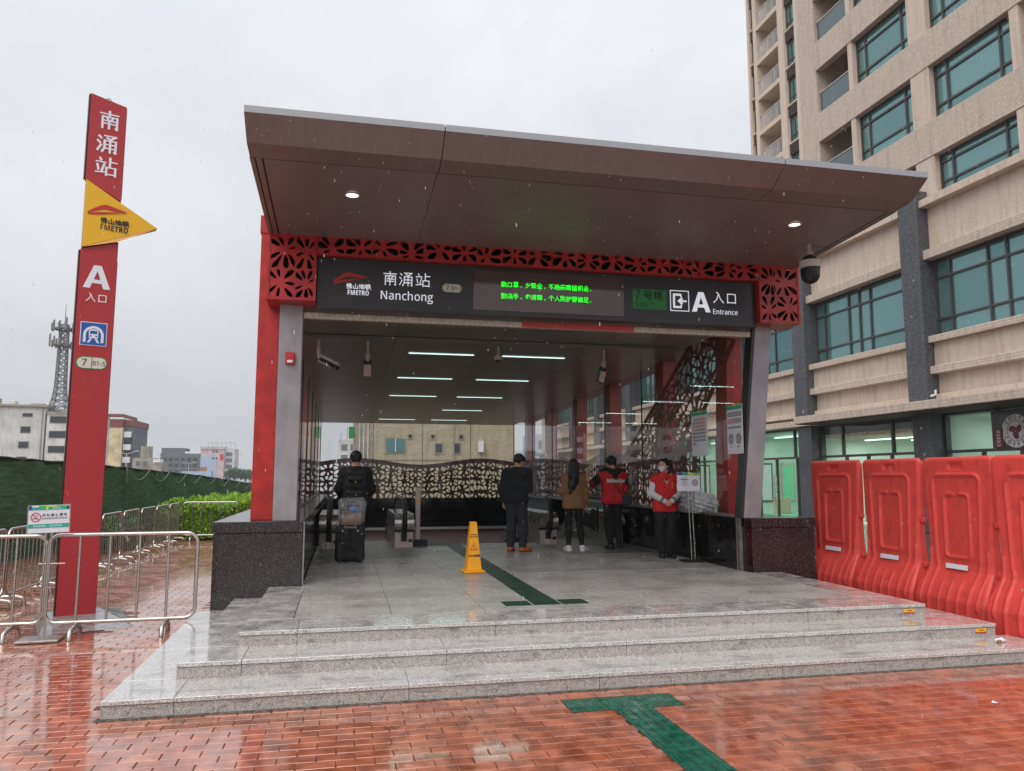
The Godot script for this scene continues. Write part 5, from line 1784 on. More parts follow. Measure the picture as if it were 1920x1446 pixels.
func build_station_sign() -> void:
	var s := thing("station_sign", "long dark station name board with LED display above the entrance opening", "sign", Vector3(0, 0, -9.89))
	piece(s, "board", M.sign_black, Vector3(-0.395, 3.872, -0.16), Vector3(5.815, 4.545, 0.0), 0.006)
	var g: Material = M.sign_letters_glow
	fm_logo(s, Vector3(-0.19, 4.235, 0.001), 0.43, M.logo_red)
	glyphs(s, "佛山地铁", g, Vector3(-0.025, 4.172, 0.001), 0.078, 0.0085, 1.02)
	letters(s, "lettering", "FMETRO", g, Vector3(0.13, 4.088, 0.002), 0.062, true, 0.82)
	glyphs(s, "南涌站", g, Vector3(0.435, 4.305, 0.001), 0.20, 0.0125, 1.08)
	letters(s, "lettering", "Nanchong", g, Vector3(0.755, 4.075, 0.002), 0.112, false, 0.98)
	pill(s, Vector3(1.355, 4.215, 0.0), 0.27, 0.125)
	# the LED display
	piece(s, "screen", M.led_board, Vector3(1.64, 3.935, 0.0), Vector3(3.78, 4.49, 0.012), 0.004)
	glyphs(s, "戴口罩、少聚会,不给病毒留机会。", M.led_green, Vector3(2.02, 4.305, 0.013), 0.079, 0.0066, 1.05, 0.003)
	glyphs(s, "勤洗手、多消毒,个人防护要做足。", M.led_green, Vector3(2.02, 4.145, 0.013), 0.079, 0.0066, 1.05, 0.003)
	# line plate, exit mark, A, entrance
	var lp := MB.new()
	var pts := PackedVector2Array()
	for c in [[4.40, 4.325, 0.0], [3.93, 4.325, PI / 2], [3.93, 4.085, PI], [4.40, 4.085, PI * 1.5]]:
		for i in 5: pts.append(Vector2(c[0], c[1]) + Vector2(cos(c[2] + PI / 2 * i / 4), sin(c[2] + PI / 2 * i / 4)) * 0.022)
	lp.prism(pts, 0.0, 0.004)
	put(s, "line_plate", lp, M.line_green)
	letters(s, "lettering", "7", M.ink, Vector3(3.985, 4.262, 0.006), 0.135, false, 0.95)
	glyphs(s, "号线", M.ink, Vector3(4.075, 4.262, 0.005), 0.135, 0.0125, 1.08)
	letters(s, "lettering", "Line 7", M.ink, Vector3(4.09, 4.122, 0.006), 0.072, false, 0.98)
	var ex := MB.new()
	for b in [[4.475, 4.765, 4.055, 4.067], [4.475, 4.765, 4.345, 4.357], [4.475, 4.487, 4.067, 4.345], [4.753, 4.765, 4.067, 4.345], [4.52, 4.55, 4.10, 4.31], [4.55, 4.65, 4.10, 4.13], [4.55, 4.65, 4.28, 4.31], [4.63, 4.655, 4.13, 4.15], [4.63, 4.655, 4.26, 4.28]]:
		ex.box(Vector3(b[0], b[2], 0.0), Vector3(b[1], b[3], 0.004))
	ex.prism(PackedVector2Array([Vector2(4.585, 4.205), Vector2(4.65, 4.26), Vector2(4.672, 4.236), Vector2(4.653, 4.218), Vector2(4.725, 4.218), Vector2(4.725, 4.192), Vector2(4.653, 4.192), Vector2(4.672, 4.174), Vector2(4.65, 4.15)]), 0.0, 0.0045)
	put(s, "entry_pictogram", ex, g)
	letter_a(s, g, Vector3(4.95, 4.205, 0.001), 0.29, 0.29)
	glyphs(s, "入口", g, Vector3(5.13, 4.285, 0.001), 0.19, 0.013, 1.1)
	letters(s, "lettering", "Entrance", g, Vector3(5.325, 4.075, 0.002), 0.072, false, 1.0)

func letter_a(parent: Node3D, m: Material, at: Vector3, w: float, h: float) -> void:
	var mb := MB.new()
	mb.t = Transform3D(Basis(), at)
	var a := w * 0.5
	mb.prism(PackedVector2Array([Vector2(-a, -h / 2), Vector2(-a * 0.48, -h / 2), Vector2(-a * 0.36, -h * 0.28), Vector2(a * 0.36, -h * 0.28), Vector2(a * 0.28, -h * 0.12), Vector2(-a * 0.24, -h * 0.12), Vector2(0, h * 0.26), Vector2(0, h / 2), Vector2(-a * 0.28, h / 2)]), 0.0, 0.004)
	mb.prism(PackedVector2Array([Vector2(a, -h / 2), Vector2(a * 0.48, -h / 2), Vector2(0, h * 0.26), Vector2(0, h / 2), Vector2(a * 0.28, h / 2)]), 0.0, 0.004)
	put(parent, "lettering", mb, m)

# ---- the red pylon -----------------------------------------------------------------------------------------------------
func build_pylon() -> void:
	var p := thing("station_pylon", "tall red station pylon with yellow arrow flag and white characters", "pylon", Vector3(-3.135, 0, -10.45), deg_to_rad(21.0))
	var d := -0.12
	var low := MB.new()
	low.prism(PackedVector2Array([Vector2(-0.212, 0.0), Vector2(0.212, 0.0), Vector2(0.212, 4.75), Vector2(-0.212, 4.6)]), d, 0.0)
	put(p, "red_shaft", low, M.pylon_red)
	var up := MB.new()
	up.prism(PackedVector2Array([Vector2(-0.212, 5.53), Vector2(0.212, 5.3), Vector2(0.212, 6.6), Vector2(-0.212, 6.685)]), d, 0.0)
	put(p, "red_head", up, M.pylon_red)
	for e in [[0.0, 4.59], [5.54, 6.68]]:
		piece(p, "dark_edge", M.sign_black, Vector3(-0.232, e[0], d + 0.01), Vector3(-0.213, e[1], -0.012), 0.006)
		piece(p, "dark_edge", M.sign_black, Vector3(0.213, e[0] + (0.0 if e[0] < 1 else -0.2), d + 0.01), Vector3(0.218, e[1] - 0.1, -0.012))
	piece(p, "core", M.void, Vector3(-0.2, 4.6, d + 0.02), Vector3(0.2, 5.5, -0.03))
	# the yellow arrow flag, a flat-faced wedge that points right
	var fl := MB.new()
	var a := Vector3(-0.2, 5.51, 0.03)
	var b := Vector3(-0.2, 4.62, 0.03)
	var c := Vector3(0.66, 5.02, 0.0)
	var u := Vector3(-0.2, 5.51, d - 0.03)
	var v := Vector3(-0.2, 4.62, d - 0.03)
	var w := Vector3(0.66, 5.02, d)
	fl.tri(a, b, c); fl.tri(u, w, v)
	fl.quad(a, c, w, u); fl.quad(a, u, v, b)
	put(p, "yellow_flag", fl, M.yellow_sign)
	var un := MB.new()
	un.quad(Vector3(-0.2, 4.617, 0.028), Vector3(-0.2, 4.617, d - 0.028), w + Vector3(0, -0.004, 0), c + Vector3(0, -0.004, 0))
	un.tri(Vector3(-0.2, 4.617, 0.028), c + Vector3(0, -0.004, 0), Vector3(0.2, 4.745, 0.045))
	un.tri(Vector3(0.2, 4.745, 0.045), c + Vector3(0, -0.004, 0), Vector3(0.2, 4.755, 0.0))
	put(p, "flag_underside", un, M.yellow_shade)
	fm_logo(p, Vector3(-0.165, 5.09, 0.026), 0.45, M.logo_red)
	glyphs(p, "佛山地铁", M.ink, Vector3(-0.015, 5.005, 0.022), 0.082, 0.0105, 1.03)
	letters(p, "lettering", "FMETRO", M.ink, Vector3(0.15, 4.915, 0.022), 0.072, true, 0.84)
	for e in [["南", 6.37], ["涌", 6.045], ["站", 5.735]]:
		var mb := MB.new()
		strokes(mb, e[0], -0.125, 0.0, 0.26, 0.027, 0.006, 1.0, 0.62)
		put(p, "lettering", mb, M.sign_white, Vector3(0.012, e[1], 0.001))
	letter_a(p, M.sign_white, Vector3(-0.005, 4.255, 0.001), 0.31, 0.30)
	glyphs(p, "入口", M.sign_white, Vector3(-0.125, 3.985, 0.001), 0.125, 0.011, 1.08)
	# metro symbol
	piece(p, "symbol_border", M.sign_white, Vector3(-0.155, 3.365, 0.0), Vector3(0.145, 3.665, 0.006))
	piece(p, "symbol_field", M.metro_blue, Vector3(-0.146, 3.374, 0.0062), Vector3(0.136, 3.656, 0.009))
	var sy := MB.new()
	sy.ring(Vector2(-0.005, 3.50), 0.085, 0.115, 0.009, 0.012, 20, 0.0, PI)
	sy.box(Vector3(-0.12, 3.405, 0.009), Vector3(-0.09, 3.50, 0.012))
	sy.box(Vector3(0.08, 3.405, 0.009), Vector3(0.11, 3.50, 0.012))
	var body := PackedVector2Array()
	for q in [[-0.055, 3.46], [0.045, 3.46], [0.05, 3.55], [0.03, 3.575], [-0.04, 3.575], [-0.06, 3.55]]: body.append(Vector2(q[0], q[1]))
	sy.prism(body, 0.009, 0.012)
	sy.prism(PackedVector2Array([Vector2(-0.045, 3.455), Vector2(-0.02, 3.455), Vector2(-0.05, 3.40), Vector2(-0.075, 3.40)]), 0.009, 0.012)
	sy.prism(PackedVector2Array([Vector2(0.035, 3.455), Vector2(0.01, 3.455), Vector2(0.04, 3.40), Vector2(0.065, 3.40)]), 0.009, 0.012)
	put(p, "train_symbol", sy, M.sign_white)
	var wd := MB.new()
	wd.box(Vector3(-0.045, 3.515, 0.0121), Vector3(0.035, 3.555, 0.014))
	wd.disc(Vector2(-0.037, 3.487), 0.011, 0.0121, 0.014, 10)
	wd.disc(Vector2(0.027, 3.487), 0.011, 0.0121, 0.014, 10)
	put(p, "train_windows", wd, M.metro_blue)
	pill(p, Vector3(-0.005, 3.145, 0.001), 0.35, 0.16)
	var eye := MB.new()
	eye.t = mapped(Vector3(0.0, 6.66, d / 2), Vector3(1, 0, 0), Vector3(0, 1, 0))
	eye.ring(Vector2.ZERO, 0.022, 0.036, -0.008, 0.008, 14)
	put(p, "lifting_eye", eye, M.steel)
	# its concrete footing, bevelled like a low pyramid
	var f := MB.new()
	var q := [Vector3(-0.42, 0, 0.92), Vector3(0.52, 0, 0.92), Vector3(0.56, 0, -0.52), Vector3(-0.42, 0, -0.52), Vector3(-0.3, 0.04, 0.1), Vector3(0.3, 0.04, 0.1), Vector3(0.3, 0.07, -0.3), Vector3(-0.3, 0.07, -0.3)]
	for i in 4:
		var j := (i + 1) % 4
		f.quad(q[i], q[j], q[j + 4], q[i + 4])
	f.quad(q[4], q[5], q[6], q[7])
	put(p, "footing", f, M.cement)

# ---- red water-filled barriers ---------------------------------------------------------------------------------------------
func box_dist(p: Vector2, lo: Vector2, hi: Vector2, r: float) -> float:
	var c := (lo + hi) / 2.0
	var h := (hi - lo) / 2.0 - Vector2(r, r)
	var d := (p - c).abs() - h
	return Vector2(maxf(d.x, 0), maxf(d.y, 0)).length() + minf(maxf(d.x, d.y), 0.0) - r

func barrier_half(y: float) -> float:
	var pts := [[0.0, 0.50], [0.30, 0.515], [0.42, 0.512], [0.62, 0.47], [0.95, 0.455], [1.18, 0.465], [1.225, 0.487], [1.30, 0.487], [1.7, 0.507], [1.95, 0.515]]
	for i in pts.size() - 1:
		if y <= pts[i + 1][0]:
			var w := lerpf(pts[i][1], pts[i + 1][1], clampf((y - pts[i][0]) / (pts[i + 1][0] - pts[i][0]), 0, 1))
			return w - (0.05 * (1.0 - sqrt(maxf(0.0, 1.0 - pow((y - 1.9) / 0.05, 2.0)))) if y > 1.9 else 0.0)
	return 0.515

func barrier_front(u: float, y: float, ribs: bool) -> Vector3:
	var pts := [[0.0, 0.25], [0.06, 0.275], [0.34, 0.262], [0.46, 0.215], [0.66, 0.09], [0.74, 0.075], [1.95, 0.05]]
	var d := 0.05
	for i in pts.size() - 1:
		if y >= pts[i][0] and y <= pts[i + 1][0]:
			var f: float = (y - pts[i][0]) / (pts[i + 1][0] - pts[i][0])
			d = lerpf(pts[i][1], pts[i + 1][1], f)
	var x := u * barrier_half(y) * 1.045
	if absf(u) > 0.93: d -= 0.03 * pow((absf(u) - 0.93) / 0.07, 2.0)
	if y > 1.9: d -= 0.03 * pow((y - 1.9) / 0.05, 2.0)
	if y > 1.88 and absf(x) > 0.43:
		pass
	if ribs:
		var p := Vector2(x, y)
		var lean := 1.0 - 0.10 * (1.7 - y)
		var o := absf(box_dist(Vector2(x / lean, y), Vector2(-0.36, 0.66), Vector2(0.36, 1.74), 0.09))
		if y > 0.72: d += 0.026 * exp(-pow(o / 0.017, 2.0))
		else: d += 0.020 * exp(-pow((absf(x) - 0.325 * lean - 0.02) / 0.02, 2.0)) * (1.0 if y > 0.08 else 0.0)
		var n := absf(box_dist(p, Vector2(-0.19, 0.80), Vector2(0.19, 1.52), 0.05))
		if not (y > 1.42 and absf(x) < 0.035): d += 0.022 * exp(-pow(n / 0.014, 2.0))
		if box_dist(p, Vector2(-0.17, 0.82), Vector2(0.17, 1.50), 0.05) < 0.0: d -= 0.008
		var slot := box_dist(p, Vector2(-0.11, 1.80), Vector2(0.11, 1.88), 0.012)
		d -= 0.022 * clampf(-slot / 0.012, 0.0, 1.0)
		if y > 0.12 and y < 0.56:
			for k in [-0.14, 0.0, 0.14]: d += 0.018 * exp(-pow((x - k) / 0.018, 2.0)) * clampf((0.56 - y) / 0.03, 0, 1) * clampf((y - 0.12) / 0.05, 0, 1)
		if y > 0.25 and y < 0.9: d += 0.02 * exp(-pow((absf(x) - 0.43) / 0.014, 2.0)) * clampf((0.9 - y) / 0.03, 0, 1) * clampf((y - 0.25) / 0.03, 0, 1)
	return Vector3(x, y, d)

func build_water_barriers() -> void:
	var shell := MB.new()
	shell.grid(func(u, v): return barrier_front(u * 2.0 - 1.0, v * 1.95, true), 78, 130)
	shell.grid(func(u, v):
		var p := barrier_front(1.0 - u * 2.0, v * 1.95, false)
		return Vector3(p.x, p.y, -p.z), 12, 30)
	for s in [-1.0, 1.0]:
		shell.grid(func(u, v):
			var p := barrier_front(s, v * 1.95, false)
			return Vector3(p.x, p.y, p.z * (1.0 - 2.0 * u) * (1.0 if s > 0 else -1.0)), 2, 40)
	shell.grid(func(u, v):
		var p := barrier_front(u * 2.0 - 1.0, 1.95, false)
		return Vector3(p.x, p.y, p.z * (1.0 - 2.0 * v)), 8, 2)
	var first: Node3D = null
	var spots := [[-9.86, 0.02, "far"], [-8.70, 0.0, ""], [-7.58, -0.03, ""], [-6.47, 0.09, ""]]
	var labels := ["tall red plastic water barrier next to the granite plinth, farthest in the row", "tall red plastic water barrier second from the granite plinth", "tall red plastic water barrier third from the granite plinth", "tall red plastic water barrier cut by the frame edge, nearest of the row"]
	for k in 4:
		var o: Node3D
		var at := Vector3([6.98, 6.98, 6.97, 6.93][k], 0, spots[k][0])
		var turn: float = -PI / 2 + spots[k][1]
		if first == null:
			o = thing("water_barrier", labels[0], "barrier", at, turn, "red water barriers beside the steps")
			put(o, "shell", shell, M.barrier_red)
			piece(o, "white_sticker", M.paper, Vector3(-0.16, 0.665, 0.096), Vector3(0.16, 0.72, 0.11))
			var sk := o.get_node("white_sticker") as Node3D
			sk.rotation.x = -0.12
			sk.position = Vector3(0, 0.0, 0.09)
			piece(o, "hinge_pin", M.barrier_red, Vector3(0.47, 0.62, -0.03), Vector3(0.53, 0.68, 0.03), 0.01)
			piece(o, "hinge_pin", M.barrier_red, Vector3(0.47, 1.16, -0.03), Vector3(0.53, 1.22, 0.03), 0.01)
			first = o
		else: o = copy_thing(first, "water_barrier", labels[k], at, turn)

# ---- steel crowd barriers ------------------------------------------------------------------------------------------------------
func crowd_barrier(w: float, bars: int, h: float, rail: float, bar_r: float, label: String, at: Vector3, turn: float, group: String) -> Node3D:
	var o := thing("crowd_barrier", label, "barrier", at, turn, group)
	var fr := MB.new()
	var path := []
	var r := 0.11
	for c in [[w / 2 - r, h - r, 0.0], [-w / 2 + r, h - r, PI / 2], [-w / 2 + r, 0.16 + r, PI], [w / 2 - r, 0.16 + r, PI * 1.5]]:
		for i in 7:
			var a: float = c[2] + PI / 2 * i / 6
			path.append(Vector3(c[0] + cos(a) * r, c[1] + sin(a) * r, 0))
	fr.tube(path, rail, 10, true)
	put(o, "frame", fr, M.steel)
	for i in bars:
		var x := -w / 2 + w * (i + 1) / (bars + 1)
		var ub := MB.new()
		ub.tube([Vector3(x, 0.16, 0), Vector3(x, h, 0)], bar_r, 8, false, false)
		put(o, "upright", ub, M.steel)
	for s in [-1, 1]:
		var ft := MB.new()
		var x: float = s * (w / 2 - w / (bars + 1))
		if bars > 5: x = s * (w / 2 - 0.16)
		var p := []
		for i in 9:
			var a := PI * i / 8.0
			var c := cos(a)
			p.append(Vector3(x, 0.012 + 0.105 * pow(sin(a), 0.45) if i > 0 and i < 8 else 0.0, -c * 0.19))
		ft.tube(p, 0.026, 8)
		ft.tube([Vector3(x, 0.1, 0), Vector3(x, 0.17, 0)], 0.02, 8)
		put(o, "foot", ft, M.steel)
	return o

func build_crowd_barriers() -> void:
	crowd_barrier(1.5, 4, 1.09, 0.021, 0.0145, "steel crowd barrier standing in front of the red pylon", Vector3(-2.335, 0, -9.3), 0.03, "steel crowd barriers around the pylon")
	crowd_barrier(1.5, 4, 1.08, 0.021, 0.0145, "steel crowd barrier left of the notice stand, cut by the frame", Vector3(-3.86, 0, -9.32), -0.03, "steel crowd barriers around the pylon")
	var tie := thing("cable_tie", "white cable tie joining the two front crowd barriers", "cable tie", Vector3(-3.08, 0.79, -9.28))
	piece(tie, "strap", M.white, Vector3(-0.1, -0.006, 0), Vector3(0.16, 0.004, 0.012))
	var first: Node3D = null
	var zs := [-10.9, -12.2, -13.5, -14.8, -16.1, -17.4, -18.75, -20.05, -21.3]
	var words := ["at the frame's left edge", "behind the front left barrier", "behind the notice stand", "behind the red pylon", "just right of the red pylon", "beside the green fence", "before the leaning white stick", "before the end of the hedge", "joining the barrier across the hedge"]
	for k in zs.size():
		var at := Vector3(-4.36 + 0.018 * k, 0, zs[k])
		var lb: String = "thin-barred steel barrier of the rear row, " + words[k]
		if first == null: first = crowd_barrier(1.27, 8, 1.02, 0.019, 0.009, lb, at, PI / 2, "steel crowd barriers in the rear row")
		else: copy_thing(first, "crowd_barrier", lb, at, PI / 2 + rng.randf_range(-0.02, 0.02))
	crowd_barrier(1.42, 5, 1.03, 0.019, 0.011, "steel crowd barrier set across in front of the bright green hedge", Vector3(-3.45, 0, -22.05), 0.0, "steel crowd barriers in the rear row")

# ---- green hoarding, wire, hedge -----------------------------------------------------------------------------------------------------
func fence_line(t: float) -> Vector3:            # t from 0 (near) to 1 (far); y holds the height of the top edge
	var pts := [Vector3(-8.6, 2.2, -5.0), Vector3(-6.63, 2.1, -17.3), Vector3(-6.02, 1.98, -22.6), Vector3(-5.3, 1.75, -31.0), Vector3(-4.45, 1.33, -41.0), Vector3(-3.5, 1.2, -52.0)]
	var f := t * (pts.size() - 1)
	var i := mini(int(f), pts.size() - 2)
	return pts[i].lerp(pts[i + 1], f - i)

func build_fence_and_hedge() -> void:
	var f := thing("green_fence", "long construction fence covered in dark green shade netting", "fence")
	var n := 15
	for k in n:
		var mb := MB.new()
		mb.grid(func(u, v):
			var p := fence_line((k + u) / n)
			var sag: float = 0.03 * sin(PI * u) * v
			var q := Vector3(p.x, v * (p.y - sag), p.z)
			return q + Vector3(1, 0, 0) * (0.025 * sin((k + u) * 14.0) * (0.4 + v) * 0.6 + 0.02 * sin(v * 9.0 + (k + u) * 5.0)), 16, 8)
		put(f, "netting", mb, M.fence_green)
		var p := fence_line(float(k) / n)
		piece(f, "fence_post", M.fence_edge, Vector3(p.x - 0.16, 0, p.z - 0.03), Vector3(p.x - 0.1, p.y - 0.03, p.z + 0.03))
	var hem := MB.new()
	var path := []
	for i in 61: path.append(Vector3(fence_line(i / 60.0).x, fence_line(i / 60.0).y - 0.015 + 0.012 * sin(i * 2.3), fence_line(i / 60.0).z))
	hem.tube(path, 0.03, 5)
	put(f, "hem", hem, M.fence_edge)
	var w := thing("fence_wire", "loose pale wire hanging in loops along the top of the green fence", "wire")
	var wp := []
	for i in 121:
		var t := 0.415 + 0.42 * i / 120.0
		var p := fence_line(t)
		var ph := fmod(i / 13.0, 1.0)
		wp.append(p + Vector3(0.07, 0.02 - 0.34 * sin(PI * ph) * (1.0 - 0.2 * float(i) / 120.0), 0.0))
	var wm := MB.new()
	wm.tube(wp, 0.011, 5)
	put(w, "strand", wm, M.wire)
	piece(w, "wire_post", M.mast_steel, wp[0] + Vector3(-0.02, -0.45, -0.02), wp[0] + Vector3(0.02, 0.1, 0.02))
	# clipped hedge
	var h := thing("green_hedge", "bright yellow-green clipped hedge behind the crowd barriers", "hedge", Vector3.ZERO)
	var leaves := leaf(0.085)
	for c in 3:
		var mm := MultiMesh.new()
		mm.transform_format = MultiMesh.TRANSFORM_3D
		mm.mesh = leaves
		var count := 9000
		mm.instance_count = count
		for i in count:
			var z := -22.35 - pow(rng.randf(), 1.5) * 11.0
			var x := rng.randf_range(-4.9 + (z + 22.3) * -0.02, -1.6)
			var top := 0.98 + 0.07 * sin(x * 3.1 + z) + 0.05 * sin(x * 7.0 - z * 2.0)
			var y := top - absf(rng.randfn()) * 0.13 if rng.randf() < 0.62 else rng.randf_range(0.08, top)
			if y < top - 0.22 and rng.randf() < 0.75: z = -22.3 - absf(rng.randfn()) * 0.12 + 0.06 * sin(x * 5.0 + y * 6.0)
			var up := Basis.from_euler(Vector3(rng.randf_range(-1.5, 0.3), rng.randf() * TAU, rng.randf_range(-0.6, 0.6)))
			mm.set_instance_transform(i, Transform3D(up.scaled(Vector3.ONE * rng.randf_range(0.7, 1.35)), Vector3(x, maxf(y, 0.05), z)))
		var o := MultiMeshInstance3D.new()
		o.name = "foliage"
		o.multimesh = mm
		o.material_override = M["leaf%d" % c]
		o.set_meta("kind", "stuff")
		h.add_child(o, true)
	var st := MB.new()
	for i in 60:
		var x := rng.randf_range(-4.8, -1.8)
		var z := rng.randf_range(-24.5, -22.45)
		st.tube([Vector3(x, 0, z), Vector3(x + rng.randf_range(-0.1, 0.1), 0.85, z + rng.randf_range(-0.1, 0.1))], 0.012, 5)
	put(h, "stems", st, M.stem)
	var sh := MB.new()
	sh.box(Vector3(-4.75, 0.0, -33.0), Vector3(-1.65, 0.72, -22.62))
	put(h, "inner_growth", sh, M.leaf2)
	# darker shrub growing behind the thin bars
	var sb := thing("dark_shrub", "dark green shrub growing between the rear barriers and the green fence", "shrub", Vector3(-5.3, 0, -20.3))
	for c in 2:
		var mm := MultiMesh.new()
		mm.transform_format = MultiMesh.TRANSFORM_3D
		mm.mesh = leaves
		mm.instance_count = 1500
		for i in 1500:
			var d := Vector3(rng.randfn(), absf(rng.randfn()), rng.randfn()).normalized() * pow(rng.randf(), 0.35)
			mm.set_instance_transform(i, Transform3D(Basis.from_euler(Vector3(rng.randf_range(-1.5, 0.3), rng.randf() * TAU, 0)).scaled(Vector3.ONE * rng.randf_range(0.8, 1.3)), d * Vector3(0.55, 0.75, 1.7) + Vector3(0, 0.08, 0)))
		var o := MultiMeshInstance3D.new()
		o.name = "foliage"
		o.multimesh = mm
		o.material_override = [M.leaf2, M.fence_green][c]
		o.set_meta("kind", "stuff")
		sb.add_child(o, true)
	var ss := MB.new()
	for i in 8: ss.tube([Vector3(0.1 * sin(i), 0, 0.2 * i - 0.8), Vector3(0.25 * sin(i * 2.0), 0.6, 0.22 * i - 0.9)], 0.014, 5)
	put(sb, "stems", ss, M.stem)
	var stick := thing("leaning_stick", "white stick leaning behind the thin-barred rear barriers", "stick", Vector3(-4.62, 0.35, -17.9))
	var sm := MB.new()
	sm.tube([Vector3(0, 0.36, 0), Vector3(0.16, 0, -0.1)], 0.025, 8)
	put(stick, "rod", sm, M.white)

# ---- lamps, cameras and other fittings ----------------------------------------------------------------------------------
func build_fittings() -> void:
	var rows := [-12.9, -15.62, -18.4, -21.23, -23.98]
	var which := ["nearest the opening", "second from the opening", "third from the opening", "fourth from the opening", "nearest the back glass"]
	for k in 5:
		for c in 2:
			if k == 3 and c == 0: continue
			var z: float = rows[k]
			var l := thing("ceiling_lamp", "narrow white ceiling strip light in the %s column, %s" % [["left", "right"][c], which[k]], "light", Vector3(1.6 + 1.63 * c, ceil_y(z) - 0.004, z), 0.0, "strip lights in the pavilion ceiling")
			piece(l, "lamp_glow_strip", M.lamp_glow, Vector3(-0.56, -0.006, -0.045), Vector3(0.56, 0.0, 0.045))
			piece(l, "lamp_edge", M.trim, Vector3(-0.575, -0.004, -0.056), Vector3(0.575, 0.002, -0.0455))
			piece(l, "lamp_edge", M.trim, Vector3(-0.575, -0.004, 0.0455), Vector3(0.575, 0.002, 0.056))
			var al := AreaLight3D.new()
			al.name = "lamp_light"
			al.area_size = Vector2(1.12, 0.09)
			al.position = Vector3(0, -0.012, 0)
			al.rotation_degrees = Vector3(-90, 0, 0)
			al.light_energy = 0.22
			al.light_color = Color(0.86, 1.0, 0.96)
			al.area_range = 12.0
			al.area_attenuation = 2.0
			al.shadow_enabled = true
			l.add_child(al)
	# hanging cameras and loudspeakers under the first beam
	for k in 4:
		var x: float = [-0.42, 0.33, 2.43, 4.25][k]
		var z := -12.1
		var y := ceil_y(z) + 0.06
		var lb: String = ["white box camera on a drop pole near the left grey column, tilted sideways", "small pinkish loudspeaker on a drop pole, left of the strip lights", "small dome camera on a drop pole between the strip lights", "small pinkish loudspeaker on a drop pole before the right glass wall"][k]
		var o := thing(["box_camera", "hanging_speaker", "dome_camera", "hanging_speaker"][k], lb, ["camera", "loudspeaker", "camera", "loudspeaker"][k], Vector3(x, y, z), 0.0, "fittings hung from the pavilion ceiling")
		var drop: float = [0.22, 0.26, 0.16, 0.26][k]
		var pm := MB.new()
		pm.tube([Vector3(0, 0, 0), Vector3(0, -drop, 0)], 0.022, 8)
		pm.lathe([Vector2(0, -drop), Vector2(0.04, -drop), Vector2(0.04, -drop + 0.012), Vector2(0, -drop + 0.012)], Vector3.ZERO, 10)
		put(o, "drop_pole", pm, M.pole_pink)
		if k == 0:
			var cm := MB.new()
			cm.t = Transform3D(Basis.from_euler(Vector3(0, 0, -0.5)) * Basis.from_euler(Vector3(0, -0.25, 0)), Vector3(0.17, -drop - 0.2, 0.02))
			cm.cbox(Vector3(-0.17, 0.012, -0.055), Vector3(0.15, 0.06, 0.055), 0.015)
			put(o, "housing", cm, M.cam_white)
			var c2 := MB.new()
			c2.t = cm.t
			c2.cbox(Vector3(-0.16, -0.045, -0.05), Vector3(0.17, 0.011, 0.05), 0.012)
			put(o, "camera_front", c2, M.black)
			var c3 := MB.new()
			c3.t = cm.t
			c3.cbox(Vector3(-0.17, -0.062, -0.045), Vector3(0.06, -0.046, 0.045), 0.006)
			put(o, "under_plate", c3, M.cam_white)
			var c4 := MB.new()
			c4.tube([Vector3(0, -drop, 0), Vector3(0.02, -drop - 0.13, 0)], 0.03, 8)
			put(o, "joint", c4, M.pole_pink)
		elif k == 2:
			var dm := MB.new()
			dm.lathe([Vector2(0, -0.17), Vector2(0.03, -0.17), Vector2(0.03, -0.21), Vector2(0.062, -0.225), Vector2(0.062, -0.275), Vector2(0.045, -0.285)], Vector3.ZERO, 16)
			dm.v = dm.v
			put(o, "dome_cap", dm, M.pole_pink)
			var ball := MB.new()
			ball.ball(Vector3(0, -0.285, 0), Vector3(0.043, 0.043, 0.043), 14, 8)
			put(o, "lens_dome", ball, M.black)
		else:
			var tilt := 0.0 if k == 1 else 0.22
			var b := Transform3D(Basis.from_euler(Vector3(0.1, tilt * 1.5, -tilt)), Vector3(0, -drop - 0.02, 0))
			var j := MB.new()
			j.t = b
			j.cbox(Vector3(-0.03, -0.11, -0.03), Vector3(0.03, 0.02, 0.03), 0.01)
			put(o, "joint", j, M.pole_pink)
			var s1 := MB.new()
			s1.t = b
			s1.cbox(Vector3(-0.068, -0.34, -0.045), Vector3(0.068, -0.07, 0.03), 0.014)
			put(o, "cabinet", s1, M.black)
			var s2 := MB.new()
			s2.t = b
			s2.cbox(Vector3(-0.058, -0.335, 0.0305), Vector3(0.058, -0.145, 0.044), 0.01)
			put(o, "grille", s2, M.pole_pink)
			var s3 := MB.new()
			s3.t = b
			s3.box(Vector3(-0.01, -0.27, 0.0445), Vector3(0.01, -0.215, 0.047))
			put(o, "orange_label", s3, M.cone_yellow)
	# the big dome camera under the canopy
	var d := thing("canopy_camera", "black and white dome surveillance camera hanging under the canopy's right side", "camera", Vector3(6.06, 4.84, -8.9))
	var pole := MB.new()
	pole.tube([Vector3.ZERO, Vector3(0, -0.14, 0)], 0.026, 10)
	pole.lathe([Vector2(0, -0.17), Vector2(0.06, -0.165), Vector2(0.045, -0.12), Vector2(0.0, -0.12)], Vector3.ZERO, 14)
	put(d, "drop_pole", pole, M.pole_pink)
	var cap := MB.new()
	cap.lathe([Vector2(0.03, -0.23), Vector2(0.095, -0.245), Vector2(0.085, -0.19), Vector2(0.03, -0.165)], Vector3.ZERO, 20)
	put(d, "black_cap", cap, M.black)
	var bd := MB.new()
	bd.lathe([Vector2(0.10, -0.345), Vector2(0.138, -0.34), Vector2(0.138, -0.245), Vector2(0.09, -0.235)], Vector3.ZERO, 24)
	put(d, "white_collar", bd, M.cam_white)
	var dome := MB.new()
	dome.ball(Vector3(0, -0.43, 0), Vector3(0.122, 0.125, 0.122), 24, 14)
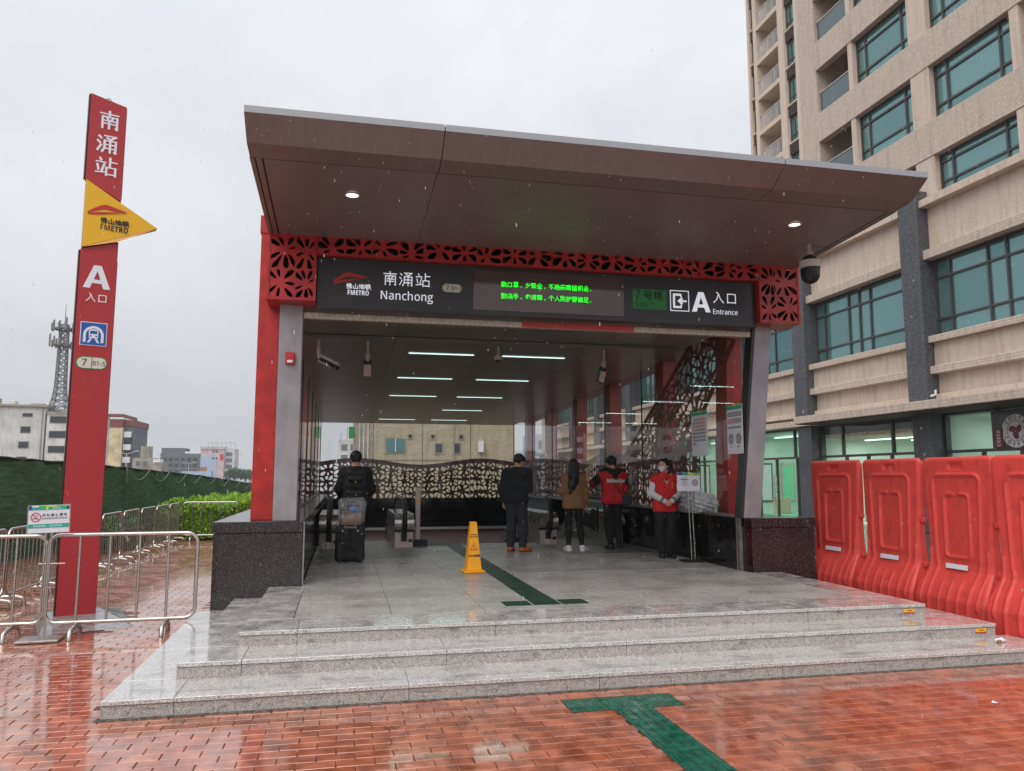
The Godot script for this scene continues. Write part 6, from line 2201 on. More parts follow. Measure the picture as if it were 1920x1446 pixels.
	dome.lathe([Vector2(0.122, -0.43), Vector2(0.125, -0.35)], Vector3.ZERO, 24)
	put(d, "lens_dome", dome, M.rubber)
	# fire alarm on the left grey column
	var a := thing("fire_alarm", "small red fire alarm box with white lamp on the left grey column", "alarm", Vector3(-0.70, 3.22, -10.045))
	piece(a, "case", M.logo_red, Vector3(-0.06, -0.08, 0), Vector3(0.06, 0.08, 0.04), 0.012)
	piece(a, "lamp", M.white, Vector3(-0.035, -0.06, 0.041), Vector3(0.035, -0.025, 0.058), 0.008)
	piece(a, "label", M.ban_red, Vector3(-0.03, 0.0, 0.0405), Vector3(0.03, 0.05, 0.046), 0.004)
	# posters hung on the right glass
	for k in 2:
		var z0: float = [-11.70, -10.5][k]
		var w: float = [0.56, 0.46][k]
		var p := thing("notice_poster", ["white health notice hanging on the glass, with red and black lines of print", "white health notice beside the grey column, with two round diagrams"][k], "poster", Vector3(5.625, 2.05, z0), 0.0, "notices hung on the right glass wall")
		var tr := Transform3D(Basis(Vector3(0, 0, 1), Vector3(0, 1, 0), Vector3(-1, 0, 0)), Vector3.ZERO)
		var sh := MB.new()
		sh.t = tr
		sh.cbox(Vector3(0, 0, 0), Vector3(w, 0.73, 0.006), 0.003)
		put(p, "sheet", sh, M.paper)
		var hd := MB.new()
		hd.t = tr
		hd.box(Vector3(0, 0.655, 0.0062), Vector3(w, 0.70, 0.009))
		put(p, "teal_header", hd, M.notice_teal)
		var h2 := MB.new()
		h2.t = tr
		h2.box(Vector3(0, 0.7005, 0.0062), Vector3(w * 0.4, 0.73, 0.009))
		h2.box(Vector3(w * 0.65, 0.7005, 0.0062), Vector3(w, 0.73, 0.009))
		put(p, "green_header", h2, M.notice_green)
		var h3 := MB.new()
		h3.t = tr
		h3.box(Vector3(w * 0.4 + 0.0005, 0.7005, 0.0062), Vector3(w * 0.65 - 0.0005, 0.73, 0.009))
		put(p, "lime_header", h3, M.notice_lime)
		var ink := MB.new()
		var red := MB.new()
		ink.t = tr
		red.t = tr
		if k == 0:
			for r in 8:
				var x := 0.1 if r == 0 else 0.05
				var n := 0
				while x < (w - 0.05 if r < 7 else 0.15):
					var y := 0.57 - r * 0.056
					var mb := red if (r < 3 and x > 0.12) or (r == 3 and x < 0.25) else ink
					mb.box(Vector3(x, y, 0.0062), Vector3(x + 0.006, y + 0.036, 0.0072))
					mb.box(Vector3(x + 0.022, y, 0.0062), Vector3(x + 0.028, y + 0.036, 0.0072))
					for q in 3: mb.box(Vector3(x + 0.0065, y + 0.002 + 0.013 * q, 0.0062), Vector3(x + 0.0215, y + 0.007 + 0.013 * q, 0.0072))
					x += 0.042
					n += 1
		else:
			for r in 3:
				var size: float = [0.07, 0.07, 0.03][r]
				var x := 0.03
				while x < w - 0.06:
					var y: float = [0.55, 0.45, 0.375][r]
					var mb := red if r == 1 and x < 0.17 else ink
					mb.box(Vector3(x, y, 0.0062), Vector3(x + size * 0.14, y + size, 0.0072))
					mb.box(Vector3(x + size * 0.66, y, 0.0062), Vector3(x + size * 0.8, y + size, 0.0072))
					for q in 3: mb.box(Vector3(x + size * 0.15, y + size * (0.05 + 0.38 * q), 0.0062), Vector3(x + size * 0.65, y + size * (0.17 + 0.38 * q), 0.0072))
					x += size * 0.98
			for c in 2:
				for i in 16:
					var ca := Vector2(0.115 + 0.22 * c, 0.22)
					var q := Vector2(cos(TAU * i / 16), sin(TAU * i / 16))
					ink.t = tr * Transform3D(Basis(Vector3(0, 0, 1), TAU * i / 16), Vector3(ca.x + q.x * 0.062, ca.y + q.y * 0.062, 0))
					ink.box(Vector3(-0.024, -0.006, 0.0062), Vector3(0.024, 0.006, 0.0072))
				ink.t = tr
				ink.ring(Vector2(0.115 + 0.22 * c, 0.22), 0.014, 0.026, 0.0062, 0.0072, 14)
				ink.box(Vector3(0.085 + 0.22 * c, 0.1, 0.0062), Vector3(0.145 + 0.22 * c, 0.112, 0.0072))
		put(p, "black_print", ink, M.ink)
		put(p, "red_print", red, M.ban_red)

# ---- stands, cone, luggage ------------------------------------------------------------------------------------------------------
func build_stands() -> void:
	# no-parking notice on a two-legged stand
	var n := thing("notice_stand", "small no-parking notice on a thin two-legged steel stand beside the pylon", "sign", Vector3(-3.07, 0, -9.17), 0.06)
	piece(n, "base_plate", M.brushed, Vector3(-0.2, 0.006, -0.14), Vector3(0.2, 0.03, 0.16), 0.004)
	piece(n, "base_foot", M.black, Vector3(-0.19, 0.0, -0.13), Vector3(0.19, 0.006, 0.15))
	for x in [-0.025, 0.03]:
		var mb := MB.new()
		mb.tube([Vector3(x, 0.03, 0), Vector3(x, 1.14, -0.01)], 0.0085, 8)
		put(n, "leg", mb, M.steel)
	var bo := Node3D.new()
	bo.name = "board"
	bo.position = Vector3(-0.0, 1.12, 0.0)
	bo.rotation = Vector3(-0.06, 0, 0.035)
	n.add_child(bo)
	piece(bo, "frame", M.clear, Vector3(-0.205, 0, -0.006), Vector3(0.205, 0.30, 0.004))
	piece(bo, "sheet", M.paper, Vector3(-0.195, 0.005, -0.004), Vector3(0.195, 0.295, 0.0), 0.001)
	var z := 0.0042
	piece(bo, "teal_header", M.notice_teal, Vector3(-0.165, 0.248, z), Vector3(0.165, 0.277, z + 0.001))
	piece(bo, "green_header", M.notice_green, Vector3(-0.1, 0.2775, z), Vector3(0.195, 0.294, z + 0.001))
	piece(bo, "lime_header", M.notice_lime, Vector3(-0.03, 0.2776, z + 0.0012), Vector3(0.07, 0.292, z + 0.002))
	piece(bo, "blue_corner", M.notice_blue, Vector3(-0.195, 0.248, z), Vector3(-0.1655, 0.294, z + 0.001))
	piece(bo, "blue_corner", M.notice_blue, Vector3(0.1655, 0.248, z), Vector3(0.195, 0.277, z + 0.001))
	piece(bo, "teal_band", M.notice_teal, Vector3(-0.195, 0.058, z), Vector3(0.195, 0.098, z + 0.001))
	letters(bo, "lettering", "NOTICE", M.white, Vector3(0.075, 0.262, z + 0.002), 0.017)
	var dot := MB.new()
	dot.disc(Vector2(-0.02, 0.262), 0.013, z + 0.001, z + 0.003, 14)
	put(bo, "yellow_badge", dot, M.notice_lime)
	glyphs(bo, "此处禁止停车", M.ink, Vector3(-0.065, 0.192, z), 0.034, 0.0032, 1.2, 0.001)
	# a finer line of print and one in the band
	for e in [[-0.065, 0.148, 0.0215, 11, M.ink], [-0.14, 0.068, 0.024, 11, M.white]]:
		var pm := MB.new()
		for i in e[3]:
			if e[4] == M.white and i == 5: continue
			var x: float = e[0] + i * e[2] * (1.05 if e[3] == 11 else 1.0)
			var s: float = e[2] * 0.8
			pm.box(Vector3(x, e[1], z + 0.001), Vector3(x + s * 0.16, e[1] + s, z + 0.002))
			pm.box(Vector3(x + s * 0.3, e[1], z + 0.001), Vector3(x + s * 0.42, e[1] + s * 0.9, z + 0.002))
			for q in 2: pm.box(Vector3(x + s * 0.43, e[1] + s * (0.15 + 0.5 * q), z + 0.001), Vector3(x + s * 0.98, e[1] + s * (0.3 + 0.5 * q), z + 0.002))
		put(bo, "small_print", pm, e[4])
	var ban := MB.new()
	ban.t = Transform3D(Basis(), Vector3(-0.125, 0.172, z))
	ban.ring(Vector2.ZERO, 0.041, 0.05, 0.0, 0.001, 28)
	ban.t = Transform3D(Basis(Vector3(0, 0, 1), -0.75), Vector3(-0.125, 0.172, z + 0.0005))
	ban.box(Vector3(-0.045, -0.004, 0), Vector3(0.045, 0.004, 0.002))
	put(bo, "ban_ring", ban, M.ban_red)
	var bike := MB.new()
	bike.t = Transform3D(Basis(), Vector3(-0.14, 0.155, z))
	bike.ring(Vector2(-0.008, 0), 0.005, 0.008, 0, 0.001, 12)
	bike.ring(Vector2(0.016, 0.003), 0.005, 0.008, 0, 0.001, 12)
	bike.box(Vector3(-0.008, 0.006, 0.0), Vector3(0.016, 0.010, 0.001))
	bike.box(Vector3(0.022, 0.028, 0.0), Vector3(0.026, 0.038, 0.001))
	bike.box(Vector3(0.03, 0.026, 0.0), Vector3(0.036, 0.040, 0.001))
	put(bo, "bicycle_mark", bike, M.ink)
	# white notice on a stand inside
	var s := thing("health_stand", "white notice board on a thin two-legged stand beside the attendant", "sign", Vector3(5.45, FLOOR, -11.4), -0.1)
	piece(s, "base_plate", M.black, Vector3(-0.2, 0.0, -0.14), Vector3(0.2, 0.025, 0.14), 0.006)
	for x in [-0.028, 0.028]:
		var mb := MB.new()
		mb.tube([Vector3(x, 0.025, 0), Vector3(x - 0.035, 1.15, -0.01)], 0.0085, 8)
		put(s, "leg", mb, M.steel)
	var b2 := Node3D.new()
	b2.name = "board"
	b2.position = Vector3(-0.05, 1.1, 0)
	b2.rotation = Vector3(-0.05, 0, -0.02)
	s.add_child(b2)
	piece(b2, "frame", M.clear, Vector3(-0.195, 0, -0.006), Vector3(0.2, 0.30, 0.004))
	piece(b2, "sheet", M.paper, Vector3(-0.185, 0.005, -0.004), Vector3(0.185, 0.295, 0.0), 0.001)
	for e in [[-0.185, -0.1, M.notice_blue], [-0.0995, 0.0, M.notice_teal], [0.0005, 0.07, M.notice_lime], [0.0705, 0.185, M.notice_green]]:
		piece(b2, "header_strip", e[2], Vector3(e[0], 0.255, 0.0042), Vector3(e[1], 0.293, 0.006))
	var ink := MB.new()
	for r in 5:
		var wd: float = [0.09, 0.13, 0.07, 0.12, 0.1][r]
		var x := -0.075 - wd / 2
		while x < -0.075 + wd / 2:
			var hh: float = [0.007, 0.017, 0.006, 0.007, 0.006][r]
			ink.box(Vector3(x, 0.205 - 0.028 * r, 0.0042), Vector3(x + 0.008, 0.205 - 0.028 * r + hh, 0.005))
			x += 0.012
	for i in 18:
		var a := TAU * i / 18
		ink.t = Transform3D(Basis(Vector3(0, 0, 1), a), Vector3(0.105 + cos(a) * 0.042, 0.14 + sin(a) * 0.042, 0))
		ink.box(Vector3(-0.013, -0.0035, 0.0042), Vector3(0.013, 0.0035, 0.005))
	ink.t = Transform3D()
	ink.ring(Vector2(0.105, 0.14), 0.008, 0.015, 0.0042, 0.005, 12)
	put(b2, "black_print", ink, M.ink)
	# yellow wet-floor cone
	var c := thing("wet_floor_cone", "tall yellow wet-floor warning cone standing on the platform", "cone", Vector3(1.815, FLOOR, -10.83), 0.05)
	var cb := MB.new()
	cb.cbox(Vector3(-0.15, 0, -0.15), Vector3(0.15, 0.035, 0.15), 0.012)
	cb.cbox(Vector3(-0.115, 0.03, -0.115), Vector3(0.115, 0.05, 0.115), 0.01)
	put(c, "base", cb, M.cone_yellow)
	var cm := MB.new()
	var lv := [[0.05, 0.105], [0.10, 0.098], [0.69, 0.044], [0.70, 0.038], [0.70, 0.0]]
	for i in 4:
		for q in 4:
			var p := []
			for w in [[i, q], [i, q + 1], [i + 1, q + 1], [i + 1, q]]:
				var a: float = PI / 4 + PI / 2 * w[1] + PI
				p.append(Vector3(cos(a) * lv[w[0]][1] * 1.414, lv[w[0]][0], -sin(a) * lv[w[0]][1] * 1.414))
			cm.quad(p[0], p[1], p[2], p[3])
	put(c, "body", cm, M.cone_yellow)
	var slope := atan2(0.054, 0.59)
	var face := Transform3D(Basis(Vector3(1, 0, 0), -slope), Vector3(0, 0.10, 0.0995))
	for e in [["CAUTION", 0.425, 0.018], ["WET FLOOR", 0.395, 0.018]]:
		var l := letters(c, "lettering", e[0], M.ink, Vector3.ZERO, e[2], true, 0.9, 0.002)
		l.transform = face * Transform3D(Basis().scaled(Vector3(0.85, 1, 1)), Vector3(0, e[1], 0))
	var tri := MB.new()
	tri.t = face
	for i in 3:
		var a := PI / 2 + TAU * i / 3
		var b := PI / 2 + TAU * (i + 1) / 3
		var p := Vector2(cos(a), sin(a)) * 0.066 + Vector2(0, 0.245)
		var q := Vector2(cos(b), sin(b)) * 0.066 + Vector2(0, 0.245)
		var m := Vector2(0, 0.245)
		tri.prism(PackedVector2Array([p, q, q.lerp(m, 0.2), p.lerp(m, 0.2)]), 0.0, 0.002)
	tri.bar(Vector3(-0.01, 0.262, 0.001), Vector3(0.012, 0.235, 0.001), 0.009, 0.002)
	tri.bar(Vector3(0.012, 0.235, 0.0012), Vector3(-0.022, 0.224, 0.0012), 0.007, 0.002)
	tri.bar(Vector3(0.012, 0.236, 0.0011), Vector3(0.026, 0.222, 0.0011), 0.007, 0.002)
	tri.disc(Vector2(-0.013, 0.275), 0.007, 0.0, 0.002, 10)
	put(c, "slip_mark", tri, M.ban_red)
	for k in 4:
		var mb := MB.new()
		strokes(mb, "小心地滑"[k], 0, 0, 0.037, 0.0058, 0.002)
		var o := put(c, "lettering", mb, M.ink)
		o.transform = face * Transform3D(Basis(), Vector3(-0.083 + 0.0425 * k, 0.135, 0.0))
	# suitcase with a wrapped bundle on top
	var su := thing("suitcase", "black soft two-wheeled suitcase standing behind the traveller with the backpack", "suitcase", Vector3(0.13, FLOOR, -12.42), 0.0)
	var bm := MB.new()
	flesh(bm, [[Vector3(-0.155, 0.09, 0.02), Vector3(-0.155, 0.50, 0.0), 0.075, 0.07], [Vector3(0.155, 0.09, 0.02), Vector3(0.155, 0.50, 0.0), 0.075, 0.07], [Vector3(-0.15, 0.09, 0.02), Vector3(0.15, 0.09, 0.02), 0.075, 0.075], [Vector3(-0.15, 0.50, 0), Vector3(0.15, 0.50, 0), 0.07, 0.07], [Vector3(-0.08, 0.12, -0.02), Vector3(-0.08, 0.48, -0.02), 0.1, 0.1], [Vector3(0.08, 0.12, -0.02), Vector3(0.08, 0.48, -0.02), 0.1, 0.1]], 0.014, 0.03)
	put(su, "body", bm, M.case_black)
	for x in [-0.155, 0.155]:
		var wm := MB.new()
		wm.tube([Vector3(x - 0.015, 0.03, 0.08), Vector3(x + 0.015, 0.03, 0.08)], 0.03, 12)
		put(su, "wheel", wm, M.rubber)
		piece(su, "corner_guard", M.black, Vector3(x - 0.05, 0.05, 0.07), Vector3(x + 0.05, 0.26, 0.102), 0.012)
		var kn := MB.new()
		kn.ball(Vector3(x * 0.75, 0.49, 0.075), Vector3(0.016, 0.016, 0.01), 10, 6)
		put(su, "stud", kn, M.steel)
	var hd := MB.new()
	hd.tube([Vector3(-0.078, 0.54, 0.075), Vector3(-0.078, 0.955, 0.08)], 0.009, 8)
	hd.tube([Vector3(0.078, 0.54, 0.075), Vector3(0.078, 0.955, 0.08)], 0.009, 8)
	hd.tube([Vector3(-0.078, 0.955, 0.08), Vector3(0.078, 0.955, 0.08)], 0.014, 8)
	put(su, "pull_handle", hd, M.brushed)
	piece(su, "handle_socket", M.mast_steel, Vector3(-0.1, 0.525, 0.058), Vector3(0.1, 0.56, 0.095), 0.01)
	var wb := thing("wrapped_bundle", "carton and blue bundle wrapped in clear plastic on top of the suitcase", "bag", Vector3(0.14, FLOOR + 0.575, -12.44))
	piece(wb, "carton", M.carton, Vector3(-0.15, 0.0, -0.13), Vector3(0.15, 0.22, 0.06), 0.01)
	var blue := MB.new()
	blue.ball(Vector3(0.04, 0.245, 0.03), Vector3(0.075, 0.06, 0.06), 12, 8)
	put(wb, "blue_bundle", blue, M.bag_blue)
	piece(wb, "dark_bundle", M.cloth_black, Vector3(-0.15, 0.22, -0.12), Vector3(0.13, 0.32, 0.0), 0.03)
	var fm := MB.new()
	flesh(fm, [[Vector3(-0.13, 0.06, -0.03), Vector3(-0.13, 0.33, -0.03), 0.065, 0.075], [Vector3(0.13, 0.06, -0.03), Vector3(0.15, 0.33, -0.03), 0.065, 0.085], [Vector3(-0.13, 0.34, -0.03), Vector3(0.14, 0.36, -0.02), 0.085, 0.075], [Vector3(-0.1, 0.1, 0.0), Vector3(0.12, 0.12, 0.0), 0.1, 0.1], [Vector3(-0.1, 0.25, 0.0), Vector3(0.12, 0.25, 0.0), 0.1, 0.1]], 0.016, 0.02)
	put(wb, "plastic_wrap", fm, M.clear)
	# the plastic-wrapped machine on the right plinth
	var ma := thing("wrapped_machine", "grey device under a crumpled clear plastic bag on the granite plinth behind the stand", "bag", Vector3(5.62, 1.131, -11.45))
	piece(ma, "device", M.grey_panel, Vector3(-0.12, 0.0, -0.55), Vector3(0.22, 0.30, 0.05), 0.015)
	var bg := MB.new()
	bg.grid(func(u, v):
		var a: float = TAU * u
		var p := Vector3(cos(a), 0, -sin(a))
		var k := pow(absf(cos(a)), 4.0) + pow(absf(sin(a)), 4.0)
		p /= pow(k, 0.25)
		var r: float = sin(PI * clampf(v, 0.02, 0.98) * 0.92 + 0.12)
		var crease := 0.03 * sin(a * 7.0 + v * 13.0) * sin(a * 3.0 - v * 21.0) + 0.02 * sin(a * 13.0 + v * 5.0)
		return Vector3(p.x * (0.2 * pow(r, 0.4) + crease) + 0.03, v * (0.38 - 0.07 * cos(a + 0.6)), p.z * (0.36 * pow(r, 0.35) + crease) - 0.1), 72, 30)
	put(ma, "plastic_bag", bg, M.film)

# ---- people -----------------------------------------------------------------------------------------------------------------------
func hand(mb: MB, wrist: Vector3, dir: Vector3, palm: Vector3, left: bool, curl: float) -> void:
	# five bent fingers on a palm; «palm» is the way the palm faces
	var d := dir.normalized()
	palm = (palm - d * palm.dot(d)).normalized()
	var side := d.cross(palm).normalized() * (1.0 if left else -1.0)   # towards the thumb
	var caps := []
	var root := wrist + d * 0.085
	for f in 4:
		var o: float = [0.028, 0.0095, -0.0095, -0.027][f]
		var l: float = [0.068, 0.076, 0.070, 0.055][f]
		var a := root + side * o
		caps.append([wrist + side * o * 0.6 + d * 0.01, a, 0.017, 0.0125])
		var b := a + (d * cos(curl) + palm * sin(curl)) * l * 0.5
		var c := b + (d * cos(curl * 2.2) + palm * sin(curl * 2.2)) * l * 0.5
		caps.append([a, b, 0.0105, 0.0095])
		caps.append([b, c, 0.0095, 0.008])
	var t0 := wrist + d * 0.03 + side * 0.022
	var t1 := t0 + (d * 0.5 + side * 0.75 + palm * 0.35).normalized() * 0.04
	caps.append([t0, t1, 0.014, 0.012])
	caps.append([t1, t1 + (d * 0.8 + side * 0.2 + palm * 0.5).normalized() * 0.032, 0.0115, 0.009])
	caps.append([wrist - d * 0.03, wrist + d * 0.02, 0.024, 0.024])
	flesh(mb, caps, 0.005, 0.008)

func limb_pose(P: Dictionary, over: Dictionary) -> Dictionary:
	var q := P.duplicate()
	for k in over: q[k] = over[k]
	return q

const STAND := {
	"hipL": Vector3(0.09, 0.90, 0), "hipR": Vector3(-0.09, 0.90, 0), "kneeL": Vector3(0.10, 0.48, 0.015), "kneeR": Vector3(-0.10, 0.48, 0.015),
	"ankL": Vector3(0.105, 0.085, -0.02), "ankR": Vector3(-0.105, 0.085, -0.02), "toeL": Vector3(0.125, 0.035, 0.13), "toeR": Vector3(-0.125, 0.035, 0.13),
	"shL": Vector3(0.175, 1.39, 0), "shR": Vector3(-0.175, 1.39, 0), "elL": Vector3(0.23, 1.12, -0.03), "elR": Vector3(-0.23, 1.12, -0.03),
	"wrL": Vector3(0.235, 0.89, 0.04), "wrR": Vector3(-0.235, 0.89, 0.04), "handL": Vector3(0, -1, 0.1), "handR": Vector3(0, -1, 0.1),
	"palmL": Vector3(-1, 0, 0), "palmR": Vector3(1, 0, 0), "neck": Vector3(0, 1.46, -0.005), "head": Vector3(0, 1.605, 0.015), "look": Vector3(0, 0, 1),
}

func body_caps(P: Dictionary, g: float) -> Array:
	# the whole figure; g thickens it for clothes
	var c := []
	var lean: Vector3 = (P.shL + P.shR) / 2.0
	lean.y = 0
	c.append([P.hipL + Vector3(-0.015, 0.03, -0.01), P.hipR + Vector3(0.015, 0.03, -0.01), 0.108 + g, 0.108 + g])
	for s in [-1.0, 1.0]:
		c.append([Vector3(0.055 * s, 0.98, -0.005), Vector3(0.06 * s, 1.16, 0) + lean * 0.6, 0.10 + g, 0.102 + g])
		c.append([Vector3(0.065 * s, 1.16, 0) + lean * 0.6, Vector3(0.075 * s, 1.33, 0) + lean, 0.104 + g, 0.10 + g])
	for s in ["L", "R"]: c.append([P.neck + Vector3(0, -0.065, -0.005), P["sh" + s] + Vector3(0, -0.02, 0), 0.066 + g * 0.7, 0.058 + g])
	c.append([(P.shL + P.shR) / 2.0 + Vector3(0, 0.02, 0), P.neck, 0.075 + g * 0.6, 0.06 + g * 0.3])
	return c

func arm_caps(P: Dictionary, s: String, g: float, to := 1.0) -> Array:
	var c := []
	c.append([P["sh" + s], P["el" + s], 0.054 + g, 0.043 + g])
	c.append([P["el" + s], P["el" + s].lerp(P["wr" + s], to), 0.043 + g, lerpf(0.043, 0.029, to) + g])
	return c

func leg_caps(P: Dictionary, s: String, g: float, to := 1.0) -> Array:
	return [[P["hip" + s], P["knee" + s], 0.088 + g, 0.058 + g], [P["knee" + s], P["knee" + s].lerp(P["ank" + s], 0.35), 0.056 + g, 0.058 + g], [P["knee" + s].lerp(P["ank" + s], 0.35), P["knee" + s].lerp(P["ank" + s], to), 0.058 + g, lerpf(0.058, 0.038, to) + g]]

func person(label: String, at: Vector3, turn: float, height: float, P: Dictionary, looks: Dictionary) -> Node3D:
	var o := thing("person", label, "person", at, turn)
	o.scale = Vector3.ONE * (height / 1.72)
	var W: float = looks.get("wide", 1.0)
	var body := MB.new()
	var caps := body_caps(P, -0.012)
	for s in ["L", "R"]:
		caps.append_array(arm_caps(P, s, -0.004))
		caps.append_array(leg_caps(P, s, -0.006))
		caps.append([P["ank" + s] + Vector3(0, -0.03, 0), P["toe" + s], 0.035, 0.026])
	caps.append([P.neck + Vector3(0, -0.03, 0), P.neck.lerp(P.head, 0.6), 0.056, 0.052])
	flesh(body, caps, 0.024, 0.05)
	# head: skull, jaw, nose, ears; f is the way the face looks
	var f: Vector3 = P.look.normalized()
	var r := f.cross(Vector3.UP).normalized()
	var u := r.cross(f).normalized()
	var h: Vector3 = P.head
	var hd := [[h + u * 0.035 - f * 0.03, h + u * 0.035 + f * 0.018, 0.086, 0.08], [h + u * 0.0 + f * 0.03, h - u * 0.075 + f * 0.048, 0.066, 0.04], [h + f * 0.088 + u * 0.012, h + f * 0.102 - u * 0.022, 0.010, 0.014], [h + f * 0.085 - u * 0.052 - r * 0.014, h + f * 0.085 - u * 0.052 + r * 0.014, 0.010, 0.010], [h - u * 0.06 - f * 0.01, P.neck, 0.052, 0.055]]
	for s in [-1.0, 1.0]:
		hd.append([h + r * 0.078 * s + u * 0.015 - f * 0.005, h + r * 0.074 * s - u * 0.025 + f * 0.0, 0.014, 0.010])
		hd.append([h + r * 0.034 * s + f * 0.068 + u * 0.005, h + r * 0.05 * s + f * 0.05 - u * 0.025, 0.024, 0.024])
	flesh(body, hd, 0.008, 0.022)
	for s in ["L", "R"]:
		hand(body, P["wr" + s], P["hand" + s], P["palm" + s], s == "L", looks.get("curl", 0.45))
	put(o, "body", body, M.skin)
	for s in [-1.0, 1.0]:
		var e := MB.new()
		e.ball(h + r * 0.033 * s + f * 0.087 + u * 0.012, Vector3(0.010, 0.007, 0.010), 8, 6)
		put(o, "eye", e, M.hair)
		var br := MB.new()
		br.tube([h + r * 0.018 * s + f * 0.097 + u * 0.032, h + r * 0.05 * s + f * 0.083 + u * 0.034], 0.005, 6)
		put(o, "eyebrow", br, M.hair)
	# clothes
	var legs := MB.new()
	var lc := [[P.hipL + Vector3(-0.01, 0.04, -0.01), P.hipR + Vector3(0.01, 0.04, -0.01), 0.118 * W, 0.118 * W]]
	for s in ["L", "R"]: lc.append_array(leg_caps(P, s, looks.get("leg_g", 0.014), 1.0))
	flesh(legs, lc, 0.018, 0.035, [[Vector3.DOWN, -0.075], [Vector3.UP, 1.06]])
	put(o, "trousers", legs, looks.trousers)
	var g: float = looks.get("top_g", 0.024)
	var top := MB.new()
	var tc := body_caps(P, g)
	if looks.has("skirt"): tc.append([P.hipL + Vector3(0.0, looks.skirt, 0), P.hipR + Vector3(0.0, looks.skirt, 0), 0.128, 0.128])
	if not looks.has("vest"):
		for s in ["L", "R"]: tc.append_array(arm_caps(P, s, g * 0.8, 0.97))
	flesh(top, tc, 0.016, 0.05, [[Vector3.DOWN, -float(looks.get("hem", 0.88))], [Vector3.UP, 1.492]])
	put(o, looks.get("top_name", "jacket"), top, looks.top)
	for s in ["L", "R"]:
		var sh := MB.new()
		flesh(sh, [[P["ank" + s] + Vector3(0, -0.035, -0.02), P["toe" + s] + Vector3(0, 0.005, 0), 0.052, 0.040], [P["ank" + s] + Vector3(0, 0.0, 0), P["ank" + s] + Vector3(0, -0.04, -0.015), 0.05, 0.05]], 0.009, 0.02, [[Vector3.DOWN, -0.014]])
		put(o, "shoe", sh, looks.shoes)
		var so := MB.new()
		flesh(so, [[P["ank" + s] + Vector3(0, -0.06, -0.025), P["toe" + s] + Vector3(0, -0.015, 0.005), 0.055, 0.043]], 0.009, 0.02, [[Vector3.DOWN, -0.001], [Vector3.UP, 0.024]])
		put(o, "sole", so, looks.get("soles", M.rubber))
	return o

func hair_cap(o: Node3D, P: Dictionary, extra: Array, m: Material, back := 0.0) -> void:
	var f: Vector3 = P.look.normalized()
	var r := f.cross(Vector3.UP).normalized()
	var u := r.cross(f).normalized()
	var h: Vector3 = P.head
	var mb := MB.new()
	var caps := [[h + u * 0.042 - f * 0.034, h + u * 0.048 + f * 0.022, 0.099, 0.09], [h - f * 0.05 - u * 0.01, h - f * 0.04 + u * 0.03, 0.07, 0.09]]
	var n := (f * 0.86 - u * 0.5).normalized()
	flesh(mb, caps, 0.009, 0.03, [[n, n.dot(h + f * 0.055 + u * 0.05)], [-u, (-u).dot(h - u * (0.055 + back))]])
	if extra.size(): flesh(mb, extra, 0.011, 0.012 if extra.size() > 20 else 0.03)
	put(o, "hair", mb, m)

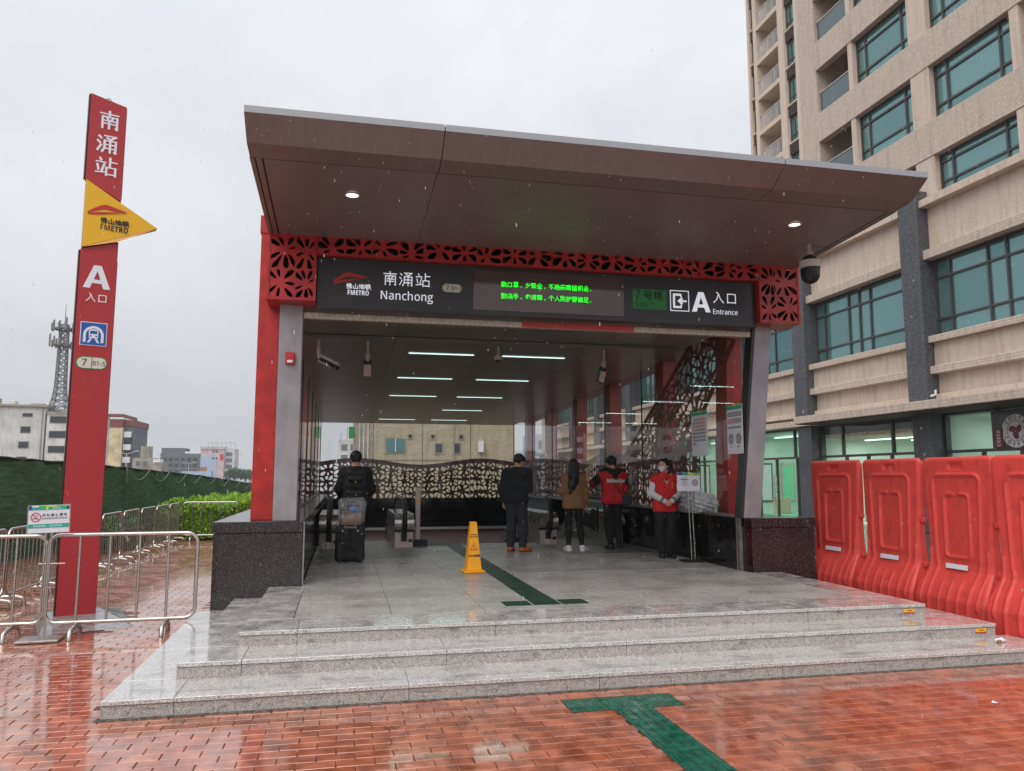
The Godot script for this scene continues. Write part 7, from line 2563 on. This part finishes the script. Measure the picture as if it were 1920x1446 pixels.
func build_people() -> void:
	# the traveller with the backpack
	var P := limb_pose(STAND, {"elL": Vector3(0.265, 1.12, 0.0), "wrL": Vector3(0.2, 0.97, 0.19), "elR": Vector3(-0.265, 1.12, 0.0), "wrR": Vector3(-0.2, 0.97, 0.19), "handL": Vector3(-0.5, 0.1, 1), "handR": Vector3(0.5, 0.1, 1), "look": Vector3(0.1, -0.2, 1)})
	var a := person("person seen from behind in black jacket with a large black backpack at the left escalator", Vector3(0.2, FLOOR, -13.15), PI, 1.74, P, {"trousers": M.denim, "top": M.cloth_black, "shoes": M.black, "hem": 0.86, "top_g": 0.036})
	hair_cap(a, P, [], M.hair)
	var bp := MB.new()
	flesh(bp, [[Vector3(-0.09, 0.98, -0.23), Vector3(-0.085, 1.36, -0.21), 0.105, 0.085], [Vector3(0.09, 0.98, -0.23), Vector3(0.085, 1.36, -0.21), 0.105, 0.085], [Vector3(-0.07, 1.0, -0.29), Vector3(0.07, 1.0, -0.29), 0.09, 0.09], [Vector3(-0.06, 1.18, -0.28), Vector3(0.06, 1.18, -0.28), 0.09, 0.09]], 0.014, 0.05)
	put(a, "backpack", bp, M.case_black)
	for e in [[0.86, 0.15], [1.18, 0.12]]:
		var pk := MB.new()
		flesh(pk, [[Vector3(-e[1] * 0.6, e[0] + 0.1, -0.35), Vector3(e[1] * 0.6, e[0] + 0.1, -0.35), 0.055, 0.055], [Vector3(-e[1] * 0.6, e[0] + 0.2, -0.33), Vector3(e[1] * 0.6, e[0] + 0.2, -0.33), 0.05, 0.05]], 0.012, 0.03)
		put(a, "backpack_pocket", pk, M.black)
	for s in [-1, 1]:
		var stp := MB.new()
		stp.tube([Vector3(0.09 * s, 1.40, -0.2), Vector3(0.12 * s, 1.47, -0.06), Vector3(0.13 * s, 1.44, 0.08), Vector3(0.15 * s, 1.25, 0.15)], 0.022, 8)
		put(a, "backpack_strap", stp, M.black)
	for q in [Vector3(0.0, 1.235, -0.385), Vector3(-0.01, 1.03, -0.402)]:
		var tg := MB.new()
		tg.cbox(q - Vector3(0.012, 0.012, 0.006), q + Vector3(0.012, 0.012, 0.006), 0.003)
		put(a, "backpack_tag", tg, M.cone_yellow if q.y > 1.1 else M.grey_panel)
	# the man looking down at his phone
	P = limb_pose(STAND, {"shL": Vector3(0.185, 1.385, 0.02), "shR": Vector3(-0.185, 1.385, 0.02), "elL": Vector3(0.25, 1.11, -0.06), "wrL": Vector3(0.24, 0.87, -0.02), "elR": Vector3(-0.23, 1.13, 0.03), "wrR": Vector3(-0.12, 1.18, 0.27), "handR": Vector3(0.3, 0.5, 0.8), "palmR": Vector3(0.2, 0.8, -0.4), "neck": Vector3(0, 1.455, 0.03), "head": Vector3(-0.02, 1.585, 0.085), "look": Vector3(-0.45, -0.62, 0.8), "toeR": Vector3(-0.22, 0.035, 0.1), "ankR": Vector3(-0.13, 0.085, -0.02), "kneeR": Vector3(-0.115, 0.48, 0.02)})
	var b := person("person in black jacket and dark grey trousers looking down at a phone, in orange shoes", Vector3(3.07, FLOOR, -13.6), PI - 0.62, 1.74, P, {"trousers": M.cloth_charcoal, "top": M.cloth_ink, "shoes": M.shoe_orange, "soles": M.sole_brown, "hem": 0.85, "top_g": 0.044, "leg_g": 0.03, "skirt": -0.01, "curl": 0.6})
	hair_cap(b, P, [], M.hair)
	var ph := thing("phone", "dark phone held up by the person in orange shoes", "phone", b.transform * Vector3(-0.09, 1.27, 0.36), PI - 0.5)
	piece(ph, "case", M.black, Vector3(-0.036, -0.07, -0.005), Vector3(0.036, 0.07, 0.004), 0.003)
	ph.rotation.x = -0.7
	# the woman in the tan jacket
	P = limb_pose(STAND, {"shL": Vector3(0.155, 1.385, 0), "shR": Vector3(-0.155, 1.385, 0), "elL": Vector3(0.23, 1.13, 0.03), "wrL": Vector3(0.14, 1.08, 0.22), "handL": Vector3(-0.6, 0.2, 0.8), "elR": Vector3(-0.235, 1.12, -0.02), "wrR": Vector3(-0.265, 0.89, 0.03), "handR": Vector3(0, -1, 0.1), "look": Vector3(0.12, -0.25, 1), "kneeL": Vector3(0.10, 0.48, 0.02), "ankR": Vector3(-0.15, 0.085, -0.05), "toeR": Vector3(-0.27, 0.035, 0.03), "kneeR": Vector3(-0.12, 0.48, 0.0)})
	var c := person("person with long dark hair in tan jacket and black jeans, holding a black umbrella", Vector3(4.1, FLOOR, -13.45), PI, 1.63, P, {"trousers": M.cloth_black, "top": M.cloth_tan, "shoes": M.cloth_white, "soles": M.cloth_white, "hem": 0.80, "top_g": 0.03, "leg_g": 0.004, "skirt": -0.06, "curl": 1.1})
	hair_cap(c, P, [[P.head + Vector3(0, 0.02, -0.06), Vector3(0.03, 1.42, -0.11), 0.105, 0.10], [P.head + Vector3(0.05, -0.03, -0.03), Vector3(0.10, 1.22, -0.135), 0.055, 0.05], [Vector3(0.02, 1.42, -0.13), Vector3(0.11, 1.10, -0.15), 0.07, 0.028], [Vector3(0.0, 1.4, -0.13), Vector3(0.03, 1.17, -0.15), 0.06, 0.03], [P.head + Vector3(-0.05, -0.02, -0.04), Vector3(-0.03, 1.3, -0.13), 0.05, 0.045]], M.hair_long, 0.03)
	for s in ["L", "R"]:
		for i in 3:
			var stp := MB.new()
			var p: Vector3 = P["ank" + s].lerp(P["toe" + s], 0.35 + 0.14 * i)
			stp.bar(p + Vector3(-0.05, 0.0, 0.0), p + Vector3(-0.046, 0.03, -0.012), 0.008, 0.006)
			put(c, "shoe_stripe", stp, M.black)
	var um := thing("umbrella", "half-folded black umbrella held low by the person in the tan jacket", "umbrella", c.transform * Vector3(-0.27, 0.82, 0.04))
	var un := MB.new()
	un.tube([Vector3(-0.02, 0.09, 0), Vector3(0.02, -0.06, 0.02), Vector3(0.22, -0.42, 0.08)], 0.006, 6)
	put(um, "shaft", un, M.brushed)
	un = MB.new()
	un.tube([Vector3(-0.025, 0.11, 0), Vector3(-0.005, 0.02, 0.005)], 0.014, 8)
	put(um, "grip", un, M.rubber)
	var axis := Vector3(0.5, -0.75, 0.15).normalized()
	var sd := axis.cross(Vector3.UP).normalized()
	var up2 := sd.cross(axis)
	un = MB.new()
	un.grid(func(s, v):
		var ang: float = TAU * s
		var q: float = 0.5 + 0.5 * cos(ang * 8.0)
		var rad: float = (0.235 - 0.05 * (1.0 - q)) * pow(v, 0.8) * (1.0 - 0.2 * sin(ang * 3.0) * v)
		return Vector3(0.21, -0.44, 0.07) - axis * (0.40 * v - 0.06 * (1.0 - q) * v) + (sd * cos(ang) + up2 * sin(ang)) * rad, 64, 10)
	put(um, "canopy", un, M.cloth_black)
	# the person in the red sports jacket
	P = limb_pose(STAND, {"elL": Vector3(0.36, 1.22, 0.06), "wrL": Vector3(0.20, 1.31, 0.24), "handL": Vector3(-0.7, 0.3, 0.6), "palmL": Vector3(-0.4, 0, -1), "elR": Vector3(-0.25, 1.13, 0.0), "wrR": Vector3(-0.17, 1.02, 0.2), "handR": Vector3(0.5, 0.3, 0.8), "head": Vector3(0.015, 1.59, 0.05), "look": Vector3(0.3, -0.35, 1), "ankR": Vector3(-0.15, 0.085, 0.1), "toeR": Vector3(-0.19, 0.035, 0.25), "kneeR": Vector3(-0.115, 0.49, 0.1), "ankL": Vector3(0.07, 0.085, -0.04), "toeL": Vector3(0.09, 0.035, 0.11)})
	var d := person("person seen from behind in red and black sports jacket with white lettering on the back", Vector3(4.92, FLOOR, -13.62), PI, 1.71, P, {"trousers": M.cloth_black, "top": M.cloth_red, "shoes": M.black, "hem": 0.83, "top_g": 0.04, "leg_g": 0.018, "skirt": -0.02})
	hair_cap(d, P, [], M.hair)
	for s in ["L", "R"]:
		var sl := MB.new()
		flesh(sl, arm_caps(P, s, 0.037, 0.96) + [[P["sh" + s] + Vector3(0, 0.02, 0), P["sh" + s].lerp(P.neck, 0.55) + Vector3(0, 0.01, -0.02), 0.088, 0.075]], 0.015, 0.03)
		put(d, "sleeve", sl, M.cloth_black)
	var hood := MB.new()
	flesh(hood, [[Vector3(-0.1, 1.44, -0.07), Vector3(0.1, 1.44, -0.07), 0.05, 0.05], [Vector3(0.0, 1.42, -0.12), Vector3(0.0, 1.33, -0.135), 0.055, 0.03], [Vector3(-0.06, 1.43, -0.11), Vector3(0.0, 1.34, -0.14), 0.05, 0.03], [Vector3(0.06, 1.43, -0.11), Vector3(0.0, 1.34, -0.14), 0.05, 0.03]], 0.012, 0.03)
	put(d, "hood", hood, M.cloth_black)
	var nk := letters(d, "lettering", "NikeAir", M.white, Vector3(0, 1.262, -0.166), 0.07, true, 1.02, 0.02)
	nk.rotation = Vector3(0.08, PI, 0)
	var strap := MB.new()
	strap.tube([Vector3(0.14, 1.47, 0.02), Vector3(0.13, 1.43, -0.10), Vector3(0.05, 1.25, -0.155), Vector3(-0.08, 1.06, -0.15), Vector3(-0.17, 0.95, -0.11)], 0.013, 6)
	put(d, "bag_strap", strap, M.bag_grey)
	var cb := thing("shoulder_bag", "small dark grey shoulder bag hanging at the hip of the red-jacketed person", "bag", d.transform * Vector3(-0.20, 0.90, -0.11), -0.3)
	piece(cb, "pouch", M.bag_grey, Vector3(-0.12, -0.085, -0.05), Vector3(0.12, 0.085, 0.05), 0.025)
	piece(cb, "flap", M.bag_grey, Vector3(-0.115, 0.0, 0.048), Vector3(0.115, 0.08, 0.06), 0.006)
	# the attendant in the red waistcoat
	P = limb_pose(STAND, {"shL": Vector3(0.165, 1.385, 0), "shR": Vector3(-0.165, 1.385, 0), "elL": Vector3(0.255, 1.12, 0.02), "wrL": Vector3(0.055, 0.985, 0.215), "handL": Vector3(-1, -0.25, 0.35), "palmL": Vector3(-0.2, -0.3, -1), "elR": Vector3(-0.255, 1.12, 0.02), "wrR": Vector3(-0.055, 0.985, 0.20), "handR": Vector3(1, -0.25, 0.35), "palmR": Vector3(0.2, -0.3, -1), "look": Vector3(-0.95, -0.05, 0.75), "head": Vector3(-0.01, 1.60, 0.02), "ankL": Vector3(0.07, 0.085, -0.01), "ankR": Vector3(-0.07, 0.085, -0.01), "toeL": Vector3(0.10, 0.035, 0.14), "toeR": Vector3(-0.10, 0.035, 0.14)})
	var e := person("attendant with curly black hair, white face mask and red waistcoat, hands clasped in front", Vector3(5.27, FLOOR, -12.05), -0.12, 1.62, P, {"trousers": M.cloth_black, "top": M.cloth_red, "top_name": "waistcoat", "vest": true, "shoes": M.black, "hem": 0.80, "top_g": 0.042, "leg_g": 0.03, "skirt": -0.08, "curl": 0.8})
	var curls := []
	var cr := RandomNumberGenerator.new()
	cr.seed = 5
	var lf: Vector3 = P.look.normalized()
	for i in 90:
		var v := Vector3(cr.randfn(), cr.randfn(), cr.randfn()).normalized()
		if v.dot(lf) > 0.3: continue
		var q: Vector3 = P.head + Vector3(0, 0.0, 0) - lf * 0.03 + v * Vector3(0.118, 0.14, 0.118) - Vector3(0, 0.02, 0)
		if q.y < 1.45: continue
		curls.append([q, q + Vector3(cr.randf_range(-0.02, 0.02), -0.03, cr.randf_range(-0.02, 0.02)), cr.randf_range(0.022, 0.033), 0.018])
	hair_cap(e, P, curls, M.hair, 0.03)
	for s in ["L", "R"]:
		var sl := MB.new()
		flesh(sl, arm_caps(P, s, 0.02, 0.93), 0.013, 0.03)
		put(e, "sleeve", sl, M.cloth_white)
		for t in [0.80, 0.9]:
			var cf := MB.new()
			var q: Vector3 = P["el" + s].lerp(P["wr" + s], t)
			var w: Vector3 = (P["wr" + s] - P["el" + s]).normalized()
			cf.tube([q - w * 0.009, q + w * 0.009], 0.0575 - 0.006 * (t - 0.8) * 10, 14)
			put(e, "cuff_stripe", cf, M.cloth_ink)
		for t in [0.3, 0.55]:
			var cf := MB.new()
			var q: Vector3 = P["el" + s].lerp(P["wr" + s], t)
			var w: Vector3 = (P["wr" + s] - P["el" + s]).normalized()
			cf.tube([q - w * 0.002, q + w * 0.002], 0.0625 - 0.012 * t, 14)
			put(e, "sleeve_stripe", cf, M.grey_panel)
	var mk := MB.new()
	var hr := lf.cross(Vector3.UP).normalized()
	var hu := hr.cross(lf)
	var hh: Vector3 = P.head
	flesh(mk, [[hh + lf * 0.062 - hu * 0.022 - hr * 0.03, hh + lf * 0.062 - hu * 0.022 + hr * 0.03, 0.046, 0.046], [hh + lf * 0.078 - hu * 0.02, hh + lf * 0.07 - hu * 0.065, 0.04, 0.036]], 0.008, 0.02, [[hu, hu.dot(hh + hu * 0.0)], [-lf, (-lf).dot(hh + lf * 0.03)]])
	put(e, "face_mask", mk, M.mask)
	for s in [-1.0, 1.0]:
		var el := MB.new()
		el.tube([hh + hr * 0.06 * s + lf * 0.05 - hu * 0.01, hh + hr * 0.084 * s - lf * 0.0 + hu * 0.02], 0.003, 5)
		put(e, "mask_loop", el, M.mask)
	var vn := MB.new()
	for s in [-1.0, 1.0]:
		vn.bar(Vector3(0.075 * s, 1.455, 0.085), Vector3(0.0, 1.30, 0.152), 0.022, 0.012)
	put(e, "white_collar", vn, M.cloth_white)
	vn = MB.new()
	for s in [-1.0, 1.0]: vn.bar(Vector3(0.055 * s, 1.45, 0.094), Vector3(0.0, 1.335, 0.155), 0.012, 0.012)
	put(e, "dark_collar_stripe", vn, M.cloth_ink)
	for q in 3:
		var em := MB.new()
		em.cbox(Vector3(0.085, 1.29 - 0.035 * q, 0.14), Vector3(0.105, 1.312 - 0.035 * q, 0.156), 0.002)
		put(e, "yellow_embroidery", em, M.cone_yellow)
	for q in 4:
		var bt := MB.new()
		bt.ball(Vector3(0.0, 1.26 - 0.09 * q, 0.15), Vector3(0.008, 0.008, 0.006), 8, 5)
		put(e, "button", bt, M.cone_yellow)

func build_small_things() -> void:
	# the drizzle between the camera and the canopy
	var drop := MB.new()
	drop.ball(Vector3.ZERO, Vector3(0.0013, 0.0055, 0.0013), 6, 5)
	var mm := MultiMesh.new()
	mm.transform_format = MultiMesh.TRANSFORM_3D
	mm.mesh = drop.mesh()
	mm.instance_count = 2600
	for i in 2600:
		mm.set_instance_transform(i, Transform3D(Basis().scaled(Vector3.ONE * rng.randf_range(0.6, 1.35)), Vector3(rng.randf_range(-3.5, 7.5), rng.randf_range(0.2, 6.5), -1.4 - 5.6 * pow(rng.randf(), 0.7))))
	var rain := MultiMeshInstance3D.new()
	rain.name = "rain"
	rain.multimesh = mm
	rain.material_override = M.film
	add_child(rain)
	tag(rain, "fine raindrops falling in front of the entrance", "rain", "", "stuff")
	# a crushed wrapper on the lowest step, and leaves and flecks on the wet bricks
	var l := thing("crumpled_wrapper", "crumpled white and brown wrapper lying on the lowest step by the barriers", "litter", Vector3(6.25, 0.131, -6.42))
	var mb := MB.new()
	flesh(mb, [[Vector3(-0.05, 0.02, 0), Vector3(0.0, 0.025, 0.01), 0.016, 0.022], [Vector3(0.0, 0.02, 0.01), Vector3(0.06, 0.015, -0.01), 0.02, 0.012]], 0.006, 0.01)
	put(l, "paper", mb, M.paper)
	piece(l, "brown_scrap", M.carton, Vector3(-0.06, 0.0, 0.01), Vector3(-0.02, 0.03, 0.04), 0.006)
	for k in 3:
		var s := thing("brick_fleck", ["pale scrap lying on the bricks at the right before the steps", "small white fleck on the bricks below the notice stand", "brown leaf lying on the wet bricks at the lower left"][k], "litter", [Vector3(4.93, 0.0, -5.15), Vector3(-2.35, 0.0, -7.9), Vector3(-2.62, 0.0, -6.75)][k], k * 1.3, "scraps on the wet bricks")
		var sm := MB.new()
		sm.grid(func(u, v): return Vector3((u - 0.5) * 0.06, 0.004 + 0.01 * sin(u * 5.0 + k) * v, -(v - 0.5) * 0.04 * (1.0 - 0.6 * absf(u - 0.5))), 5, 4)
		put(s, "scrap", sm, M.carton if k == 2 else M.paper)
